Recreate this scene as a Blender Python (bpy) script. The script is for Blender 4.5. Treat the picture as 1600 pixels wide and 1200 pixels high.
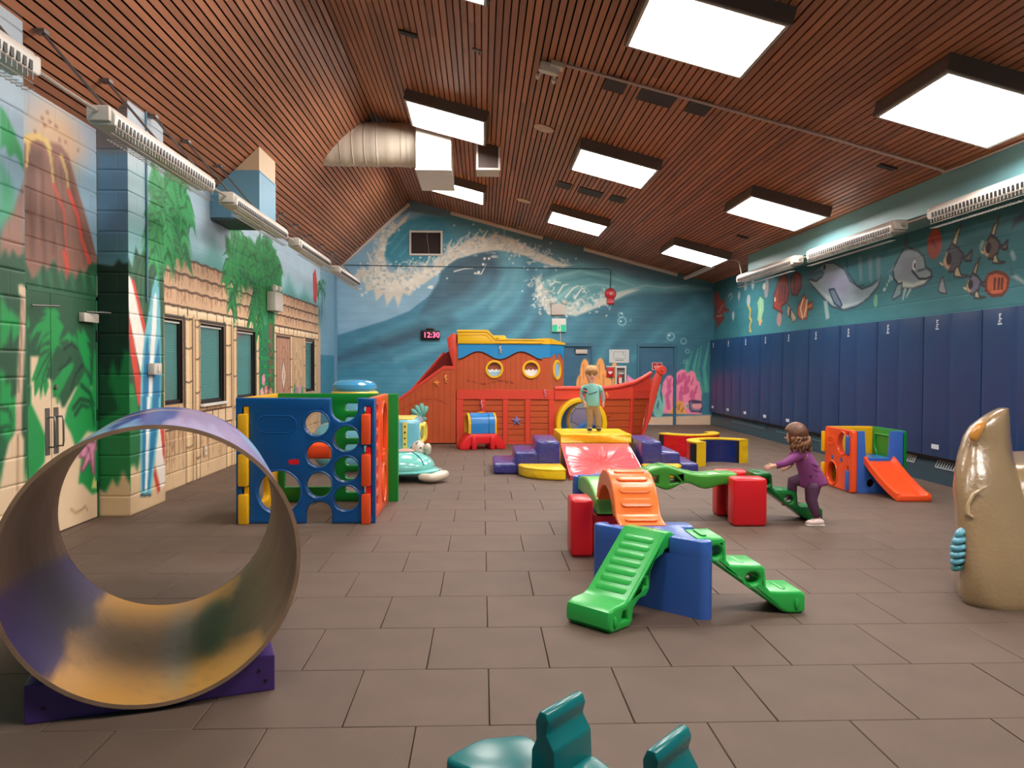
import bpy, bmesh, math, random
import numpy as np
from mathutils import Vector, Matrix, Euler
from mathutils.geometry import delaunay_2d_cdt
for o in list(bpy.data.objects): bpy.data.objects.remove(o)
random.seed(7); RNG = np.random.default_rng(7)
SC = bpy.context.scene; COL = SC.collection; PI = math.pi

# ---------------------------------------------------------------- camera, world, exposure
cam_d = bpy.data.cameras.new('camera'); cam = bpy.data.objects.new('camera', cam_d); COL.objects.link(cam)
cam_d.sensor_fit = 'HORIZONTAL'; cam_d.sensor_width = 36.0; cam_d.lens = 1222.7/1600*36.0
cam_d.clip_start = 0.05; cam_d.clip_end = 100
YAW, PITCH, ROLL = 0.0381, 0.0231, 0.0036
_f = Vector((math.sin(YAW)*math.cos(PITCH), math.cos(YAW)*math.cos(PITCH), -math.sin(PITCH)))
_r = Vector((math.cos(YAW), -math.sin(YAW), 0)); _u = _r.cross(_f)
_r2 = _r*math.cos(ROLL) + _u*math.sin(ROLL); _u2 = _u*math.cos(ROLL) - _r*math.sin(ROLL)
cam.matrix_world = Matrix(((_r2.x, _u2.x, -_f.x, 0), (_r2.y, _u2.y, -_f.y, 0), (_r2.z, _u2.z, -_f.z, 1.5), (0, 0, 0, 1)))
SC.camera = cam
wd = bpy.data.worlds.new('world'); SC.world = wd; wd.use_nodes = True
wd.node_tree.nodes['Background'].inputs[0].default_value = (0.8, 0.85, 1, 1)
wd.node_tree.nodes['Background'].inputs[1].default_value = 0.15
SC.view_settings.view_transform = 'Standard'; SC.view_settings.look = 'None'
SC.view_settings.gamma = 1.0; SC.view_settings.use_curve_mapping = False
SC.view_settings.exposure = 1.75
LAMP = 8.0          # radiance of the ceiling light diffusers

# ---------------------------------------------------------------- helpers
def lin(c):
    c = np.asarray(c, float)
    return np.where(c <= 0.04045, c/12.92, ((c+0.055)/1.055)**2.4)
def rgb(r, g, b):
    return tuple(float(x) for x in lin((r/255, g/255, b/255))) + (1.0,)
MATS = {}
def M(name, c, rough=0.5, metal=0.0, bump=0.0, bscale=40.0, var=0.0, vscale=3.0, emit=0.0, spec=0.5, coat=0.0, attr=None, rnd=0.0, bd=0.01):
    if name in MATS: return MATS[name]
    m = bpy.data.materials.new(name); m.use_nodes = True; nt = m.node_tree; N = nt.nodes; L = nt.links
    b = N['Principled BSDF']; b.inputs['Roughness'].default_value = rough; b.inputs['Metallic'].default_value = metal
    b.inputs['Specular IOR Level'].default_value = spec
    if coat: b.inputs['Coat Weight'].default_value = coat; b.inputs['Coat Roughness'].default_value = 0.15
    col = rgb(*c) if c else (0.5, 0.5, 0.5, 1)
    b.inputs['Base Color'].default_value = col
    tc = N.new('ShaderNodeTexCoord'); src = None
    if attr:
        a = N.new('ShaderNodeAttribute'); a.attribute_name = attr; src = a.outputs['Color']; L.new(src, b.inputs['Base Color'])
    if var or rnd:
        n = N.new('ShaderNodeTexNoise'); n.inputs['Scale'].default_value = vscale; n.inputs['Detail'].default_value = 5
        L.new(tc.outputs['Object'], n.inputs['Vector'])
        mr = N.new('ShaderNodeMapRange'); mr.inputs[1].default_value = 0.25; mr.inputs[2].default_value = 0.75
        mr.inputs[3].default_value = 1-var; mr.inputs[4].default_value = 1+var; L.new(n.outputs['Fac'], mr.inputs[0])
        fac = mr.outputs[0]
        if rnd:
            oi = N.new('ShaderNodeObjectInfo'); m2 = N.new('ShaderNodeMapRange'); m2.inputs[3].default_value = 1-rnd; m2.inputs[4].default_value = 1+rnd
            L.new(oi.outputs['Random'], m2.inputs[0]); mm = N.new('ShaderNodeMath'); mm.operation = 'MULTIPLY'
            L.new(fac, mm.inputs[0]); L.new(m2.outputs[0], mm.inputs[1]); fac = mm.outputs[0]
        vm = N.new('ShaderNodeVectorMath'); vm.operation = 'SCALE'
        if src: L.new(src, vm.inputs[0])
        else: vm.inputs[0].default_value = col[:3]
        L.new(fac, vm.inputs['Scale']); L.new(vm.outputs[0], b.inputs['Base Color'])
    if bump:
        n2 = N.new('ShaderNodeTexNoise'); n2.inputs['Scale'].default_value = bscale; n2.inputs['Detail'].default_value = 4
        L.new(tc.outputs['Object'], n2.inputs['Vector'])
        bp = N.new('ShaderNodeBump'); bp.inputs['Strength'].default_value = bump; bp.inputs['Distance'].default_value = bd
        L.new(n2.outputs['Fac'], bp.inputs['Height']); L.new(bp.outputs[0], b.inputs['Normal'])
    if emit:
        b.inputs['Emission Color'].default_value = col; b.inputs['Emission Strength'].default_value = emit
    MATS[name] = m; return m

def link(name, me, mat=None, parent=None, loc=(0, 0, 0), rot=(0, 0, 0), smooth=False):
    o = bpy.data.objects.new(name, me); COL.objects.link(o)
    if mat is not None and me is not None and len(me.materials) == 0: me.materials.append(mat)
    if smooth and me is not None: me.polygons.foreach_set('use_smooth', [True]*len(me.polygons))
    o.location = loc; o.rotation_euler = rot
    if parent is not None: o.parent = parent
    return o
def tag(o, label, cat, group=None, kind=None):
    o['label'] = label
    if cat: o['category'] = cat
    if group: o['group'] = group
    if kind: o['kind'] = kind
    return o
def thing(name, label, cat, loc=(0, 0, 0), rz=0.0, group=None):
    o = bpy.data.objects.new(name, None); COL.objects.link(o); o.empty_display_size = 0.1
    o.location = loc; o.rotation_euler = (0, 0, rz)
    return tag(o, label, cat, group)
def struct(o, label=None):
    o['kind'] = 'structure'
    if label: o['label'] = label
    return o
def bm_mesh(bm, name='m'):
    me = bpy.data.meshes.new(name); bm.normal_update(); bm.to_mesh(me); bm.free(); return me
def me_py(v, f, name='m'):
    me = bpy.data.meshes.new(name); me.from_pydata([tuple(map(float, p)) for p in v], [], f); me.update(); return me
def bev_angle(bm, w, seg, ang=0.5):
    bm.normal_update()
    es = [e for e in bm.edges if len(e.link_faces) == 2 and e.calc_face_angle(0) > ang]
    if es: bmesh.ops.bevel(bm, geom=es, offset=w, segments=seg, profile=0.5, affect='EDGES', clamp_overlap=True)
def auto_smooth(me, ang=0.7):
    me.polygons.foreach_set('use_smooth', [True]*len(me.polygons))
    try: me.set_sharp_from_angle(angle=ang)
    except Exception: pass
def box_me(x0, x1, y0, y1, z0, z1, bev=0.0, seg=2):
    bm = bmesh.new()
    vs = [bm.verts.new(p) for p in ((x0,y0,z0),(x1,y0,z0),(x1,y1,z0),(x0,y1,z0),(x0,y0,z1),(x1,y0,z1),(x1,y1,z1),(x0,y1,z1))]
    for f in ((0,3,2,1),(4,5,6,7),(0,1,5,4),(1,2,6,5),(2,3,7,6),(3,0,4,7)): bm.faces.new([vs[i] for i in f])
    if bev: bev_angle(bm, bev, seg)
    me = bm_mesh(bm)
    if bev: auto_smooth(me)
    return me
def box(name, b, mat, parent=None, bev=0.0, seg=2, loc=(0,0,0), rot=(0,0,0)):
    return link(name, box_me(*b, bev=bev, seg=seg), mat, parent, loc, rot)
def boxes_me(bs):
    v = []; f = []
    for (x0,x1,y0,y1,z0,z1) in bs:
        k = len(v); v += [(x0,y0,z0),(x1,y0,z0),(x1,y1,z0),(x0,y1,z0),(x0,y0,z1),(x1,y0,z1),(x1,y1,z1),(x0,y1,z1)]
        f += [tuple(k+i for i in q) for q in ((0,3,2,1),(4,5,6,7),(0,1,5,4),(1,2,6,5),(2,3,7,6),(3,0,4,7))]
    return me_py(v, f)
def orient(pts2, h0, h1, ax):
    """2-D profile + extrusion range -> 3-D rings; ax 'x','y','z' is the extrusion axis"""
    def q(p, h):
        if ax == 'z': return (p[0], p[1], h)
        if ax == 'y': return (p[0], h, p[1])
        return (h, p[0], p[1])
    return [q(p, h0) for p in pts2], [q(p, h1) for p in pts2]
def prism_me(pts, h0, h1, ax='y', bev=0.0, seg=2, sm=0.6):
    a, b = orient(pts, h0, h1, ax); bm = bmesh.new()
    va = [bm.verts.new(p) for p in a]; vb = [bm.verts.new(p) for p in b]; n = len(pts)
    bm.faces.new(va); bm.faces.new(vb[::-1])
    for i in range(n): bm.faces.new((va[i], vb[i], vb[(i+1) % n], va[(i+1) % n]))
    bmesh.ops.recalc_face_normals(bm, faces=bm.faces)
    if bev: bev_angle(bm, bev, seg)
    bmesh.ops.triangulate(bm, faces=[f for f in bm.faces if len(f.verts) > 4])
    me = bm_mesh(bm); auto_smooth(me, sm); return me
def prism(name, pts, h0, h1, mat, parent=None, ax='y', bev=0.0, seg=2, loc=(0,0,0), rot=(0,0,0), sm=0.6):
    return link(name, prism_me(pts, h0, h1, ax, bev, seg, sm), mat, parent, loc, rot)
def circ(cx, cy, r, n=28, a0=0.0, a1=2*PI, ry=None):
    ry = r if ry is None else ry; full = abs(a1-a0-2*PI) < 1e-6; m = n if full else n-1
    return [(cx+r*math.cos(a0+(a1-a0)*i/m), cy+ry*math.sin(a0+(a1-a0)*i/m)) for i in range(n)]
def stadium(x0, x1, y0, y1, n=8):
    r = min(x1-x0, y1-y0)/2
    return rrect(x0, x1, y0, y1, r*0.999, n)
def rrect(x0, x1, y0, y1, r, n=5):
    out = []
    for cx, cy, a in ((x1-r, y0+r, -PI/2), (x1-r, y1-r, 0), (x0+r, y1-r, PI/2), (x0+r, y0+r, PI)):
        for i in range(n+1):
            t = a+PI/2*i/n; out.append((cx+r*math.cos(t), cy+r*math.sin(t)))
    return out
def plate_me(outline, holes, thick, bevel=0.0, res=1, ax='z', off=0.0):
    """flat sheet with holes and rounded edges; profile in (a,b), thickness along ax, centred on off"""
    def dd(P, ccw):
        out = []
        for p in P:
            if not out or math.hypot(p[0]-out[-1][0], p[1]-out[-1][1]) > 3e-4: out.append((float(p[0]), float(p[1])))
        if math.hypot(out[0][0]-out[-1][0], out[0][1]-out[-1][1]) < 3e-4: out.pop()
        ar = sum(out[k-1][0]*out[k][1]-out[k][0]*out[k-1][1] for k in range(len(out)))
        return out if (ar > 0) == ccw else out[::-1]
    loops = [dd(outline, True)]+[dd(h, False) for h in holes]
    def inset(P, d):
        n = len(P); out = []
        for k in range(n):
            a, b, c = Vector(P[k-1]), Vector(P[k]), Vector(P[(k+1) % n]); e0, e1 = (b-a).normalized(), (c-b).normalized()
            n0, n1 = Vector((-e0.y, e0.x)), Vector((-e1.y, e1.x)); m = n0+n1
            m = m/max(m.length_squared/2, 0.7) if m.length > 1e-6 else n0
            out.append(tuple(b+m*d))
        return out
    b = min(bevel, thick/2-1e-4); h = thick/2
    prof = [(b*(1-math.sin(t)), h-b+b*math.cos(t)) for t in [PI/2*k/max(res+1, 1) for k in range(res+2)]] if b > 0 else [(0.0, h)]
    prof = prof+[(d, -z) for d, z in reversed(prof)]
    V = []; F = []; caps = [[], []]
    for P in loops:
        n = len(P); base = len(V)
        for d, z in prof: V += [(x, y, z) for x, y in (inset(P, d) if d > 0 else P)]
        for r in range(len(prof)-1):
            for k in range(n): a0, a1 = base+r*n+k, base+r*n+(k+1) % n; F.append((a0, a0+n, a1+n, a1))
        caps[0].append((base, n)); caps[1].append((base+(len(prof)-1)*n, n))
    for ci, cp in enumerate(caps):
        ids = [i0+k for i0, n in cp for k in range(n)]; pts = [Vector(V[q][:2]) for q in ids]; ed = []; o0 = 0
        for i0, n in cp: ed += [(o0+k, o0+(k+1) % n) for k in range(n)]; o0 += n
        vs, es, fs, ov, oe, of = delaunay_2d_cdt(pts, ed, [], 0, 1e-6)
        LP = []; o0 = 0
        for i0, n in cp: LP.append([V[i0+k][:2] for k in range(n)])
        def inside(x, y):
            c = False
            for P in LP:
                for k in range(len(P)):
                    p, q = P[k-1], P[k]
                    if (p[1] > y) != (q[1] > y) and x < (q[0]-p[0])*(y-p[1])/(q[1]-p[1])+p[0]: c = not c
            return c
        mp = {}
        for k, src in enumerate(ov): mp[k] = ids[src[0]] if src else None
        for f in fs:
            if any(mp[k] is None for k in f): continue
            cx = sum(vs[k].x for k in f)/len(f); cy = sum(vs[k].y for k in f)/len(f)
            if inside(cx, cy): g = [mp[k] for k in f]; F.append(tuple(g) if ci == 0 else tuple(g[::-1]))
    me = me_py(V, F)
    if ax == 'y': mt = Matrix(((1,0,0,0),(0,0,-1,off),(0,1,0,0),(0,0,0,1)))
    elif ax == 'x': mt = Matrix(((0,0,1,off),(1,0,0,0),(0,1,0,0),(0,0,0,1)))
    else: mt = Matrix.Translation((0,0,off))
    me.transform(mt); auto_smooth(me, 0.6); return me
def plate(name, outline, holes, thick, mat, parent=None, bevel=0.0, ax='z', off=0.0, loc=(0,0,0), rot=(0,0,0), res=1):
    return link(name, plate_me(outline, holes, thick, bevel, res, ax, off), mat, parent, loc, rot)
def tube_me(pts, r, seg=8, closed=False, caps=True):
    pts = [Vector(p) for p in pts]; n = len(pts); v = []; f = []
    rr = r if hasattr(r, '__len__') else [r]*n
    up = Vector((0, 0, 1)); prev = None
    for i, p in enumerate(pts):
        a = pts[i-1] if (i > 0 or closed) else p; b = pts[(i+1) % n] if (i < n-1 or closed) else p
        t = (b-a).normalized()
        if prev is None:
            s = t.cross(up)
            if s.length < 1e-3: s = t.cross(Vector((1, 0, 0)))
        else: s = prev - t*prev.dot(t)
        s.normalize(); prev = s; w = s.cross(t)
        for k in range(seg):
            an = 2*PI*k/seg; v.append(p+(s*math.cos(an)+w*math.sin(an))*rr[i])
    m = n if closed else n-1
    for i in range(m):
        j = (i+1) % n
        for k in range(seg): f.append((i*seg+k, i*seg+(k+1) % seg, j*seg+(k+1) % seg, j*seg+k))
    if not closed and caps: f.append(tuple(range(seg))[::-1]); f.append(tuple((n-1)*seg+k for k in range(seg)))
    me = me_py(v, f); auto_smooth(me, 0.9); return me
def tube(name, pts, r, mat, parent=None, seg=8, closed=False, loc=(0,0,0), rot=(0,0,0)):
    return link(name, tube_me(pts, r, seg, closed), mat, parent, loc, rot)
def lathe_me(prof, n=24, sx=1.0, sy=1.0):
    v = []; f = []
    for (r, z) in prof:
        for k in range(n): v.append((r*math.cos(2*PI*k/n)*sx, r*math.sin(2*PI*k/n)*sy, z))
    for i in range(len(prof)-1):
        for k in range(n): f.append((i*n+k, i*n+(k+1) % n, (i+1)*n+(k+1) % n, (i+1)*n+k))
    f.append(tuple(range(n))[::-1]); f.append(tuple((len(prof)-1)*n+k for k in range(n)))
    me = me_py(v, f); auto_smooth(me, 0.6); return me
def lathe(name, prof, mat, parent=None, n=24, loc=(0,0,0), rot=(0,0,0), sx=1.0, sy=1.0):
    return link(name, lathe_me(prof, n, sx, sy), mat, parent, loc, rot)
def loft_me(rings, cap=True, sm=0.9):
    n = len(rings[0]); v = [p for r in rings for p in r]; f = []
    for i in range(len(rings)-1):
        for k in range(n): f.append((i*n+k, i*n+(k+1) % n, (i+1)*n+(k+1) % n, (i+1)*n+k))
    if cap: f.append(tuple(range(n))[::-1]); f.append(tuple((len(rings)-1)*n+k for k in range(n)))
    me = me_py(v, f); auto_smooth(me, sm); return me
def ico_me(fn, sub=3):
    """icosphere pushed through fn(x,y,z)->(x,y,z)"""
    bm = bmesh.new(); bmesh.ops.create_icosphere(bm, subdivisions=sub, radius=1.0)
    for q in bm.verts: q.co = Vector(fn(q.co.x, q.co.y, q.co.z))
    me = bm_mesh(bm); auto_smooth(me, 3.0); return me
def ell(name, c, r, mat, parent=None, sub=3, rot=(0,0,0)):
    return link(name, ico_me(lambda x, y, z: (x*r[0], y*r[1], z*r[2]), sub), mat, parent, c, rot)
def text_me(s, size, depth=0.002, align='CENTER'):
    cu = bpy.data.curves.new('t', 'FONT'); cu.body = s; cu.size = size; cu.extrude = depth; cu.align_x = align; cu.align_y = 'CENTER'; cu.resolution_u = 2
    o = bpy.data.objects.new('t', cu); COL.objects.link(o); dg = bpy.context.evaluated_depsgraph_get()
    me = bpy.data.meshes.new_from_object(o.evaluated_get(dg)); bpy.data.objects.remove(o); bpy.data.curves.remove(cu); me.materials.clear(); return me
def text(name, s, size, mat, parent=None, loc=(0,0,0), rot=(PI/2,0,0), depth=0.002):
    return link(name, text_me(s, size, depth), mat, parent, loc, rot)
def copy_tree(o, parent=None):
    c = o.copy(); COL.objects.link(c); c.parent = parent
    for ch in list(o.children): copy_tree(ch, c)
    return c
def grid_me(nu, nv, P3, keep=None, colr=None):
    """P3 (nu,nv,3) vertex grid -> quads (keep mask on cells), colr (nu,nv,3) sRGB paint"""
    idx = np.arange(nu*nv).reshape(nu, nv)
    q = np.stack([idx[:-1,:-1], idx[1:,:-1], idx[1:,1:], idx[:-1,1:]], -1)
    q = q[keep] if keep is not None else q.reshape(-1, 4)
    used = np.unique(q); mp = -np.ones(nu*nv, int); mp[used] = np.arange(len(used)); q = mp[q]
    V = P3.reshape(-1, 3)[used]
    me = bpy.data.meshes.new('g'); me.vertices.add(len(V)); me.vertices.foreach_set('co', V.astype(np.float32).ravel())
    me.loops.add(q.size); me.loops.foreach_set('vertex_index', q.ravel().astype(np.int32))
    me.polygons.add(len(q)); me.polygons.foreach_set('loop_start', np.arange(0, q.size, 4, dtype=np.int32))
    me.update(calc_edges=True)
    if colr is not None: set_paint(me, colr.reshape(-1, 3)[used])
    return me
def set_paint(me, c):
    a = me.color_attributes.new('paint', 'FLOAT_COLOR', 'POINT')
    c4 = np.ones((len(me.vertices), 4), np.float32); c4[:, :3] = lin(np.clip(c, 0, 1)); a.data.foreach_set('color', c4.ravel())
# ---------------------------------------------------------------- mural painter (paint stored on the wall meshes)
class Canvas:
    def __init__(s, u0, u1, v0, v1, du, dv):
        s.u0, s.v0 = u0, v0; s.nu = int(round((u1-u0)/du))+1; s.nv = int(round((v1-v0)/dv))+1
        s.us = np.linspace(u0, u1, s.nu); s.vs = np.linspace(v0, v1, s.nv); s.du = (u1-u0)/(s.nu-1); s.dv = (v1-v0)/(s.nv-1)
        s.c = np.zeros((s.nu, s.nv, 3)); s.cl = None
    def clip(s, a, b): s.cl = (a, b)
    def win(s, a, b, c, d):
        i0 = max(0, int((a-s.u0)/s.du)); i1 = min(s.nu, int((b-s.u0)/s.du)+2); j0 = max(0, int((c-s.v0)/s.dv)); j1 = min(s.nv, int((d-s.v0)/s.dv)+2)
        if i1 <= i0 or j1 <= j0: return None
        U, V = np.meshgrid(s.us[i0:i1], s.vs[j0:j1], indexing='ij'); return (slice(i0, i1), slice(j0, j1)), U, V
    def mix(s, sl, a, col):
        if s.cl is not None:
            uu = s.us[sl[0]]; a = a*((uu >= s.cl[0]) & (uu <= s.cl[1]))[:, None]
        a = a[..., None]; s.c[sl] = s.c[sl]*(1-a)+np.asarray(col)/255.0*a
    @staticmethod
    def segd(U, V, p, q):
        dx, dy = q[0]-p[0], q[1]-p[1]; l2 = dx*dx+dy*dy+1e-12
        t = np.clip(((U-p[0])*dx+(V-p[1])*dy)/l2, 0, 1); return np.hypot(U-p[0]-t*dx, V-p[1]-t*dy), t
    def poly(s, pts, col, soft=0.012, alpha=1.0, oc=None, ow=0.012):
        P = np.array(pts); m = soft+ow+0.02
        w = s.win(P[:,0].min()-m, P[:,0].max()+m, P[:,1].min()-m, P[:,1].max()+m)
        if w is None: return
        sl, U, V = w; D = np.full(U.shape, 1e9); ins = np.zeros(U.shape, bool)
        for i in range(len(P)):
            p, q = P[i-1], P[i]; d, _ = s.segd(U, V, p, q); D = np.minimum(D, d)
            if p[1] != q[1]:
                c = ((p[1] > V) != (q[1] > V)) & (U < (q[0]-p[0])*(V-p[1])/(q[1]-p[1])+p[0]); ins ^= c
        sd = np.where(ins, D, -D)
        s.mix(sl, np.clip(sd/soft+0.5, 0, 1)*alpha, col)
        if oc is not None: s.mix(sl, np.clip((ow-D)/0.008+0.5, 0, 1)*alpha, oc)
    def stroke(s, pts, w0, w1, col, alpha=1.0, soft=0.5):
        P = np.array(pts); m = max(w0, w1)*1.3+0.02
        w = s.win(P[:,0].min()-m, P[:,0].max()+m, P[:,1].min()-m, P[:,1].max()+m)
        if w is None: return
        sl, U, V = w; A = np.zeros(U.shape); n = len(P)-1
        for i in range(n):
            d, t = s.segd(U, V, P[i], P[i+1]); wd = (w0+(w1-w0)*(i+t)/n)/2
            A = np.maximum(A, np.clip((wd-d)/(np.maximum(wd, 0.004)*soft+0.003)+0.5, 0, 1))
        s.mix(sl, A*alpha, col)
    def ell(s, cx, cy, rx, ry, col, soft=0.2, alpha=1.0, rot=0.0, ring=None):
        R = max(rx, ry)*1.3+0.03; w = s.win(cx-R, cx+R, cy-R, cy+R)
        if w is None: return
        sl, U, V = w; x = (U-cx)*math.cos(rot)+(V-cy)*math.sin(rot); y = -(U-cx)*math.sin(rot)+(V-cy)*math.cos(rot)
        r = np.hypot(x/rx, y/ry)
        a = np.clip((1-r)/soft+0.5, 0, 1) if ring is None else np.clip((ring-np.abs(r-1))/soft+0.5, 0, 1)
        s.mix(sl, a*alpha, col)
    def frond(s, pts, ln, col, dark, n=26, w=0.03, seed=0):
        """palm frond: a spine with drooping leaflets"""
        r = np.random.default_rng(seed); P = np.array(pts); T = np.linspace(0, len(P)-1, n)
        for k, t in enumerate(T):
            i = min(int(t), len(P)-2); f = t-i; b = P[i]*(1-f)+P[i+1]*f; d = P[i+1]-P[i]; d = d/(np.hypot(*d)+1e-9)
            L = ln*(0.55+0.6*math.sin(PI*(0.12+0.8*k/n)))*r.uniform(0.8, 1.15)
            for sg in (-1, 1):
                nrm = np.array([-d[1], d[0]])*sg; e = b+(nrm*0.75+d*0.55)*L+np.array([0, -0.45*L])
                mid = b+(nrm*0.5+d*0.3)*L*0.6+np.array([0, 0.02*L])
                s.stroke([b, mid, e], w, 0.006, dark if r.random() < 0.35 else col)
        s.stroke(P, w*0.7, 0.008, dark, 0.8)
    def noise(s, amt, su, sv, seed=1, tint=(1, 1, 1)):
        r = np.random.default_rng(seed); a, b = int((s.us[-1]-s.u0)/su)+3, int((s.vs[-1]-s.v0)/sv)+3; g = r.random((a, b))-0.5
        x = (s.us-s.u0)/su; y = (s.vs-s.v0)/sv; i = x.astype(int); j = y.astype(int); fx = (x-i); fy = (y-j)
        fx = (fx*fx*(3-2*fx))[:, None]; fy = (fy*fy*(3-2*fy))[None, :]
        z = (g[i][:, j]*(1-fx)*(1-fy)+g[i+1][:, j]*fx*(1-fy)+g[i][:, j+1]*(1-fx)*fy+g[i+1][:, j+1]*fx*fy)
        s.c = np.clip(s.c+z[..., None]*amt*np.asarray(tint), 0, 1)
    def vgrad(s, stops, u0=None, u1=None):
        vs = [q[0] for q in stops]; cs = np.array([q[1] for q in stops])/255.0
        g = np.stack([np.interp(s.vs, vs, cs[:, k]) for k in range(3)], -1)
        a = 0 if u0 is None else max(0, int((u0-s.u0)/s.du)); b = s.nu if u1 is None else min(s.nu, int((u1-s.u0)/s.du)+1)
        s.c[a:b] = g[None]
    def at(s, u, v):
        x = np.clip((np.asarray(u)-s.u0)/s.du, 0, s.nu-1.001); y = np.clip((np.asarray(v)-s.v0)/s.dv, 0, s.nv-1.001)
        i = x.astype(int); j = y.astype(int); fx = (x-i)[..., None]; fy = (y-j)[..., None]; c = s.c
        return c[i, j]*(1-fx)*(1-fy)+c[i+1, j]*fx*(1-fy)+c[i, j+1]*(1-fx)*fy+c[i+1, j+1]*fx*fy
    def run(s, ops):
        for o in ops:
            k = o[0]; kw = o[-1] if isinstance(o[-1], dict) else {}; a = o[1:-1] if kw else o[1:]
            getattr(s, k)(*a, **kw)
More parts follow.
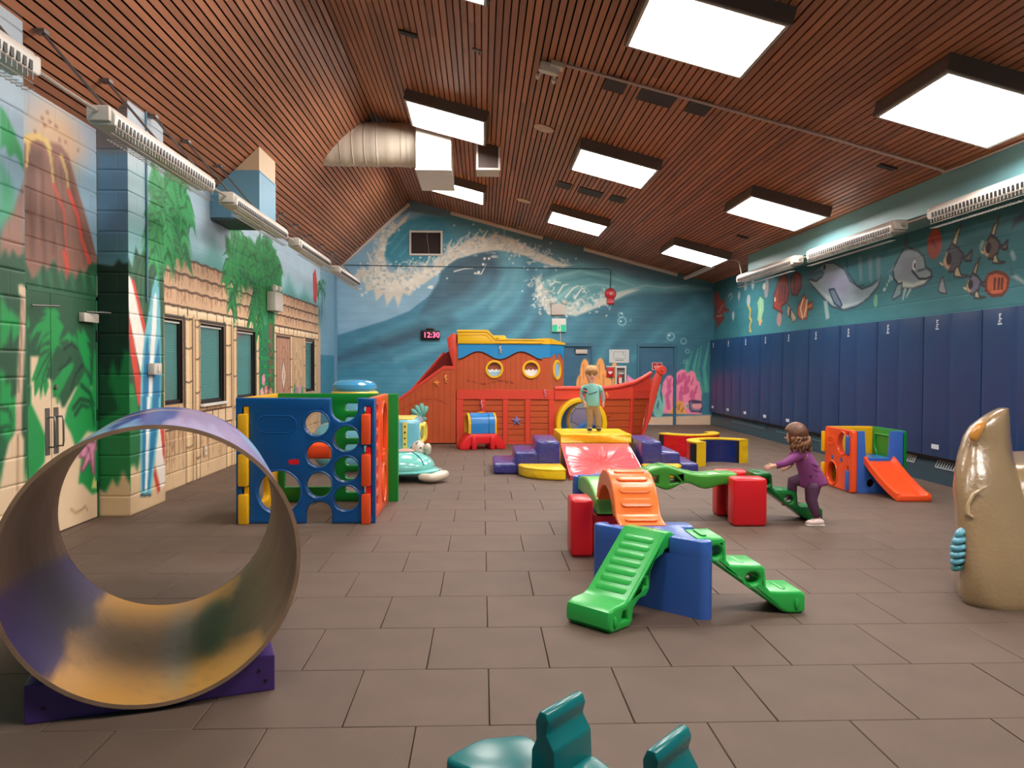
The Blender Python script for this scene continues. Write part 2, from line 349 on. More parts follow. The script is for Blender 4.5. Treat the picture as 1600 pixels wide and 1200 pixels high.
# ---------------------------------------------------------------- mural shapes, in metres on each wall
OPS_B = [
('poly',[(-4.088,5.854),(5.995,5.975),(6.019,3.521),(4.032,3.425),(2.382,4.308),(0.42,5.181),(-1.844,5.399),(-4.091,4.251)],(92,122,138),{'soft':0.6}),
('poly',[(3.208,3.5),(6.018,3.685),(6.053,0.062),(2.076,0.059),(2.065,2.351)],(48,104,122),{'soft':1.2}),
('poly',[(4.034,3.179),(6.018,3.685),(6.037,1.713),(4.21,1.705)],(44,96,114),{'soft':1.0,'alpha':0.6}),
('poly',[(-4.011,4.251),(-3.13,4.645),(-1.844,5.399),(-0.876,5.248),(-0.227,4.609),(-1.036,3.987),(-1.1,3.63),(-1.326,3.273),(-1.843,2.881),(-2.488,2.618),(-3.132,2.42),(-3.582,2.273),(-4.015,2.27)],(128,168,190),{'soft':0.05}),
('poly',[(-4.012,3.608),(-3.131,3.776),(-1.843,3.625),(-1.843,2.881),(-2.488,2.618),(-3.132,2.42),(-3.582,2.273),(-4.015,2.27)],(142,180,202),{'soft':0.4,'alpha':0.7}),
('poly',[(-2.488,4.265),(-2.423,4.749),(-2.134,5.074),(-1.522,5.289),(-0.553,5.251),(0.096,4.935),(-0.227,4.528),(-0.874,4.247),(-1.521,4.08),(-2.166,3.945)],(58,134,156),{'soft':0.12}),
('stroke',[(-2.295,4.347),(-1.924,4.81),(-1.683,5.078)],0.06,0.03,(88,158,176),{'alpha':0.5}),
('stroke',[(-2.085,4.268),(-1.642,4.756),(-1.328,5.05)],0.06,0.03,(88,158,176),{'alpha':0.5}),
('stroke',[(-1.844,4.238),(-1.36,4.719),(-1.005,5.005)],0.06,0.03,(88,158,176),{'alpha':0.5}),
('stroke',[(-2.327,4.589),(-2.069,4.913),(-1.941,5.043)],0.06,0.03,(88,158,176),{'alpha':0.5}),
('stroke',[(-0.795,5.055),(-0.228,5.126),(0.421,5.068)],0.05,0.03,(70,110,125),{'alpha':0.7}),
('poly',[(-1.038,5.166),(-0.229,5.336),(0.746,5.104),(1.562,4.82),(0.584,4.843),(-0.227,4.738),(-0.632,4.524)],(80,140,158),{'soft':0.15,'alpha':0.8}),
('poly',[(-1.068,3.89),(-0.793,4.167),(-0.227,4.382),(0.342,4.436),(0.911,4.36),(1.564,4.22),(1.893,3.816),(1.488,2.999),(0.756,2.344),(-0.221,1.932),(-1.842,1.681),(-3.776,1.35),(-3.855,2.191),(-3.132,2.42),(-2.488,2.618),(-1.843,2.881),(-1.326,3.273),(-1.1,3.63)],(66,124,148),{'soft':0.05}),
('poly',[(-1.036,3.874),(-0.777,4.151),(-0.227,4.35),(0.342,4.404),(0.554,4.26),(0.587,3.887),(0.345,3.398),(-0.142,3.07),(-0.872,2.822),(-1.681,2.655),(-1.326,3.273),(-1.1,3.63)],(62,98,116),{'soft':0.1}),
('poly',[(-0.793,4.086),(-0.226,4.285),(0.293,4.29),(0.425,3.886),(0.101,3.478),(-0.548,3.23),(-0.873,3.389)],(56,84,100),{'soft':0.25,'alpha':0.8}),
('stroke',[(0.521,4.324),(0.62,3.887),(0.394,3.398),(-0.223,2.956),(-1.196,2.577),(-2.488,2.197)],0.34,0.16,(98,160,178),{'alpha':0.7,'soft':1.6}),
('stroke',[(0.749,4.294),(0.881,3.808),(0.622,3.238),(-0.027,2.746),(-1.033,2.334),(-2.327,1.874)],0.34,0.16,(70,130,150),{'alpha':0.7,'soft':1.6}),
('stroke',[(0.993,4.215),(1.077,3.728),(0.835,3.077),(0.185,2.536),(-0.871,2.092),(-2.165,1.648)],0.34,0.16,(100,166,184),{'alpha':0.6,'soft':1.6}),
('stroke',[(1.238,4.136),(1.322,3.649),(1.112,2.997),(0.511,2.424),(-0.546,1.882),(-1.842,1.438)],0.34,0.16,(64,112,132),{'alpha':0.7,'soft':1.6}),
('stroke',[(1.484,4.057),(1.568,3.488),(1.407,2.836),(0.838,2.263),(-0.22,1.688)],0.34,0.16,(88,150,170),{'alpha':0.6,'soft':1.6}),
('stroke',[(0.667,4.374),(0.848,3.97),(0.752,3.482),(0.265,2.992)],0.34,0.16,(122,178,192),{'alpha':0.5,'soft':1.6}),
('stroke',[(0.1,3.64),(-0.386,3.15),(-1.196,2.82),(-2.165,2.458),(-3.132,2.081)],0.34,0.16,(84,146,168),{'alpha':0.5,'soft':1.6}),
('stroke',[(-1.519,2.413),(-2.488,2.084),(-3.374,1.756),(-3.695,1.642)],0.34,0.16,(48,74,92),{'alpha':0.6,'soft':1.6}),
('stroke',[(-0.872,2.66),(-1.681,2.331),(-2.488,2.003)],0.34,0.16,(52,80,98),{'alpha':0.5,'soft':1.6}),
('stroke',[(-0.545,1.687),(-1.842,1.275),(-3.133,1.028),(-3.777,0.945)],0.34,0.16,(84,150,176),{'alpha':0.5,'soft':1.6}),
('stroke',[(0.431,2.016),(-0.869,1.36),(-2.165,1.031)],0.34,0.16,(92,156,180),{'alpha':0.4,'soft':1.6}),
('stroke',[(1.731,3.652),(1.57,3.0),(1.246,2.346),(0.757,1.936)],0.34,0.16,(58,100,118),{'alpha':0.7,'soft':1.6}),
('stroke',[(1.929,3.165),(1.768,2.594),(1.493,2.021)],0.34,0.16,(80,140,158),{'alpha':0.5,'soft':1.6}),
('stroke',[(2.391,2.679),(2.066,2.024),(1.905,1.369)],0.34,0.16,(76,130,150),{'alpha':0.5,'soft':1.6}),
('stroke',[(3.047,2.846),(2.64,2.19),(2.236,1.043)],0.34,0.16,(62,112,130),{'alpha':0.6,'soft':1.6}),
('stroke',[(3.788,3.014),(3.38,2.357),(2.891,1.536)],0.34,0.16,(70,136,154),{'alpha':0.5,'soft':1.6}),
('stroke',[(5.524,3.19),(4.7,2.528),(3.88,1.704)],0.34,0.16,(82,150,168),{'alpha':0.4,'soft':1.6}),
('stroke',[(5.693,2.862),(4.868,2.283),(4.129,1.459)],0.34,0.16,(76,142,160),{'alpha':0.4,'soft':1.6}),
('stroke',[(5.026,3.268),(4.203,2.689),(3.383,1.948)],0.34,0.16,(40,84,102),{'alpha':0.5,'soft':1.6}),
('stroke',[(5.688,3.437),(4.032,3.425),(2.884,2.682)],0.34,0.16,(54,96,112),{'alpha':0.5,'soft':1.6}),
('poly',[(-3.243,3.743),(-3.034,4.018),(-2.89,3.859),(-2.713,4.198),(-2.616,4.521),(-2.52,5.037),(-2.423,4.813),(-2.295,5.168),(-2.198,5.008),(-2.005,5.236),(-1.844,5.334),(-1.941,5.14),(-2.166,4.944),(-2.391,4.717),(-2.488,4.345),(-2.423,3.943),(-2.198,3.784),(-1.94,3.882),(-1.682,3.82),(-1.488,4.015),(-1.278,3.953),(-1.133,4.212),(-0.972,4.311),(-0.875,4.538),(-0.681,4.475),(-0.422,4.671),(-0.147,4.803),(0.097,4.741),(0.34,4.841),(0.747,4.747),(1.106,4.556),(1.564,4.333),(2.056,4.11),(2.318,4.08),(2.056,4.013),(1.565,4.106),(1.107,4.297),(0.748,4.391),(0.342,4.436),(-0.145,4.351),(-0.631,4.217),(-0.874,4.053),(-1.068,3.89),(-1.23,3.759),(-1.488,3.563),(-1.682,3.497),(-1.843,3.269),(-2.004,3.333),(-2.133,2.976),(-2.23,3.266),(-2.423,3.007),(-2.488,3.329),(-2.681,3.134),(-2.745,3.424),(-2.938,3.358),(-2.97,3.584)],(206,202,190),{'soft':0.05}),
('poly',[(-2.89,3.617),(-2.648,4.102),(-2.488,4.2),(-2.391,3.846),(-1.843,3.754),(-1.197,3.986),(-1.262,3.791),(-1.843,3.528),(-2.327,3.363),(-2.649,3.457)],(224,222,210),{'soft':0.12,'alpha':0.7}),
('ell',-2.634,3.554,0.038497758327403965,0.03811760115788584,(150,170,176),{'alpha':0.7,'soft':0.5}),
('ell',-1.822,3.995,0.020658399577743708,0.0451240724628938,(226,226,216),{'alpha':0.7,'soft':0.5}),
('ell',-2.589,3.761,0.06978224177552314,0.03410790522567344,(226,226,216),{'alpha':0.7,'soft':0.5}),
('ell',-1.379,3.801,0.051953407027208104,0.02451849272070572,(150,170,176),{'alpha':0.7,'soft':0.5}),
('ell',-1.802,3.479,0.046159060519165074,0.04223755568604471,(226,226,216),{'alpha':0.7,'soft':0.5}),
('ell',-1.726,4.011,0.05791151231434087,0.03773298748793953,(226,226,216),{'alpha':0.7,'soft':0.5}),
('ell',-2.501,3.907,0.06327636184894729,0.034182472659964006,(150,170,176),{'alpha':0.7,'soft':0.5}),
('ell',-1.626,3.501,0.05570647418056013,0.04763296002751624,(226,226,216),{'alpha':0.7,'soft':0.5}),
('ell',-2.305,3.441,0.042231052802538034,0.04806760165113563,(226,226,216),{'alpha':0.7,'soft':0.5}),
('ell',-1.29,4.06,0.026798443010033444,0.026509608236994123,(150,170,176),{'alpha':0.7,'soft':0.5}),
('ell',-1.108,3.871,0.0513324145433402,0.029030785952765162,(226,226,216),{'alpha':0.7,'soft':0.5}),
('ell',-2.07,3.748,0.037545524438509004,0.03755222322216091,(226,226,216),{'alpha':0.7,'soft':0.5}),
('ell',-1.908,3.439,0.05409910683174833,0.047868368036000516,(150,170,176),{'alpha':0.7,'soft':0.5}),
('ell',-1.337,3.475,0.053563677108125915,0.024892988659132094,(226,226,216),{'alpha':0.7,'soft':0.5}),
('ell',-1.328,3.493,0.06523479922561183,0.03707322510422971,(226,226,216),{'alpha':0.7,'soft':0.5}),
('ell',-1.637,3.931,0.061580396513667715,0.037205970570538545,(150,170,176),{'alpha':0.7,'soft':0.5}),
('ell',-2.535,3.88,0.06269712442113401,0.04969418044764744,(226,226,216),{'alpha':0.7,'soft':0.5}),
('ell',-2.946,3.338,0.04052309136729544,0.024522961233584287,(226,226,216),{'alpha':0.7,'soft':0.5}),
('ell',-2.517,3.428,0.06363835123141007,0.021325701833886303,(150,170,176),{'alpha':0.7,'soft':0.5}),
('ell',-1.845,4.004,0.05592202387242581,0.02992862438057023,(226,226,216),{'alpha':0.7,'soft':0.5}),
('ell',-1.285,3.49,0.0452710186824022,0.0499552683612733,(226,226,216),{'alpha':0.7,'soft':0.5}),
('ell',-2.484,3.88,0.049988140439830034,0.020941332865259534,(150,170,176),{'alpha':0.7,'soft':0.5}),
('ell',-2.718,3.628,0.050523356148367074,0.024685969730406942,(226,226,216),{'alpha':0.7,'soft':0.5}),
('ell',-3.042,3.279,0.035691525995804586,0.04875978279225365,(226,226,216),{'alpha':0.7,'soft':0.5}),
('ell',-1.253,3.885,0.043020481642295244,0.03560218953777692,(150,170,176),{'alpha':0.7,'soft':0.5}),
('ell',-1.783,3.658,0.04796305310076952,0.03860378406335786,(226,226,216),{'alpha':0.7,'soft':0.5}),
('ell',-1.16,3.817,0.04155957767154664,0.04160933756432415,(226,226,216),{'alpha':0.7,'soft':0.5}),
('ell',-2.634,3.711,0.06888986582243177,0.03563381879843618,(150,170,176),{'alpha':0.7,'soft':0.5}),
('ell',-1.984,4.003,0.04076051719019411,0.03739895641391197,(226,226,216),{'alpha':0.7,'soft':0.5}),
('ell',-3.089,3.434,0.05160902676480578,0.021802415318831692,(226,226,216),{'alpha':0.7,'soft':0.5}),
('ell',-1.818,3.736,0.05396406990190543,0.03057730949123142,(150,170,176),{'alpha':0.7,'soft':0.5}),
('ell',-1.651,3.588,0.021109123449540496,0.02181730410937392,(226,226,216),{'alpha':0.7,'soft':0.5}),
('ell',-1.716,3.432,0.03255611390917351,0.03368936388909138,(226,226,216),{'alpha':0.7,'soft':0.5}),
('ell',-1.891,3.819,0.038197754466997844,0.029380119835907326,(150,170,176),{'alpha':0.7,'soft':0.5}),
('ell',-2.359,3.565,0.03502019866827947,0.031314810239867506,(226,226,216),{'alpha':0.7,'soft':0.5}),
('ell',-1.514,4.07,0.04846290010352911,0.042055195450355284,(226,226,216),{'alpha':0.7,'soft':0.5}),
('ell',-2.483,3.786,0.06019038351974566,0.02716085530693526,(150,170,176),{'alpha':0.7,'soft':0.5}),
('ell',-2.739,3.607,0.0549033203337425,0.023055250778956145,(226,226,216),{'alpha':0.7,'soft':0.5}),
('ell',-2.458,3.718,0.06167694457786545,0.03315292197684161,(226,226,216),{'alpha':0.7,'soft':0.5}),
('ell',-1.339,4.006,0.03683551175224404,0.039506971288774846,(150,170,176),{'alpha':0.7,'soft':0.5}),
('ell',-1.278,3.834,0.03125139213614424,0.023627579741308594,(226,226,216),{'alpha':0.7,'soft':0.5}),
('ell',-2.023,3.881,0.06033886188127287,0.04515429137084677,(226,226,216),{'alpha':0.7,'soft':0.5}),
('ell',-2.747,3.707,0.060361320908347685,0.03925811769489959,(150,170,176),{'alpha':0.7,'soft':0.5}),
('ell',-1.443,3.875,0.02648445688980534,0.028758286726116602,(226,226,216),{'alpha':0.7,'soft':0.5}),
('ell',-1.469,3.919,0.03731771403334268,0.03250717087620469,(226,226,216),{'alpha':0.7,'soft':0.5}),
('ell',-2.253,3.703,0.06603061914938153,0.024679935768150776,(150,170,176),{'alpha':0.7,'soft':0.5}),
('ell',-0.861,4.184,0.08279869509756288,0.03967284137571989,(150,172,178),{'alpha':0.6,'soft':0.6}),
('ell',0.323,4.259,0.0856426328646803,0.02055226840680803,(214,214,204),{'alpha':0.6,'soft':0.6}),
('ell',1.185,4.135,0.06977923203170944,0.027975374416143832,(214,214,204),{'alpha':0.6,'soft':0.6}),
('ell',-0.079,4.51,0.04364798018106719,0.016701690602671557,(150,172,178),{'alpha':0.6,'soft':0.6}),
('ell',0.749,4.458,0.07861151274049309,0.016126920252133994,(214,214,204),{'alpha':0.6,'soft':0.6}),
('ell',1.624,4.033,0.08543128797343452,0.03741417912460121,(214,214,204),{'alpha':0.6,'soft':0.6}),
('ell',1.613,4.083,0.030788669801226774,0.03363245668277404,(150,172,178),{'alpha':0.6,'soft':0.6}),
('ell',-0.402,4.507,0.06977376625828968,0.028124103385395623,(214,214,204),{'alpha':0.6,'soft':0.6}),
('ell',0.266,4.268,0.06672983457755474,0.023533816435449877,(214,214,204),{'alpha':0.6,'soft':0.6}),
('ell',-0.179,4.305,0.05863184980074379,0.03455812779466959,(150,172,178),{'alpha':0.6,'soft':0.6}),
('ell',0.094,4.565,0.06207822243316662,0.03542027118042307,(214,214,204),{'alpha':0.6,'soft':0.6}),
('ell',-0.403,4.316,0.08530599067641792,0.035151275979072846,(214,214,204),{'alpha':0.6,'soft':0.6}),
('ell',1.4,4.387,0.06771643261800496,0.036563864201359,(150,172,178),{'alpha':0.6,'soft':0.6}),
('ell',-0.737,4.47,0.04611516667220999,0.028181654460667078,(214,214,204),{'alpha':0.6,'soft':0.6}),
('ell',0.291,4.447,0.07658985964336665,0.015045216243159479,(214,214,204),{'alpha':0.6,'soft':0.6}),
('ell',-0.724,4.529,0.037477574072703704,0.016710417211579707,(150,172,178),{'alpha':0.6,'soft':0.6}),
('ell',1.823,3.884,0.03516768046412075,0.027553000168873285,(214,214,204),{'alpha':0.6,'soft':0.6}),
('ell',-0.005,4.521,0.051077373498289474,0.0311728403325446,(214,214,204),{'alpha':0.6,'soft':0.6}),
('ell',0.744,4.43,0.04146492003859106,0.023219407578688053,(150,172,178),{'alpha':0.6,'soft':0.6}),
('ell',-0.534,4.392,0.07296256932156062,0.024505951552706344,(214,214,204),{'alpha':0.6,'soft':0.6}),
('ell',-0.655,4.521,0.05239647453761898,0.030110871689444627,(214,214,204),{'alpha':0.6,'soft':0.6}),
('ell',1.287,4.281,0.07806965457354753,0.030573162750627284,(150,172,178),{'alpha':0.6,'soft':0.6}),
('ell',0.315,4.485,0.05976909611823124,0.03257201651389685,(214,214,204),{'alpha':0.6,'soft':0.6}),
('ell',0.285,4.362,0.05765039474573365,0.021127082410948166,(214,214,204),{'alpha':0.6,'soft':0.6}),
('ell',0.604,4.325,0.03429485982796728,0.025622213636420844,(150,172,178),{'alpha':0.6,'soft':0.6}),
('ell',0.3,4.289,0.08618904426346641,0.02435589242145632,(214,214,204),{'alpha':0.6,'soft':0.6}),
('ell',1.609,4.002,0.045730783546619545,0.026603580357610318,(214,214,204),{'alpha':0.6,'soft':0.6}),
('ell',-0.535,4.292,0.06973737620553006,0.03718358750085897,(150,172,178),{'alpha':0.6,'soft':0.6}),
('ell',1.315,4.16,0.07402411057877092,0.02909609886481824,(214,214,204),{'alpha':0.6,'soft':0.6}),
('ell',-0.591,4.372,0.030294076714015433,0.018587959005678122,(214,214,204),{'alpha':0.6,'soft':0.6}),
('ell',1.264,4.419,0.03550793255760743,0.017482489805520873,(150,172,178),{'alpha':0.6,'soft':0.6}),
('ell',1.559,4.26,0.03140924215681132,0.03603838936468597,(214,214,204),{'alpha':0.6,'soft':0.6}),
('ell',-0.541,4.279,0.07041208616581013,0.03590454878217526,(214,214,204),{'alpha':0.6,'soft':0.6}),
('ell',1.76,4.019,0.07792483497654729,0.015906731746391463,(150,172,178),{'alpha':0.6,'soft':0.6}),
('ell',1.245,4.243,0.0729094756714874,0.017668592437070304,(214,214,204),{'alpha':0.6,'soft':0.6}),
('ell',1.195,4.094,0.033668369896762675,0.023106171687957387,(214,214,204),{'alpha':0.6,'soft':0.6}),
('ell',0.682,4.26,0.044527563750006105,0.019494311035791946,(150,172,178),{'alpha':0.6,'soft':0.6}),
('ell',-0.186,4.4,0.0752125985663937,0.02484324873479009,(214,214,204),{'alpha':0.6,'soft':0.6}),
('ell',0.138,4.486,0.05101706902234496,0.025455441282375597,(214,214,204),{'alpha':0.6,'soft':0.6}),
('ell',-0.646,4.397,0.08838338744468516,0.02532078430868736,(150,172,178),{'alpha':0.6,'soft':0.6}),
('ell',-0.722,5.058,0.025,0.025,(222,226,222),{'alpha':0.8}),
('ell',-0.904,4.046,0.025,0.025,(222,226,222),{'alpha':0.8}),
('ell',-0.959,4.451,0.025,0.025,(222,226,222),{'alpha':0.8}),
('ell',-1.573,4.233,0.025,0.025,(222,226,222),{'alpha':0.8}),
('ell',-0.237,5.082,0.025,0.025,(222,226,222),{'alpha':0.8}),
('ell',-2.822,4.044,0.025,0.025,(222,226,222),{'alpha':0.8}),
('ell',-0.173,4.458,0.025,0.025,(222,226,222),{'alpha':0.8}),
('ell',-1.705,4.103,0.025,0.025,(222,226,222),{'alpha':0.8}),
('ell',-2.532,4.859,0.025,0.025,(222,226,222),{'alpha':0.8}),
('ell',-2.49,4.321,0.025,0.025,(222,226,222),{'alpha':0.8}),
('ell',-2.118,4.922,0.025,0.025,(222,226,222),{'alpha':0.8}),
('ell',-0.902,3.711,0.025,0.025,(222,226,222),{'alpha':0.8}),
('ell',-2.179,4.122,0.025,0.025,(222,226,222),{'alpha':0.8}),
('ell',-1.801,3.873,0.025,0.025,(222,226,222),{'alpha':0.8}),
('ell',-1.248,4.872,0.025,0.025,(222,226,222),{'alpha':0.8}),
('ell',-2.431,5.273,0.025,0.025,(222,226,222),{'alpha':0.8}),
('ell',-1.587,4.673,0.025,0.025,(222,226,222),{'alpha':0.8}),
('ell',-2.577,4.701,0.025,0.025,(222,226,222),{'alpha':0.8}),
('stroke',[(-0.875,4.505),(-0.778,4.7)],0.07,0.02,(206,202,190)),
('stroke',[(-0.681,4.507),(-0.552,4.735)],0.07,0.02,(206,202,190)),
('stroke',[(-0.227,4.738),(-0.098,4.901)],0.07,0.02,(206,202,190)),
('stroke',[(0.016,4.756),(0.129,4.936)],0.07,0.02,(206,202,190)),
('stroke',[(0.259,4.775),(0.389,4.906)],0.07,0.02,(206,202,190)),
('stroke',[(-1.198,4.147),(-1.036,4.342)],0.07,0.02,(206,202,190)),
('stroke',[(-1.456,4.016),(-1.327,4.243)],0.07,0.02,(206,202,190)),
('stroke',[(-2.166,3.784),(-2.101,4.075)],0.07,0.02,(206,202,190)),
('stroke',[(-1.843,3.819),(-1.747,4.046)],0.07,0.02,(206,202,190)),
('stroke',[(-2.648,4.263),(-2.745,4.456)],0.07,0.02,(206,202,190)),
('stroke',[(-2.809,4.133),(-2.905,4.358)],0.07,0.02,(206,202,190)),
('ell',0.05,4.223,0.035,0.03,(220,224,220)),
('ell',0.163,4.224,0.035,0.03,(220,224,220)),
('ell',0.018,4.077,0.035,0.03,(220,224,220)),
('ell',-0.096,3.881,0.035,0.03,(220,224,220)),
('stroke',[(-0.712,3.892),(-0.469,3.959),(-0.226,3.961)],0.04,0.01,(190,196,190)),
('stroke',[(-0.193,3.848),(-0.03,3.833),(0.099,4.094)],0.05,0.01,(200,204,198)),
('poly',[(1.404,3.65),(1.893,3.914),(2.465,4.114),(3.205,3.957),(4.03,3.67),(5.355,3.565),(5.853,3.487),(4.859,3.414),(4.032,3.408),(3.292,3.207),(2.39,2.842),(1.865,2.839),(1.438,3.162)],(96,158,166),{'soft':0.15}),
('stroke',[(1.502,3.488),(1.894,3.784),(2.466,3.918),(3.206,3.794),(3.866,3.571)],0.12,0.04,(128,184,186),{'alpha':0.7,'soft':1.2}),
('stroke',[(1.569,3.293),(2.058,3.655),(2.713,3.79),(3.289,3.664)],0.12,0.04,(80,140,150),{'alpha':0.7,'soft':1.2}),
('stroke',[(1.733,3.099),(2.223,3.461),(2.878,3.596),(3.372,3.534)],0.12,0.04,(140,192,190),{'alpha':0.7,'soft':1.2}),
('stroke',[(1.996,3.035),(2.469,3.332),(3.043,3.467)],0.12,0.04,(84,146,154),{'alpha':0.7,'soft':1.2}),
('stroke',[(1.729,3.88),(2.466,4.016),(3.37,3.861)],0.12,0.04,(70,126,138),{'alpha':0.7,'soft':1.2}),
('poly',[(1.338,3.714),(1.501,3.846),(1.437,3.569),(1.567,3.651),(1.503,3.406),(1.666,3.456),(1.602,3.196),(1.765,3.229),(1.832,3.002),(1.995,3.1),(2.127,2.938),(2.29,3.07),(2.455,2.908),(2.618,3.105),(2.816,3.041),(2.979,3.238),(3.209,3.272),(3.34,3.371),(3.784,3.472),(4.032,3.474),(3.621,3.307),(3.292,3.142),(2.964,3.009),(2.636,2.876),(2.39,2.777),(2.144,2.808),(1.899,2.741),(1.669,2.838),(1.504,3.097),(1.372,3.389)],(200,204,194),{'soft':0.06,'alpha':0.9}),
('ell',1.478,2.828,0.034387695871626295,0.025,(214,216,206),{'alpha':0.6}),
('ell',1.816,2.982,0.036713637417801516,0.025,(214,216,206),{'alpha':0.6}),
('ell',1.825,3.36,0.04200765323978313,0.025,(214,216,206),{'alpha':0.6}),
('ell',1.517,3.506,0.04153065072983489,0.025,(214,216,206),{'alpha':0.6}),
('ell',1.823,3.501,0.025688695037916497,0.025,(214,216,206),{'alpha':0.6}),
('ell',1.753,2.949,0.04699279999742877,0.025,(214,216,206),{'alpha':0.6}),
('ell',1.559,3.337,0.041869052976123436,0.025,(214,216,206),{'alpha':0.6}),
('ell',1.814,3.457,0.03069983254053226,0.025,(214,216,206),{'alpha':0.6}),
('ell',1.408,3.415,0.033086640249120225,0.025,(214,216,206),{'alpha':0.6}),
('ell',1.694,2.862,0.0317275999766794,0.025,(214,216,206),{'alpha':0.6}),
('ell',1.541,3.12,0.023375870161895285,0.025,(214,216,206),{'alpha':0.6}),
('ell',1.455,2.873,0.03122670226061977,0.025,(214,216,206),{'alpha':0.6}),
('ell',1.551,3.111,0.03962235114221717,0.025,(214,216,206),{'alpha':0.6}),
('ell',1.777,2.857,0.04018475150303111,0.025,(214,216,206),{'alpha':0.6}),
('ell',1.647,3.402,0.041542799240594425,0.025,(214,216,206),{'alpha':0.6}),
('ell',1.495,3.138,0.03892653319601906,0.025,(214,216,206),{'alpha':0.6}),
('ell',1.725,3.607,0.047955322465251686,0.025,(214,216,206),{'alpha':0.6}),
('ell',1.759,3.183,0.036647714816160415,0.025,(214,216,206),{'alpha':0.6}),
('ell',1.557,3.558,0.02205788823383024,0.025,(214,216,206),{'alpha':0.6}),
('ell',1.673,3.055,0.03077667037394374,0.025,(214,216,206),{'alpha':0.6}),
('ell',1.831,3.68,0.035141353816822485,0.025,(214,216,206),{'alpha':0.6}),
('ell',1.578,3.418,0.03210016581004085,0.025,(214,216,206),{'alpha':0.6}),
('ell',1.58,2.958,0.023363926444556395,0.025,(214,216,206),{'alpha':0.6}),
('ell',1.462,3.018,0.04181867981972384,0.025,(214,216,206),{'alpha':0.6}),
('ell',1.611,3.051,0.04447244532035514,0.025,(214,216,206),{'alpha':0.6}),
('ell',1.477,3.359,0.025809153440159535,0.025,(214,216,206),{'alpha':0.6}),
('ell',1.503,3.492,0.04344988829486459,0.025,(214,216,206),{'alpha':0.6}),
('ell',1.845,2.868,0.03149438909797687,0.025,(214,216,206),{'alpha':0.6}),
('ell',1.718,2.842,0.04059890405243845,0.025,(214,216,206),{'alpha':0.6}),
('ell',1.643,3.178,0.04180503151581585,0.025,(214,216,206),{'alpha':0.6}),
('ell',1.73,3.277,0.035709190731872634,0.025,(214,216,206),{'alpha':0.6}),
('ell',1.663,3.684,0.03501341125206232,0.025,(214,216,206),{'alpha':0.6}),
('ell',1.685,2.858,0.046761510927813325,0.025,(214,216,206),{'alpha':0.6}),
('ell',1.709,3.672,0.030797030467914672,0.025,(214,216,206),{'alpha':0.6}),
('ell',1.671,2.884,0.02969352558143748,0.025,(214,216,206),{'alpha':0.6}),
('ell',1.473,2.947,0.038033777723166434,0.025,(214,216,206),{'alpha':0.6}),
('ell',1.768,3.41,0.04420040924960741,0.025,(214,216,206),{'alpha':0.6}),
('ell',1.621,3.039,0.034550052802818296,0.025,(214,216,206),{'alpha':0.6}),
('ell',1.442,3.536,0.024824667809492537,0.025,(214,216,206),{'alpha':0.6}),
('ell',1.669,3.339,0.0394772681196821,0.025,(214,216,206),{'alpha':0.6}),
('ell',2.322,2.999,0.05028395017721889,0.03,(196,200,192),{'alpha':0.6}),
('ell',2.456,3.083,0.055976451348435916,0.03,(196,200,192),{'alpha':0.6}),
('ell',2.901,3.031,0.034838927521629745,0.03,(196,200,192),{'alpha':0.6}),
('ell',2.636,2.962,0.028953879466571443,0.03,(196,200,192),{'alpha':0.6}),
('ell',1.901,3.071,0.051327210476884266,0.03,(196,200,192),{'alpha':0.6}),
('ell',2.097,2.999,0.027811981487003833,0.03,(196,200,192),{'alpha':0.6}),
('ell',2.188,3.084,0.03614989027489799,0.03,(196,200,192),{'alpha':0.6}),
('ell',2.131,3.126,0.02440277415772717,0.03,(196,200,192),{'alpha':0.6}),
('ell',2.132,2.99,0.02238870973634349,0.03,(196,200,192),{'alpha':0.6}),
('ell',1.929,3.001,0.03630971879745688,0.03,(196,200,192),{'alpha':0.6}),
('ell',2.878,3.124,0.03613212914441108,0.03,(196,200,192),{'alpha':0.6}),
('ell',2.449,3.128,0.05862106677385538,0.03,(196,200,192),{'alpha':0.6}),
('ell',2.202,3.107,0.03898343985993997,0.03,(196,200,192),{'alpha':0.6}),
('ell',2.127,2.951,0.03385436353465553,0.03,(196,200,192),{'alpha':0.6}),
('ell',2.069,3.118,0.0491070500882877,0.03,(196,200,192),{'alpha':0.6}),
('ell',2.281,2.904,0.03861615621723685,0.03,(196,200,192),{'alpha':0.6}),
('ell',3.199,3.053,0.029998910892344237,0.03,(196,200,192),{'alpha':0.6}),
('ell',2.268,2.896,0.04516415864014605,0.03,(196,200,192),{'alpha':0.6}),
('ell',2.377,3.108,0.04729594541650785,0.03,(196,200,192),{'alpha':0.6}),
('ell',3.25,2.967,0.020146250159975256,0.03,(196,200,192),{'alpha':0.6}),
('ell',1.939,3.106,0.026813357920358508,0.03,(196,200,192),{'alpha':0.6}),
('ell',1.948,3.117,0.04617246970824243,0.03,(196,200,192),{'alpha':0.6}),
('ell',3.153,3.082,0.05895388834399297,0.03,(196,200,192),{'alpha':0.6}),
('ell',2.563,2.901,0.056695024773937924,0.03,(196,200,192),{'alpha':0.6}),
('ell',3.209,3.131,0.03218892060267331,0.03,(196,200,192),{'alpha':0.6}),
('ell',2.745,2.86,0.023511178775821,0.03,(196,200,192),{'alpha':0.6}),
('ell',2.307,2.886,0.024586946817481053,0.03,(196,200,192),{'alpha':0.6}),
('ell',2.441,3.038,0.04720191054890629,0.03,(196,200,192),{'alpha':0.6}),
('ell',3.193,3.09,0.049591778476388425,0.03,(196,200,192),{'alpha':0.6}),
('ell',2.922,2.894,0.04213346194006097,0.03,(196,200,192),{'alpha':0.6}),
('stroke',[(1.928,3.361),(2.058,3.557),(2.189,3.591)],0.05,0.02,(206,212,204)),
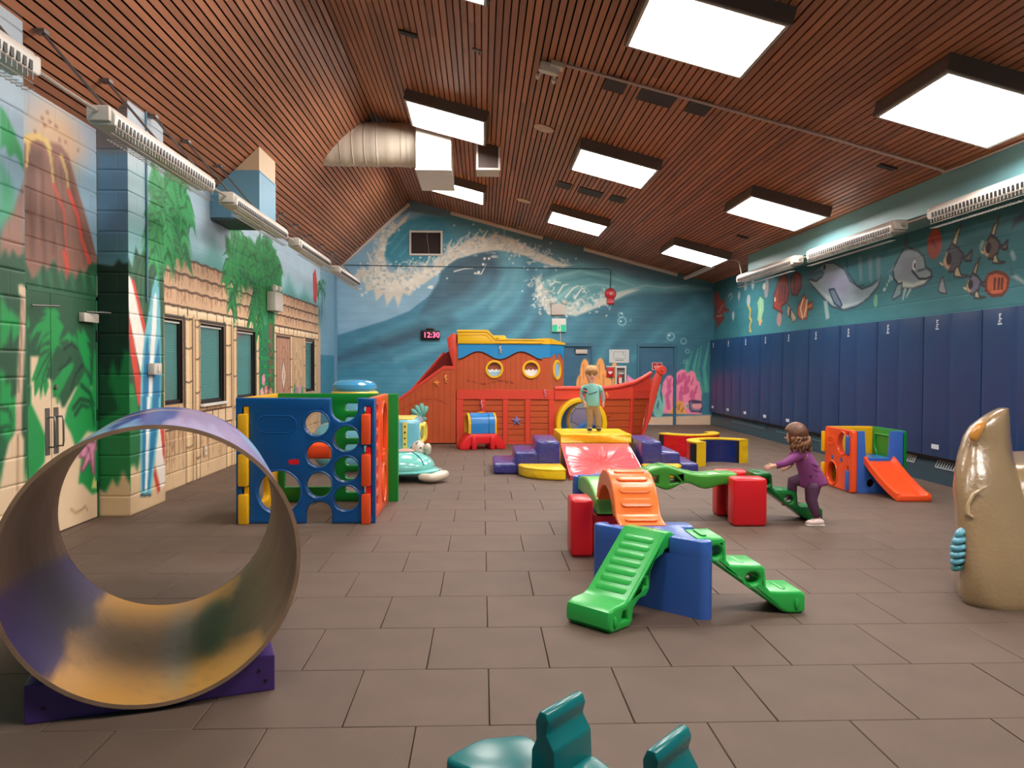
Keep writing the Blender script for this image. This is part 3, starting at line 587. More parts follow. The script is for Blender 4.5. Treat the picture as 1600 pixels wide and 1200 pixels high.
('stroke',[(2.125,3.264),(2.321,3.494),(2.452,3.56)],0.05,0.02,(206,212,204)),
('stroke',[(2.355,3.233),(2.518,3.463),(2.616,3.496)],0.05,0.02,(206,212,204)),
('stroke',[(1.731,3.555),(1.861,3.653),(1.993,3.622)],0.05,0.02,(206,212,204)),
('stroke',[(3.784,3.472),(4.196,3.573),(4.692,3.511),(5.271,3.581)],0.05,0.02,(150,180,184),{'alpha':0.7}),
('ell',3.542,2.816,0.06,0.06,(150,192,202),{'ring':0.18,'soft':0.3,'alpha':0.7}),
('ell',3.576,2.653,0.1,0.1,(150,192,202),{'ring':0.18,'soft':0.3,'alpha':0.7}),
('ell',3.244,3.043,0.04,0.04,(150,192,202),{'ring':0.18,'soft':0.3,'alpha':0.7}),
('ell',5.168,2.153,0.07,0.07,(150,192,202),{'ring':0.18,'soft':0.3,'alpha':0.7}),
('ell',4.835,2.266,0.09,0.09,(150,192,202),{'ring':0.18,'soft':0.3,'alpha':0.7}),
('ell',5.27,1.891,0.05,0.05,(150,192,202),{'ring':0.18,'soft':0.3,'alpha':0.7}),
('ell',5.206,1.627,0.04,0.04,(150,192,202),{'ring':0.18,'soft':0.3,'alpha':0.7}),
('ell',2.495,1.764,0.04,0.04,(150,192,202),{'ring':0.18,'soft':0.3,'alpha':0.7}),
('ell',2.398,1.453,0.03,0.03,(150,192,202),{'ring':0.18,'soft':0.3,'alpha':0.7}),
('ell',3.79,2.687,0.03,0.03,(150,192,202),{'ring':0.18,'soft':0.3,'alpha':0.7}),
('ell',3.543,2.653,0.03,0.025,(210,224,228),{'alpha':0.8}),
('ell',3.558,2.849,0.03,0.025,(210,224,228),{'alpha':0.8}),
('ell',2.881,3.172,0.03,0.025,(210,224,228),{'alpha':0.8}),
('ell',4.802,2.299,0.03,0.025,(210,224,228),{'alpha':0.8}),
('poly',[(1.984,2.007),(2.789,2.011),(2.801,-0.023),(1.995,-0.024)],(46,88,114),{'soft':0.02}),
('poly',[(4.026,2.016),(4.904,2.02),(4.921,-0.022),(4.041,-0.022)],(46,88,114),{'soft':0.02}),
('poly',[(-4.099,0.134),(1.912,0.14),(4.056,0.192),(6.051,0.26),(6.059,-0.6),(-4.101,-0.596)],(196,168,142),{'soft':0.04}),
('stroke',[(5.344,1.051),(5.274,1.463),(5.403,1.908)],0.12,0.02,(62,142,128)),
('stroke',[(5.478,0.969),(5.44,1.463),(5.552,1.958)],0.14,0.02,(70,150,136)),
('stroke',[(5.645,0.854),(5.54,1.381),(5.634,2.04)],0.14,0.02,(62,138,126)),
('stroke',[(5.778,0.887),(5.706,1.464),(5.833,2.123)],0.13,0.02,(70,150,136)),
('stroke',[(5.209,1.216),(5.24,1.512),(5.288,1.71)],0.09,0.02,(70,150,136)),
('poly',[(4.636,0.287),(4.675,0.555),(4.61,0.885),(4.65,1.09),(4.752,1.255),(4.856,1.276),(4.898,1.215),(4.959,1.318),(5.124,1.431),(5.228,1.411),(5.271,1.319),(5.374,1.401),(5.478,1.34),(5.522,1.155),(5.595,1.093),(5.649,0.846),(5.655,0.268)],(232,130,158),{'soft':0.03}),
('stroke',[(4.801,0.432),(4.757,0.72),(4.807,0.926),(4.763,1.194)],0.11,0.05,(196,84,128)),
('stroke',[(4.807,0.967),(4.846,1.194)],0.11,0.05,(196,84,128)),
('stroke',[(4.757,0.741),(4.859,0.885)],0.11,0.05,(196,84,128)),
('stroke',[(4.941,1.03),(5.044,1.112),(5.063,1.277)],0.11,0.05,(196,84,128)),
('stroke',[(5.044,1.112),(5.127,1.154),(5.146,1.318)],0.11,0.05,(196,84,128)),
('stroke',[(5.127,1.154),(5.189,1.215),(5.208,1.339)],0.11,0.05,(196,84,128)),
('stroke',[(5.212,0.927),(5.252,1.092),(5.24,1.257)],0.11,0.05,(196,84,128)),
('stroke',[(5.252,1.092),(5.314,1.134),(5.323,1.257)],0.11,0.05,(196,84,128)),
('stroke',[(5.111,0.639),(5.109,0.845),(5.128,0.989)],0.11,0.05,(196,84,128)),
('stroke',[(5.109,0.803),(5.213,0.824),(5.212,0.968)],0.11,0.05,(196,84,128)),
('stroke',[(5.213,0.824),(5.296,0.866),(5.295,0.969)],0.11,0.05,(196,84,128)),
('stroke',[(5.38,0.742),(5.399,0.887)],0.11,0.05,(196,84,128)),
('stroke',[(5.401,0.742),(5.483,0.845),(5.523,0.99)],0.11,0.05,(196,84,128)),
('stroke',[(5.36,0.598),(5.463,0.722)],0.11,0.05,(196,84,128)),
('stroke',[(5.377,1.051),(5.442,1.216)],0.05,0.03,(196,84,128)),
('stroke',[(4.909,1.429),(4.919,0.226)],0.02,0.02,(150,90,100),{'alpha':0.6}),
('poly',[(4.802,0.288),(4.925,0.473),(5.007,0.577),(5.09,0.639),(5.174,0.556),(5.259,0.288)],(214,152,74),{'soft':0.03}),
('stroke',[(4.946,0.391),(5.029,0.494)],0.05,0.03,(160,104,50)),
('stroke',[(5.05,0.391),(5.091,0.535)],0.05,0.03,(160,104,50)),
('stroke',[(5.134,0.35),(5.185,0.433)],0.05,0.03,(160,104,50)),
('poly',[(5.34,0.598),(5.464,0.629),(5.631,0.598),(5.663,0.475),(5.633,0.33),(5.383,0.35),(5.32,0.474)],(124,108,140),{'soft':0.03,'oc':(70,60,90),'ow':0.02}),
('ell',5.532,0.491,0.13,0.09,(224,150,156)),
('stroke',[(5.423,0.573),(5.589,0.573)],0.05,0.05,(60,54,84)),
('stroke',[(4.533,0.225),(4.448,0.473),(4.529,0.72),(4.486,0.925)],0.1,0.03,(120,186,166)),
('stroke',[(4.553,0.226),(4.592,0.555),(4.539,0.782),(4.578,1.029)],0.1,0.03,(120,186,166)),
('stroke',[(4.595,0.267),(4.675,0.555),(4.653,0.761)],0.1,0.03,(120,186,166)),
('stroke',[(4.47,0.267),(4.386,0.431)],0.1,0.03,(120,186,166)),
('poly',[(4.421,1.172),(4.629,1.152),(4.621,0.843),(4.593,0.473),(4.678,0.267),(4.387,0.287)],(70,110,118),{'soft':0.2,'alpha':0.3}),
('ell',3.024,1.291,0.13,0.42,(222,150,82),{'soft':0.12}),
('ell',2.629,1.339,0.12,0.35,(222,150,82),{'soft':0.12}),
('ell',2.532,1.044,0.12,0.25,(222,150,82),{'soft':0.12}),
('ell',3.141,1.111,0.1,0.3,(222,150,82),{'soft':0.12}),
('ell',2.762,1.044,0.2,0.2,(222,150,82),{'soft':0.12}),
('ell',3.387,1.292,0.06,0.5,(222,150,82),{'soft':0.12}),
('ell',3.224,1.045,0.1,0.2,(222,150,82),{'soft':0.12}),
('stroke',[(2.99,1.537),(2.992,1.176)],0.05,0.03,(180,110,56),{'alpha':0.6}),
('stroke',[(2.595,1.535),(2.597,1.175)],0.05,0.03,(180,110,56),{'alpha':0.6}),
('stroke',[(3.107,1.275),(3.109,0.914)],0.05,0.03,(180,110,56),{'alpha':0.6}),
('stroke',[(2.498,1.24),(2.5,0.88)],0.05,0.03,(180,110,56),{'alpha':0.6}),
('poly',[(3.717,1.293),(3.85,1.179),(4.049,1.097),(4.051,0.85),(3.687,0.85)],(226,134,170),{'soft':0.03}),
('ell',2.206,0.387,0.25,0.18,(168,164,186),{'soft':0.1}),
('ell',2.206,0.387,0.25,0.18,(84,84,100),{'ring':0.05,'soft':0.06}),
('ell',2.568,0.453,0.28,0.2,(190,184,200),{'soft':0.1}),
('ell',2.568,0.453,0.28,0.2,(84,84,100),{'ring':0.05,'soft':0.06}),
('ell',2.98,0.388,0.28,0.2,(156,168,178),{'soft':0.1}),
('ell',2.98,0.388,0.28,0.2,(84,84,100),{'ring':0.05,'soft':0.06}),
('ell',2.159,0.059,0.25,0.2,(196,176,184),{'soft':0.1}),
('ell',2.159,0.059,0.25,0.2,(84,84,100),{'ring':0.05,'soft':0.06}),
('ell',2.603,0.059,0.32,0.22,(150,170,172),{'soft':0.1}),
('ell',2.603,0.059,0.32,0.22,(84,84,100),{'ring':0.05,'soft':0.06}),
('ell',3.098,0.026,0.28,0.22,(178,172,190),{'soft':0.1}),
('ell',3.098,0.026,0.28,0.22,(84,84,100),{'ring':0.05,'soft':0.06}),
('ell',2.078,-0.27,0.26,0.2,(188,172,180),{'soft':0.1}),
('ell',2.078,-0.27,0.26,0.2,(84,84,100),{'ring':0.05,'soft':0.06}),
('ell',2.49,-0.336,0.3,0.2,(170,176,186),{'soft':0.1}),
('ell',2.49,-0.336,0.3,0.2,(84,84,100),{'ring':0.05,'soft':0.06}),
('ell',2.985,-0.336,0.3,0.2,(160,160,178),{'soft':0.1}),
('ell',2.985,-0.336,0.3,0.2,(84,84,100),{'ring':0.05,'soft':0.06})]
OPS_R = [
('poly',[(20.292,3.888),(8.444,3.785),(8.429,3.222),(20.27,3.219)],(44,100,108),{'soft':0.3,'alpha':0.5}),  # shade under the heaters and bulkhead, put into the wall colour
('ell',17.779,3.159,1.0,0.4,(84,160,176),{'soft':1.2,'alpha':0.6}),
('poly',[(19.995,3.206),(19.871,3.4),(19.617,3.427),(19.443,3.185),(19.037,3.127),(18.951,2.924),(18.755,2.862),(19.267,2.799),(19.023,2.685),(19.587,2.492),(19.762,2.678),(20.111,2.699),(19.769,2.882)],(150,72,60),{'soft':0.03}),
('stroke',[(19.774,3.035),(20.022,2.693),(20.109,2.647)],0.06,0.02,(120,54,46)),
('stroke',[(19.434,2.91),(19.674,2.572),(19.586,2.466)],0.06,0.02,(120,54,46)),
('stroke',[(19.11,2.936),(18.717,2.859),(18.869,2.797)],0.06,0.02,(120,54,46)),
('stroke',[(19.694,3.181),(19.87,3.349)],0.06,0.02,(120,54,46)),
('stroke',[(19.195,3.09),(18.965,3.365),(19.01,3.515)],0.06,0.02,(120,54,46)),
('stroke',[(19.104,2.739),(19.927,2.457)],0.06,0.02,(120,54,46)),
('stroke',[(19.515,2.865),(19.194,3.041)],0.04,0.02,(206,170,150)),
('stroke',[(19.68,2.775),(19.266,2.774)],0.04,0.02,(206,170,150)),
('stroke',[(19.935,2.688),(20.152,2.623)],0.04,0.02,(206,170,150)),
('stroke',[(18.766,3.201),(18.577,3.256),(18.462,3.174),(18.648,3.106)],0.07,0.04,(150,180,186)),
('ell',17.989,3.155,0.1,0.1,(168,190,194),{'soft':0.4}),
('stroke',[(17.989,3.155),(17.983,2.946)],0.05,0.015,(190,206,206)),
('ell',17.073,3.315,0.1,0.1,(168,190,194),{'soft':0.4}),
('stroke',[(17.073,3.315),(17.069,3.182)],0.05,0.015,(190,206,206)),
('ell',18.396,2.718,0.1,0.1,(168,190,194),{'soft':0.4}),
('stroke',[(18.396,2.718),(18.391,2.575)],0.05,0.015,(190,206,206)),
('ell',17.546,3.318,0.1,0.1,(168,190,194),{'soft':0.4}),
('stroke',[(17.546,3.318),(17.543,3.251)],0.05,0.015,(190,206,206)),
('stroke',[(17.337,3.03),(17.366,2.898),(17.198,2.752),(17.258,2.6),(17.126,2.526),(17.252,2.4),(17.151,2.284),(17.249,2.31)],0.09,0.05,(206,180,86)),
('ell',17.335,2.985,0.12,0.13,(186,196,196),{'soft':0.3}),
('poly',[(16.611,3.031),(16.369,2.925),(16.362,2.693),(16.476,2.552),(16.414,2.442),(16.592,2.42),(16.778,2.506),(16.723,2.718),(16.79,2.896)],(140,196,160),{'soft':0.04,'oc':(60,110,100),'ow':0.015}),
('stroke',[(16.547,2.919),(16.595,2.495)],0.03,0.03,(206,210,150)),
('ell',16.594,2.463,0.08,0.08,(206,160,120)),
('ell',16.23,3.144,0.14,0.2,(146,150,160),{'rot':0.2}),
('ell',16.378,3.2,0.08,0.07,(206,200,160)),
('stroke',[(16.151,3.365),(16.091,3.254),(16.14,3.01)],0.04,0.02,(90,84,100)),
('poly',[(15.542,3.236),(15.285,3.366),(15.129,3.23),(15.02,2.947),(15.114,2.761),(15.42,2.706),(15.338,2.561),(15.85,2.718),(15.803,2.959)],(168,68,56),{'soft':0.03,'oc':(96,40,36),'ow':0.02}),
('stroke',[(15.485,3.11),(15.528,2.794)],0.05,0.03,(70,30,30)),
('stroke',[(15.354,3.097),(15.397,2.783)],0.05,0.03,(70,30,30)),
('stroke',[(15.215,3.083),(15.257,2.772)],0.05,0.03,(70,30,30)),
('poly',[(14.93,3.208),(14.692,3.314),(14.455,3.211),(14.449,2.987),(14.631,2.854),(14.871,2.895),(14.974,3.058)],(146,60,52),{'soft':0.03,'oc':(84,36,34),'ow':0.02}),
('stroke',[(14.736,3.186),(14.776,2.924)],0.04,0.03,(70,30,30)),
('ell',15.746,2.873,0.04,0.05,(230,220,200)),
('ell',15.507,2.452,0.13,0.14,(184,140,136),{'soft':0.3}),
('poly',[(15.134,2.586),(15.063,2.718),(14.764,2.523),(14.618,2.418),(14.807,2.353),(14.907,2.455),(15.056,2.484)],(186,178,150),{'soft':0.03,'oc':(90,80,80),'ow':0.015}),
('ell',14.949,2.535,0.05,0.09,(60,44,50)),
('poly',[(14.578,2.642),(14.419,2.76),(14.308,2.843),(14.171,2.739),(14.124,2.644),(13.93,2.683),(13.926,2.557),(14.121,2.553),(14.161,2.391),(14.477,2.391),(14.597,2.493)],(206,118,66),{'soft':0.03,'oc':(110,56,40),'ow':0.02}),
('stroke',[(14.351,2.755),(14.46,2.596),(14.363,2.403)],0.05,0.04,(240,230,214)),
('stroke',[(14.17,2.721),(14.21,2.578),(14.296,2.436)],0.05,0.04,(240,230,214)),
('poly',[(14.138,3.113),(13.925,3.233),(13.633,3.268),(13.473,3.317),(13.083,3.266),(12.712,3.119),(12.495,2.898),(12.09,2.729),(11.775,2.759),(11.508,2.851),(11.592,2.711),(11.894,2.556),(12.279,2.462),(12.693,2.443),(13.138,2.526),(13.536,2.731),(13.916,2.944)],(150,172,186),{'soft':0.05,'oc':(60,84,100),'ow':0.02}),
('poly',[(13.469,3.178),(12.71,3.053),(12.425,2.826),(12.698,2.625),(13.145,2.765),(13.464,3.003)],(146,140,170),{'soft':0.25,'alpha':0.7}),
('poly',[(14.049,3.066),(13.79,2.967),(13.295,2.641),(12.693,2.46),(12.02,2.536),(12.695,2.526),(13.458,2.794)],(196,214,214),{'soft':0.06,'alpha':0.8}),
('poly',[(14.138,3.113),(14.053,3.212),(13.84,3.222),(13.551,3.222),(13.468,3.143),(13.709,3.03),(13.919,3.034)],(70,104,118),{'soft':0.04}),
('stroke',[(14.05,3.096),(13.792,3.032),(13.547,3.082),(13.468,3.143)],0.04,0.03,(40,50,60)),
('poly',[(13.262,2.827),(13.071,2.825),(12.767,2.531),(12.838,2.487),(13.064,2.588)],(112,132,156),{'soft':0.03,'oc':(60,80,100),'ow':0.02}),
('poly',[(13.478,2.656),(13.335,2.645),(13.225,2.345),(13.364,2.318)],(160,190,196),{'soft':0.03}),
('stroke',[(12.646,3.274),(12.569,3.036),(12.222,2.774),(12.027,2.785)],0.03,0.03,(48,70,84)),
('ell',13.455,3.238,0.05,0.05,(30,36,44)),
('stroke',[(12.168,3.177),(12.133,2.891)],0.14,0.1,(120,136,146),{'alpha':0.8}),
('stroke',[(11.848,3.135),(11.815,2.855)],0.14,0.1,(120,136,146),{'alpha':0.8}),
('stroke',[(11.603,3.102),(11.572,2.828)],0.14,0.1,(120,136,146),{'alpha':0.8}),
('poly',[(11.009,3.08),(10.879,3.174),(10.832,3.377),(10.749,3.169),(10.521,3.094),(10.372,2.991),(10.33,2.852),(10.202,2.782),(10.176,2.7),(10.362,2.614),(10.656,2.589),(10.942,2.631),(11.136,2.78),(11.168,2.928)],(150,170,178),{'soft':0.05,'oc':(56,74,88),'ow':0.02}),
('poly',[(10.928,3.068),(10.62,3.081),(10.468,2.95),(10.562,2.799),(10.92,2.784),(11.057,2.886)],(138,140,164),{'soft':0.2,'alpha':0.7}),
('poly',[(11.026,2.739),(10.608,2.653),(10.223,2.705),(10.362,2.627),(10.656,2.603),(10.943,2.639)],(204,218,210),{'soft':0.05}),
('stroke',[(10.663,2.838),(10.485,2.708),(10.316,2.689),(10.2,2.708)],0.035,0.03,(40,46,56)),
('ell',10.605,2.908,0.05,0.07,(236,240,240)),
('ell',10.59,2.901,0.025,0.04,(20,24,30)),
('stroke',[(10.513,2.82),(10.344,2.826),(10.321,2.864)],0.03,0.02,(60,80,96)),
('poly',[(10.878,3.16),(10.822,3.384),(10.764,3.157)],(62,84,96),{'soft':0.03}),
('poly',[(11.051,2.685),(10.918,2.699),(10.94,2.531),(11.155,2.478),(11.184,2.51)],(140,168,178),{'soft':0.03,'oc':(60,84,96),'ow':0.015}),
('stroke',[(10.836,2.592),(10.885,2.47)],0.06,0.04,(170,196,196)),
('stroke',[(10.707,2.58),(10.797,2.49)],0.05,0.03,(170,196,196)),
('poly',[(11.335,2.89),(11.142,2.983),(11.167,2.899)],(120,140,146),{'soft':0.03}),
('ell',11.386,2.66,0.03,0.03,(190,214,218),{'alpha':0.8}),
('ell',11.33,2.713,0.03,0.03,(190,214,218),{'alpha':0.8}),
('ell',11.275,2.766,0.03,0.03,(190,214,218),{'alpha':0.8}),
('ell',11.248,2.822,0.03,0.03,(190,214,218),{'alpha':0.8}),
('ell',11.414,2.648,0.03,0.03,(190,214,218),{'alpha':0.8}),
('ell',11.203,2.787,0.03,0.03,(190,214,218),{'alpha':0.8}),
('ell',11.658,2.506,0.06,0.1,(120,176,150)),
('ell',10.133,3.129,0.17,0.2,(172,66,48),{'soft':0.15}),
('stroke',[(10.19,3.177),(10.096,3.084)],0.05,0.04,(130,44,36)),
('poly',[(9.745,3.069),(9.685,3.185),(9.544,3.31),(9.602,3.171),(9.66,3.03)],(204,194,152),{'soft':0.03,'oc':(70,66,70),'ow':0.015}),
('poly',[(9.911,2.863),(9.849,2.983),(9.745,3.069),(9.618,2.999),(9.513,2.909),(9.551,2.815),(9.59,2.746),(9.714,2.711),(9.799,2.721)],(92,92,104),{'soft':0.03,'oc':(50,52,60),'ow':0.015}),
('poly',[(9.933,2.866),(9.858,2.984),(9.762,2.919),(9.768,2.819),(9.821,2.736),(9.91,2.811)],(222,186,150),{'soft':0.03}),
('poly',[(9.673,2.744),(9.611,2.773),(9.547,2.654),(9.386,2.623),(9.505,2.617),(9.691,2.645)],(206,196,164),{'soft':0.03,'oc':(60,60,66),'ow':0.012}),
('poly',[(9.532,2.875),(9.432,2.873),(9.335,2.932),(9.351,2.801),(9.45,2.814)],(116,112,116),{'soft':0.03,'oc':(50,52,60),'ow':0.015}),
('ell',9.804,2.887,0.06,0.08,(30,30,36)),
('stroke',[(9.941,2.828),(10.0,2.862)],0.03,0.02,(230,210,180)),
('poly',[(8.986,3.055),(8.942,3.146),(8.84,3.245),(8.882,3.135),(8.924,3.025)],(204,194,152),{'soft':0.03,'oc':(70,66,70),'ow':0.015}),
('poly',[(9.106,2.894),(9.061,2.987),(8.986,3.055),(8.893,3.0),(8.817,2.929),(8.844,2.855),(8.873,2.801),(8.963,2.774),(9.024,2.782)],(112,96,92),{'soft':0.03,'oc':(50,52,60),'ow':0.015}),
('poly',[(9.121,2.896),(9.067,2.988),(8.998,2.938),(9.002,2.859),(9.04,2.794),(9.104,2.853)],(222,186,150),{'soft':0.03}),
('poly',[(8.933,2.799),(8.888,2.822),(8.841,2.728),(8.722,2.702),(8.81,2.698),(8.946,2.722)],(206,196,164),{'soft':0.03,'oc':(60,60,66),'ow':0.012}),
('poly',[(8.831,2.902),(8.757,2.901),(8.686,2.947),(8.697,2.843),(8.77,2.854)],(116,112,116),{'soft':0.03,'oc':(50,52,60),'ow':0.015}),
('ell',9.028,2.912,0.051,0.068,(30,30,36)),
('stroke',[(9.127,2.867),(9.169,2.893)],0.03,0.02,(230,210,180)),
('poly',[(9.313,2.645),(9.272,2.73),(9.175,2.825),(9.214,2.723),(9.254,2.62)],(204,194,152),{'soft':0.03,'oc':(70,66,70),'ow':0.015}),
('poly',[(9.427,2.493),(9.384,2.58),(9.313,2.645),(9.225,2.598),(9.153,2.537),(9.179,2.468),(9.206,2.416),(9.291,2.388),(9.35,2.394)],(120,124,150),{'soft':0.03,'oc':(50,52,60),'ow':0.015}),
('poly',[(9.442,2.494),(9.39,2.581),(9.325,2.537),(9.328,2.465),(9.365,2.404),(9.426,2.456)],(222,186,150),{'soft':0.03}),
('poly',[(9.263,2.413),(9.221,2.436),(9.176,2.351),(9.063,2.332),(9.147,2.325),(9.276,2.342)],(206,196,164),{'soft':0.03,'oc':(60,60,66),'ow':0.012}),
('poly',[(9.166,2.511),(9.096,2.513),(9.028,2.558),(9.039,2.462),(9.109,2.47)],(116,112,116),{'soft':0.03,'oc':(50,52,60),'ow':0.015}),
('ell',9.353,2.513,0.045,0.06,(30,30,36)),
('stroke',[(9.447,2.467),(9.486,2.489)],0.03,0.02,(230,210,180)),
('poly',[(9.971,2.651),(9.928,2.672),(9.88,2.538),(9.834,2.444),(9.989,2.471),(10.035,2.515)],(150,160,166),{'soft':0.03,'oc':(60,70,84),'ow':0.012}),
('poly',[(9.059,2.526),(9.025,2.593),(8.882,2.611),(8.741,2.572),(8.661,2.506),(8.685,2.395),(8.769,2.335),(8.945,2.339),(9.056,2.408)],(212,106,64),{'soft':0.04,'oc':(120,54,36),'ow':0.02}),
('stroke',[(8.897,2.532),(8.905,2.417)],0.035,0.03,(70,34,30)),
('stroke',[(8.826,2.524),(8.834,2.41)],0.035,0.03,(70,34,30)),
('stroke',[(8.767,2.518),(8.774,2.404)],0.035,0.03,(70,34,30)),
('poly',[(8.621,2.501),(8.537,2.47),(8.407,2.412),(8.407,2.434),(8.505,2.489),(8.589,2.565),(8.643,2.707)],(70,104,116),{'soft':0.03}),
('poly',[(8.621,2.524),(8.407,2.423),(8.408,2.456),(8.539,2.537)],(170,196,200),{'soft':0.04}),
('poly',[(8.636,3.065),(8.589,3.168),(8.428,3.215),(8.426,3.116),(8.554,3.095)],(56,74,84),{'soft':0.04}),
('ell',9.164,2.943,0.035,0.035,(170,200,206),{'alpha':0.7}),
('ell',9.139,2.986,0.035,0.035,(170,200,206),{'alpha':0.7}),
('ell',8.595,2.767,0.035,0.035,(170,200,206),{'alpha':0.7}),
('ell',8.577,2.731,0.035,0.035,(170,200,206),{'alpha':0.7}),
('ell',8.612,2.792,0.035,0.035,(170,200,206),{'alpha':0.7})]
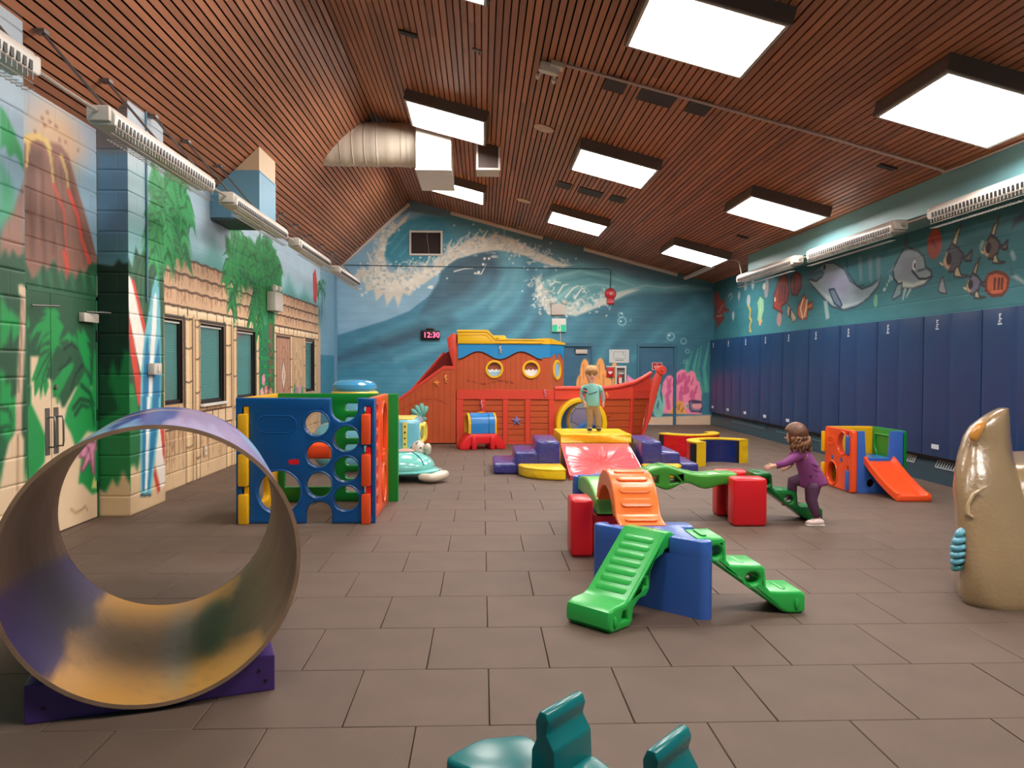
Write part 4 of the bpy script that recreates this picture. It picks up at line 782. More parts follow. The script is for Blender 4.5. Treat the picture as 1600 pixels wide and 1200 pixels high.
OPS_L = [
('clip',6.1,7.84),
('poly',[(6.629,4.171),(7.944,4.152),(7.912,2.319),(6.592,2.178)],(168,178,190),{'soft':0.2}),
('ell',7.139,3.471,0.42,0.3,(214,168,124),{'soft':0.9,'alpha':0.8}),
('poly',[(7.466,3.339),(7.933,3.52),(7.914,2.446),(7.449,2.388)],(150,192,214),{'soft':0.25,'alpha':0.7}),
('poly',[(6.579,2.464),(6.819,2.419),(7.227,2.447),(7.689,2.571),(7.942,2.513),(7.916,1.051),(6.553,1.023)],(34,84,54),{'soft':0.12}),
('clip',0,6.1),
('poly',[(5.789,2.393),(5.853,2.542),(5.964,2.657),(6.098,2.901),(6.087,2.295),(5.787,2.255)],(150,110,94),{'soft':0.04}),
('clip',6.1,7.84),
('poly',[(6.613,3.322),(6.79,3.425),(7.035,3.441),(7.191,3.463),(7.331,3.392),(7.462,3.161),(7.634,2.897),(7.839,2.53),(7.85,2.476),(7.688,2.491),(7.588,2.321),(7.507,2.396),(7.424,2.279),(7.335,2.345),(7.267,2.244),(7.193,2.357),(7.139,2.305),(7.068,2.443),(6.964,2.306),(6.876,2.361),(6.816,2.256),(6.721,2.213),(6.596,2.388)],(146,102,86),{'soft':0.03}),
('stroke',[(6.74,3.289),(6.715,2.937),(6.743,2.408)],0.1,0.05,(100,66,56),{'alpha':0.55,'soft':1.5}),
('stroke',[(6.854,3.293),(6.885,2.865),(6.916,2.378)],0.1,0.05,(100,66,56),{'alpha':0.55,'soft':1.5}),
('stroke',[(7.031,3.229),(7.106,2.798),(7.059,2.481)],0.1,0.05,(100,66,56),{'alpha':0.55,'soft':1.5}),
('stroke',[(7.155,3.204),(7.211,2.76),(7.268,2.337)],0.1,0.05,(100,66,56),{'alpha':0.55,'soft':1.5}),
('stroke',[(7.37,3.081),(7.525,2.757),(7.591,2.466)],0.1,0.05,(100,66,56),{'alpha':0.55,'soft':1.5}),
('stroke',[(6.786,3.221),(6.788,2.792)],0.1,0.05,(100,66,56),{'alpha':0.55,'soft':1.5}),
('stroke',[(7.285,3.294),(7.435,2.919),(7.689,2.571)],0.1,0.05,(100,66,56),{'alpha':0.55,'soft':1.5}),
('stroke',[(6.683,3.194),(6.657,2.766)],0.1,0.05,(100,66,56),{'alpha':0.55,'soft':1.5}),
('stroke',[(6.983,3.355),(7.048,3.01),(7.123,2.575)],0.08,0.03,(176,130,112),{'alpha':0.5,'soft':1.5}),
('stroke',[(7.115,3.307),(7.183,2.983)],0.08,0.03,(176,130,112),{'alpha':0.5,'soft':1.5}),
('stroke',[(6.832,3.125),(6.821,2.528)],0.08,0.03,(176,130,112),{'alpha':0.5,'soft':1.5}),
('stroke',[(6.65,3.353),(6.818,3.434),(6.974,3.424),(7.032,3.285),(7.069,3.071)],0.07,0.03,(222,186,110)),
('stroke',[(6.686,3.342),(6.664,3.136)],0.06,0.02,(222,186,110)),
('stroke',[(7.2,3.357),(7.284,3.236),(7.325,3.072)],0.06,0.03,(214,176,112)),
('stroke',[(6.974,3.413),(7.014,3.38)],0.08,0.06,(226,196,124)),
('stroke',[(7.069,3.071),(7.235,2.879),(7.272,2.54),(7.313,2.372)],0.05,0.03,(206,84,62)),
('stroke',[(7.325,3.072),(7.48,2.868),(7.547,2.671),(7.688,2.479)],0.06,0.05,(222,74,52)),
('stroke',[(7.228,2.505),(7.29,2.34)],0.06,0.04,(222,74,52)),
('ell',7.018,3.614,0.025,0.02,(150,110,84)),
('ell',7.12,3.601,0.025,0.02,(150,110,84)),
('ell',6.937,3.556,0.025,0.02,(150,110,84)),
('ell',7.171,3.503,0.025,0.02,(150,110,84)),
('ell',7.268,3.507,0.025,0.02,(150,110,84)),
('ell',6.899,3.604,0.025,0.02,(150,110,84)),
('ell',7.491,3.494,0.025,0.02,(150,110,84)),
('ell',6.979,3.679,0.025,0.02,(150,110,84)),
('ell',6.79,3.463,0.025,0.02,(150,110,84)),
('clip',0,6.1),
('poly',[(5.808,3.358),(5.868,3.332),(5.974,3.225),(6.085,3.09),(6.107,2.951),(5.987,3.064),(5.908,3.014),(5.863,3.086),(5.802,3.05)],(46,156,90),{'soft':0.03}),
('poly',[(5.8,2.958),(5.89,2.875),(5.966,2.775),(5.948,2.63),(5.853,2.542),(5.792,2.508)],(60,170,110),{'soft':0.1,'alpha':0.8}),
('poly',[(5.787,2.255),(5.849,2.342),(5.894,2.274),(5.942,2.346),(6.005,2.298),(6.088,2.339),(6.061,0.864),(5.76,0.803)],(32,80,52),{'soft':0.03}),
('clip',6.1,7.84),
('poly',[(6.592,2.199),(6.721,2.213),(6.815,2.191),(7.064,2.228),(7.266,2.215),(7.423,2.255),(7.587,2.285),(7.85,2.438),(7.914,2.446),(7.89,1.053),(6.571,1.021)],(34,84,54),{'soft':0.03}),
('stroke',[(6.816,2.256),(6.852,2.14)],0.07,0.03,(54,132,90),{'alpha':0.6,'soft':1.5}),
('stroke',[(6.994,2.277),(7.032,2.158)],0.07,0.03,(54,132,90),{'alpha':0.6,'soft':1.5}),
('stroke',[(7.17,2.297),(7.211,2.175)],0.07,0.03,(54,132,90),{'alpha':0.6,'soft':1.5}),
('stroke',[(7.357,2.318),(7.399,2.194)],0.07,0.03,(54,132,90),{'alpha':0.6,'soft':1.5}),
('stroke',[(7.565,2.342),(7.61,2.214)],0.07,0.03,(54,132,90),{'alpha':0.6,'soft':1.5}),
('stroke',[(7.735,2.362),(7.783,2.231)],0.07,0.03,(54,132,90),{'alpha':0.6,'soft':1.5}),
('clip',0,6.1),
('poly',[(5.78,1.882),(5.796,2.018),(5.85,1.929),(5.892,1.881),(5.914,1.908),(5.964,1.86),(5.979,1.878),(6.015,1.819),(6.005,1.722),(5.931,1.658),(5.925,1.719),(5.919,1.779),(5.889,1.717),(5.845,1.639),(5.831,1.647),(5.788,1.603),(5.775,1.637)],(22,150,72),{'soft':0.03}),
('poly',[(5.772,1.468),(5.827,1.434),(5.839,1.348),(5.897,1.372),(5.91,1.329),(5.879,1.166),(5.767,1.172)],(22,150,72),{'soft':0.03}),
('poly',[(5.893,1.165),(5.945,1.241),(5.958,1.162)],(22,150,72),{'soft':0.03}),
('poly',[(5.768,1.264),(5.967,1.257),(5.955,1.021),(5.86,0.925),(5.804,0.948),(5.764,1.036)],(22,150,72),{'soft':0.03}),
('poly',[(5.764,1.036),(5.86,0.925),(5.786,0.754),(5.758,0.723)],(26,100,60),{'soft':0.05}),
('stroke',[(5.767,1.188),(5.85,1.167),(5.865,1.183)],0.04,0.02,(16,80,44)),
('stroke',[(5.878,1.148),(5.906,1.086),(5.897,1.017)],0.04,0.02,(16,80,44)),
('stroke',[(5.764,1.036),(5.848,1.047),(5.905,1.025)],0.04,0.02,(16,80,44)),
('poly',[(5.97,1.02),(5.86,0.917),(5.793,0.753),(5.756,0.588),(5.752,0.385),(6.04,0.329),(6.058,0.932),(6.0,1.017)],(226,196,160),{'soft':0.03}),
('stroke',[(5.974,0.993),(5.969,0.554)],0.02,0.02,(150,110,84)),
('stroke',[(6.078,2.009),(6.041,1.6),(6.009,1.291),(5.995,1.159)],0.075,0.075,(212,178,152)),
('stroke',[(5.997,1.255),(5.989,1.009)],0.075,0.08,(206,172,146)),
('poly',[(6.005,2.094),(6.057,2.1),(6.141,2.068),(6.136,1.992),(6.011,2.025)],(222,194,166),{'soft':0.02}),
('stroke',[(6.063,1.999),(6.03,1.599),(5.997,1.291)],0.02,0.02,(120,86,70),{'alpha':0.7}),
('clip',6.1,7.84),
('poly',[(6.597,1.667),(6.706,1.67),(6.705,1.611),(6.596,1.609)],(34,84,54),{'soft':0.02,'alpha':0.01}),
('poly',[(6.57,0.652),(7.871,0.483),(7.836,-1.494),(6.539,-0.991)],(232,204,170),{'soft':0.04,'alpha':0.0}),
('poly',[(6.59,1.319),(7.885,1.286),(7.856,-0.341),(6.565,-0.035)],(232,202,166),{'soft':0.03}),
('poly',[(6.678,1.566),(6.805,1.568),(6.802,1.413),(7.205,1.314),(7.235,1.292),(6.674,1.307)],(232,202,166),{'soft':0.02}),
('poly',[(6.59,1.319),(6.682,1.317),(6.683,1.17),(6.815,0.993),(6.894,0.875),(6.872,0.655),(6.685,0.54),(6.576,0.546)],(30,148,74),{'soft':0.03}),
('poly',[(6.59,1.319),(6.675,1.312),(6.663,1.171),(6.588,1.087)],(34,84,54),{'soft':0.03}),
('poly',[(6.804,1.553),(7.009,1.627),(7.405,1.635),(7.665,1.64),(7.528,1.405),(7.202,1.113),(7.162,1.115),(7.115,1.201),(7.011,1.216),(6.986,1.411),(6.806,1.443)],(34,84,54),{'soft':0.03}),
('poly',[(6.896,2.003),(6.941,1.986),(7.015,1.981),(7.044,1.999),(7.11,1.973),(7.148,1.933),(7.109,1.915),(7.205,1.842),(7.155,1.766),(7.124,1.702),(7.182,1.641),(7.114,1.671),(7.066,1.639),(7.017,1.571),(6.99,1.637),(6.898,1.625),(6.808,1.583),(6.836,1.634),(6.899,1.66),(6.982,1.667),(6.973,1.718),(6.863,1.674),(6.836,1.644),(6.864,1.715),(7.003,1.791),(6.901,1.756),(6.81,1.673),(6.757,1.622),(6.793,1.692),(6.848,1.784),(6.777,1.771),(6.715,1.719),(6.681,1.689),(6.708,1.768),(6.778,1.841),(6.894,1.887),(6.814,1.882),(6.913,1.924),(6.922,1.944),(6.859,1.945),(6.923,1.975)],(22,150,72),{'soft':0.02}),
('poly',[(6.616,1.803),(6.651,1.911),(6.675,1.825),(6.657,1.795)],(22,150,72),{'soft':0.02}),
('poly',[(6.656,1.746),(6.684,1.748),(6.672,1.688)],(22,150,72),{'soft':0.02}),
('poly',[(6.687,1.361),(6.808,1.553),(6.99,1.627),(7.008,1.555),(6.931,1.412),(6.948,1.31),(6.891,1.22),(6.857,1.312),(6.828,1.193),(6.803,1.304),(6.767,1.255),(6.732,1.227),(6.726,1.355)],(26,142,70),{'soft':0.02}),
('stroke',[(6.971,1.596),(6.86,1.493),(6.752,1.364)],0.025,0.012,(16,80,44)),
('stroke',[(6.98,1.555),(6.877,1.413),(6.829,1.263)],0.025,0.012,(16,80,44)),
('stroke',[(6.95,1.463),(6.903,1.352)],0.025,0.012,(16,80,44)),
('poly',[(7.011,1.216),(7.004,1.339),(7.119,1.41),(7.208,1.483),(7.371,1.521),(7.36,1.461),(7.236,1.345),(7.116,1.222),(7.105,1.149),(7.076,1.151),(7.059,1.245),(7.001,1.206)],(24,146,70),{'soft':0.02}),
('poly',[(7.124,1.702),(7.213,1.748),(7.284,1.793),(7.365,1.742),(7.387,1.792),(7.447,1.68),(7.429,1.843),(7.513,1.781),(7.536,1.848),(7.688,1.709),(7.61,1.718),(7.708,1.562),(7.664,1.584),(7.683,1.404),(7.573,1.483),(7.51,1.582),(7.447,1.669),(7.324,1.73),(7.302,1.687),(7.273,1.728)],(22,150,72),{'soft':0.02}),
('poly',[(7.756,1.642),(7.836,1.598),(7.868,1.402),(7.867,0.241),(7.685,0.247),(7.51,0.376),(7.435,0.387),(7.493,0.633),(7.388,0.733),(7.308,0.87),(7.199,0.986),(7.252,1.11),(7.355,1.213),(7.572,1.438),(7.659,1.348),(7.703,1.245),(7.742,1.517)],(26,150,74),{'soft':0.03}),
('poly',[(7.431,0.75),(7.606,0.867),(7.811,0.827),(7.808,0.643),(7.604,0.733)],(232,202,166),{'soft':0.04,'alpha':0.9}),
('stroke',[(7.353,1.094),(7.481,1.175),(7.656,1.145),(7.722,1.062),(7.743,0.913)],0.05,0.03,(18,76,44)),
('stroke',[(7.505,1.306),(7.657,1.224),(7.746,1.107)],0.05,0.03,(18,76,44)),
('stroke',[(7.394,1.037),(7.502,1.119),(7.633,1.09)],0.05,0.03,(18,76,44)),
('stroke',[(7.201,1.631),(7.323,1.687),(7.447,1.636)],0.03,0.02,(14,50,34)),
('stroke',[(7.32,1.558),(7.238,1.494),(7.12,1.452)],0.03,0.02,(14,50,34)),
('stroke',[(7.53,1.494),(7.401,1.407),(7.315,1.257)],0.03,0.02,(14,50,34)),
('poly',[(7.605,0.765),(7.786,0.736),(7.738,0.638),(7.746,0.454),(7.711,0.424),(7.646,0.58),(7.512,0.486),(7.48,0.512),(7.558,0.613),(7.45,0.637),(7.494,0.698)],(222,150,176),{'soft':0.02,'oc':(150,84,110),'ow':0.012}),
('stroke',[(7.56,0.747),(7.626,0.696),(7.49,0.5)],0.02,0.015,(140,70,100)),
('stroke',[(7.637,0.694),(7.712,0.447)],0.02,0.015,(140,70,100)),
('poly',[(7.675,0.305),(7.734,0.421),(7.756,0.366),(7.802,0.348),(7.767,0.325),(7.797,0.285)],(228,220,130),{'soft':0.02}),
('poly',[(7.45,0.626),(7.536,0.616),(7.491,0.511),(7.646,0.558),(7.734,0.41),(7.686,0.291),(7.597,0.339),(7.533,0.427),(7.435,0.364)],(26,146,72),{'soft':0.02,'alpha':0.0}),
('stroke',[(7.296,0.17),(7.378,0.122),(7.506,0.131),(7.55,0.157),(7.604,0.102)],0.03,0.02,(190,150,118)),
('stroke',[(7.066,0.588),(7.222,0.589),(7.345,0.606)],0.02,0.01,(206,176,140)),
('clip',7.84,8.7),
('poly',[(7.719,4.08),(8.703,4.209),(8.689,3.376),(7.703,3.159)],(186,196,206),{'soft':0.2}),
('poly',[(7.709,3.466),(8.693,3.584),(8.675,2.542),(7.691,2.421)],(160,200,205),{'soft':0.2,'alpha':0.8}),
('poly',[(7.7,2.974),(8.198,2.941),(8.19,2.417),(7.69,2.359)],(120,180,180),{'soft':0.15,'alpha':0.8}),
('poly',[(7.692,2.482),(7.829,2.544),(7.926,2.462),(8.001,2.683),(8.088,2.599),(8.209,2.681),(8.301,2.615),(8.429,2.68),(8.526,2.626),(8.695,2.684),(8.663,0.73),(7.665,0.943)],(34,82,52),{'soft':0.02}),
('stroke',[(7.886,1.814),(7.924,2.386),(8.014,2.557)],0.05,0.02,(74,140,96),{'alpha':0.5,'soft':1.5}),
('stroke',[(8.03,1.82),(8.07,2.403),(8.162,2.577)],0.05,0.02,(74,140,96),{'alpha':0.5,'soft':1.5}),
('stroke',[(8.134,1.824),(8.174,2.415),(8.269,2.591)],0.05,0.02,(74,140,96),{'alpha':0.5,'soft':1.5}),
('stroke',[(8.351,1.833),(8.393,2.44),(8.493,2.622)],0.05,0.02,(74,140,96),{'alpha':0.5,'soft':1.5}),
('stroke',[(8.48,1.839),(8.523,2.455),(8.626,2.64)],0.05,0.02,(74,140,96),{'alpha':0.5,'soft':1.5}),
('poly',[(7.667,1.066),(7.699,1.324),(7.766,1.298),(7.807,1.246),(7.836,1.321),(7.92,1.307),(7.976,1.203),(8.003,1.047)],(26,140,68),{'soft':0.02}),
('poly',[(7.495,1.196),(8.019,1.175),(8.063,0.849),(7.864,0.526),(7.817,0.511),(7.79,0.294),(7.722,0.305)],(26,132,66),{'soft':0.03}),
('poly',[(7.79,0.923),(8.076,0.902),(8.071,0.566),(8.007,0.433),(7.935,0.496),(7.84,0.498)],(22,110,58),{'soft':0.06}),
('poly',[(7.882,2.356),(7.967,2.34),(8.212,1.907),(8.2,1.748),(8.134,1.824)],(214,66,50),{'soft':0.015}),
('poly',[(7.784,2.183),(7.852,1.963),(8.039,1.485),(8.096,1.355),(8.092,1.081),(8.033,1.084),(7.869,1.611),(7.812,1.861)],(214,66,50),{'soft':0.015}),
('poly',[(7.812,2.355),(7.848,2.375),(7.882,2.356),(7.937,2.274),(8.194,1.774),(8.154,1.563),(8.097,1.407),(8.012,1.588),(7.852,1.963),(7.79,2.209)],(250,240,228),{'soft':0.015}),
('poly',[(8.507,0.836),(8.605,0.84),(8.685,0.495),(8.688,0.178),(8.579,0.148),(8.446,0.454),(8.447,0.522)],(244,232,222),{'soft':0.015}),
('poly',[(8.563,0.832),(8.675,0.799),(8.692,0.4),(8.642,0.5)],(206,64,50),{'soft':0.012}),
('poly',[(8.418,0.423),(8.565,0.15),(8.495,0.115),(8.39,0.325)],(206,64,50),{'soft':0.012}),
('poly',[(8.516,2.461),(8.555,2.418),(8.598,1.982),(8.613,1.429),(8.579,0.835),(8.073,0.874),(8.097,1.368),(8.195,1.827),(8.275,1.99),(8.39,2.306),(8.473,2.436)],(116,192,206),{'soft':0.015}),
('poly',[(8.272,1.83),(8.3,1.618),(8.345,1.512),(8.377,1.485),(8.35,0.853),(8.133,0.869),(8.151,1.367),(8.208,1.696)],(34,122,168),{'soft':0.015}),
('poly',[(8.562,1.801),(8.582,1.429),(8.549,0.837),(8.366,0.851),(8.392,1.431),(8.476,1.621)],(34,122,168),{'soft':0.015}),
('poly',[(8.474,2.273),(8.512,2.195),(8.48,1.839),(8.392,1.431),(8.334,0.854),(8.256,0.86),(8.297,1.431),(8.368,1.888),(8.414,2.2)],(242,240,234),{'soft':0.012}),
('poly',[(8.081,1.173),(8.582,1.153),(8.535,0.834),(8.32,0.133),(8.076,0.173)],(116,192,206),{'soft':0.012}),
('poly',[(8.123,1.171),(8.233,1.167),(8.178,0.201),(8.115,0.211)],(34,122,168),{'soft':0.012}),
('poly',[(8.377,1.161),(8.54,1.155),(8.493,0.837),(8.281,0.184),(8.242,0.19),(8.316,0.716)],(34,122,168),{'soft':0.012}),
('poly',[(8.251,1.166),(8.329,1.163),(8.292,0.83),(8.224,0.193),(8.173,0.201),(8.214,0.837)],(244,242,238),{'soft':0.012}),
('stroke',[(8.076,0.168),(8.127,0.165),(8.177,0.146),(8.228,0.148),(8.32,0.131)],0.03,0.03,(30,60,70)),
('poly',[(8.375,3.307),(8.33,3.429),(8.492,3.589),(8.607,3.55),(8.812,3.509),(9.049,3.6),(9.335,3.578),(9.534,3.372),(9.614,3.181),(9.37,3.302),(9.215,3.36),(9.346,2.999),(9.562,2.56),(9.263,2.726),(9.055,2.843),(8.976,2.544),(8.835,2.739),(8.726,2.479),(8.627,2.674),(8.523,2.489),(8.429,2.68),(8.331,2.533),(8.368,2.838),(8.436,3.119),(8.276,2.988)],(44,148,76),{'soft':0.05}),
('clip',8.7,30),
('poly',[(8.955,3.432),(8.906,3.563),(9.08,3.734),(9.203,3.692),(9.422,3.648),(9.674,3.745),(9.981,3.722),(10.193,3.502),(10.279,3.298),(10.019,3.427),(9.852,3.489),(9.992,3.103),(10.224,2.633),(9.903,2.811),(9.681,2.936),(9.597,2.616),(9.446,2.824),(9.329,2.546),(9.223,2.755),(9.113,2.558),(9.012,2.762),(8.907,2.605),(8.946,2.931),(9.02,3.231),(8.848,3.091)],(44,148,76),{'soft':0.05}),
('clip',7.84,8.7),
('frond',[(8.605,3.426),(8.507,3.505),(8.411,3.529)],0.22,(52,168,92),(26,112,60),{'n':26,'w':0.045,'seed':0}),
('frond',[(8.638,3.365),(8.469,3.125),(8.366,2.771)],0.3,(52,168,92),(26,112,60),{'n':26,'w':0.045,'seed':1}),
('frond',[(8.671,3.303),(8.531,2.933),(8.427,2.579)],0.28,(52,168,92),(26,112,60),{'n':26,'w':0.045,'seed':2}),
('clip',8.7,30),
('frond',[(9.308,3.51),(9.616,3.769),(9.98,3.658),(10.146,3.29)],0.3,(56,170,94),(26,112,60),{'n':30,'w':0.05,'seed':9}),
('frond',[(9.307,3.436),(9.613,3.577),(9.891,3.323),(9.967,2.859)],0.32,(56,170,94),(26,112,60),{'n':30,'w':0.05,'seed':10}),
('frond',[(9.306,3.361),(9.53,3.255),(9.679,2.819)],0.3,(56,170,94),(26,112,60),{'n':30,'w':0.05,'seed':11}),
('frond',[(9.307,3.398),(9.414,3.158),(9.407,2.706)],0.3,(56,170,94),(26,112,60),{'n':30,'w':0.05,'seed':12}),
('frond',[(9.308,3.51),(9.46,3.694),(9.694,3.711)],0.26,(56,170,94),(26,112,60),{'n':30,'w':0.05,'seed':13}),
('poly',[(11.487,3.366),(11.658,3.357),(12.014,3.145),(12.206,3.368),(12.671,3.542),(13.096,3.444),(13.322,3.585),(13.796,3.66),(14.258,3.55),(14.521,3.262),(14.7,2.834),(14.251,2.999),(14.075,2.697),(13.984,2.239),(13.578,2.381),(13.228,2.197),(13.011,2.552),(12.73,2.836),(12.489,2.65),(12.229,2.783),(11.945,2.608),(11.798,2.831),(11.476,2.61),(11.594,2.901),(11.771,3.064),(11.54,3.125)],(34,128,62),{'soft':0.08}),
('frond',[(12.943,2.859),(12.497,3.213),(12.016,3.242),(11.654,3.048),(11.477,2.702)],0.35,(34,140,66),(20,96,50),{'n':30,'w':0.06,'seed':30}),
('frond',[(13.015,2.867),(12.737,3.297),(12.27,3.398),(11.776,3.395)],0.4,(34,140,66),(20,96,50),{'n':30,'w':0.06,'seed':31}),
('frond',[(13.088,2.875),(13.021,3.286),(13.322,3.542),(13.96,3.585)],0.4,(34,140,66),(20,96,50),{'n':30,'w':0.06,'seed':32}),
('frond',[(13.199,2.834),(13.589,3.256),(14.213,3.395),(14.657,3.161)],0.4,(34,140,66),(20,96,50),{'n':30,'w':0.06,'seed':33}),
('frond',[(13.162,2.883),(13.789,3.172),(14.295,3.004),(14.469,2.673)],0.4,(34,140,66),(20,96,50),{'n':30,'w':0.06,'seed':34}),
('frond',[(13.014,2.815),(12.328,2.892),(11.885,2.65),(11.761,2.354)],0.35,(34,140,66),(20,96,50),{'n':30,'w':0.06,'seed':35}),
('frond',[(13.161,2.777),(13.307,2.47),(13.226,2.037)],0.35,(34,140,66),(20,96,50),{'n':30,'w':0.06,'seed':36}),
('frond',[(13.087,2.769),(12.865,2.437),(12.792,2.225)],0.35,(34,140,66),(20,96,50),{'n':30,'w':0.06,'seed':37}),
('frond',[(13.162,2.883),(13.707,3.051),(13.947,2.63),(13.943,2.293)],0.35,(34,140,66),(20,96,50),{'n':30,'w':0.06,'seed':38}),
('poly',[(17.343,3.499),(17.608,3.643),(17.876,3.244),(17.667,2.867),(17.402,2.916)],(196,64,60),{'soft':0.03}),
('frond',[(18.228,3.279),(18.087,3.411),(17.946,3.309)],0.15,(34,130,70),(24,100,56),{'n':10,'w':0.04,'seed':60}),
('frond',[(18.228,3.279),(18.374,3.471),(18.67,3.413)],0.15,(34,130,70),(24,100,56),{'n':10,'w':0.04,'seed':61}),
('frond',[(18.228,3.279),(17.944,3.178),(17.874,3.071)],0.15,(34,130,70),(24,100,56),{'n':10,'w':0.04,'seed':62}),
('frond',[(18.228,3.279),(18.519,3.233),(18.668,3.142)],0.15,(34,130,70),(24,100,56),{'n':10,'w':0.04,'seed':63}),
('stroke',[(18.228,3.279),(18.37,2.996),(18.22,2.469)],0.05,0.04,(40,90,60))]
OPS_C = [
('poly',[(-3.766,4.424),(-3.398,4.431),(-3.405,3.594),(-3.773,3.557)],(116,108,108),{'soft':0.15}),
('poly',[(-3.773,3.57),(-3.405,3.594),(-3.413,2.439),(-3.783,2.436)],(104,146,176),{'soft':0.12}),
('poly',[(-3.78,2.749),(-3.411,2.752),(-3.413,2.408),(-3.783,2.405)],(70,130,130),{'soft':0.15,'alpha':0.6}),
('poly',[(-3.782,2.486),(-3.61,2.463),(-3.56,2.532),(-3.524,2.489),(-3.413,2.502),(-3.423,1.056),(-3.795,1.056)],(12,44,30),{'soft':0.02}),
('poly',[(-3.792,1.308),(-3.73,1.434),(-3.681,1.308),(-3.63,1.56),(-3.57,1.371),(-3.512,1.655),(-3.42,1.561),(-3.428,0.456),(-3.472,0.329),(-3.54,0.456),(-3.59,0.298),(-3.639,0.374),(-3.709,0.234),(-3.801,0.298)],(20,120,60),{'soft':0.03}),
('poly',[(-3.79,1.559),(-3.632,1.245),(-3.572,1.056),(-3.796,0.93)],(14,70,40),{'soft':0.05})]
def paint_murals(CB, CL, CR, CP):
    # back wall
    CB.vgrad([(0, (60, 126, 148)), (1.0, (66, 136, 162)), (2.4, (62, 128, 154)), (3.6, (78, 130, 150)), (5.7, (98, 126, 140))])
    CB.noise(0.05, 0.9, 0.35, 3); CB.run(OPS_B); foam(CB); CB.noise(0.035, 0.25, 0.1, 5); CB.c = np.clip(CB.c*1.12+0.015, 0, 1)
    # right wall
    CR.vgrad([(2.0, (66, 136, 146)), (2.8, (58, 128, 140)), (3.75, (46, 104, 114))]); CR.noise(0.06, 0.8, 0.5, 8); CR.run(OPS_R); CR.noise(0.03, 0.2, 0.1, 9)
    # left wall ground colours
    sandy = (226, 194, 152)
    CL.vgrad([(0, sandy), (0.55, sandy), (0.72, (26, 110, 58)), (1.0, (30, 84, 50)), (2.3, (34, 84, 54)), (2.55, (90, 140, 140)), (2.8, (140, 184, 200)), (3.3, (160, 184, 200)), (4.2, (168, 172, 178))], None, 8.7)
    CL.vgrad([(0, (226, 192, 150)), (0.4, (220, 182, 140)), (1.0, (206, 168, 128)), (2.2, (206, 170, 132)), (2.7, (84, 160, 150)), (2.95, (146, 192, 202)), (3.3, (176, 202, 218)), (4.2, (172, 196, 214))], 8.7, 18.2)
    CL.vgrad([(0, (70, 136, 162)), (1.72, (72, 140, 166)), (1.76, (126, 172, 196)), (4.2, (134, 172, 194))], 18.15, None)
    r = np.random.default_rng(11); OUT = (96, 66, 46)
    # teal hills behind the roofs
    for y, h, w in ((9.6, 3.2, 0.8), (11.0, 3.25, 1.2), (15.2, 3.2, 0.9), (16.5, 3.1, 0.8)):
        CL.poly([(y-w, 2.6), (y-w*0.4, 2.9), (y, h), (y+w*0.5, 2.95), (y+w, 2.6)], (92, 164, 154), soft=0.25, alpha=0.7)
    # plank wall with brown streaks
    for k in range(300):
        y = r.uniform(8.72, 17.9); z1 = r.uniform(0.55, 1.0); z0 = r.uniform(0.08, 0.5)
        CL.stroke([(y, z1), (y+r.uniform(-.03, .03), (z0+z1)/2), (y+r.uniform(-.02, .02), z0)], r.uniform(0.012, 0.035), 0.006, (134, 96, 66) if k % 3 else (178, 136, 100), 0.75)
    # two thatched roofs, three courses each
    for (ya, yb, ztop) in ((8.7, 13.1, 2.82), (14.15, 17.9, 2.82)):
        CL.poly([(ya, 2.2), (ya, ztop-0.08), (ya+0.6, ztop), (yb, ztop), (yb, 2.2)], (222, 180, 142), soft=0.02)
        for zt, zb in ((ztop, 2.62), (2.62, 2.42), (2.42, 2.2)):
            for k in range(int((yb-ya)*34)):
                y = r.uniform(ya, yb); ln = r.uniform(0.06, 0.17)
                CL.stroke([(y, zt-0.01), (y+r.uniform(-.03, .03), zt-ln)], 0.022, 0.006, (146, 102, 74) if k % 2 else (186, 140, 106), 0.8)
            e = [(ya+i*(yb-ya)/24, zt+(0.012 if i % 2 else -0.008)) for i in range(25)]
            CL.stroke(e, 0.03, 0.03, (92, 62, 46), 0.9)
        # bamboo lintel
        y = ya
        while y < yb-0.05:
            y1 = min(y+r.uniform(0.28, 0.4), yb)
            CL.poly([(y, 2.07), (y, 2.215), (y1, 2.215), (y1, 2.07)], (238, 206, 162), soft=0.012, oc=OUT, ow=0.013)
            CL.stroke([(y+0.04, 2.17), (y1-0.04, 2.17)], 0.05, 0.05, (250, 228, 194), 0.6); y = y1
        e = [(ya+i*(yb-ya)/30, 2.215+(0.012 if i % 2 else -0.012)) for i in range(31)]; CL.stroke(e, 0.022, 0.022, OUT)
    def post(y0, y1, z0=0.0, z1=2.08, c=(226, 188, 138)):
        CL.poly([(y0, z0), (y0, z1), (y1, z1), (y1, z0)], c, soft=0.012, oc=OUT, ow=0.01)
        CL.stroke([(y0+(y1-y0)*0.35, z0), (y0+(y1-y0)*0.35, z1)], (y1-y0)*0.4, (y1-y0)*0.4, (246, 220, 180), 0.55)
        z = z0+r.uniform(0.2, 0.5)
        while z < z1: CL.stroke([(y0-0.01, z), ((y0+y1)/2, z-0.015), (y1+0.01, z+0.01)], 0.02, 0.02, (84, 56, 38)); z += r.uniform(0.35, 0.55)
    for a, b in ((9.95, 10.18), (10.30, 10.44), (11.50, 11.74), (11.86, 12.0), (13.02, 13.2), (14.15, 14.28), (15.32, 15.48), (16.45, 16.58), (17.5, 17.66)): post(a, b)
    for y in (10.24, 11.8): CL.stroke([(y, 0.9), (y, 2.1)], 0.07, 0.07, (206, 168, 130)); CL.stroke([(y-0.04, 0.9), (y-0.04, 2.1)], 0.012, 0.012, (120, 84, 60))
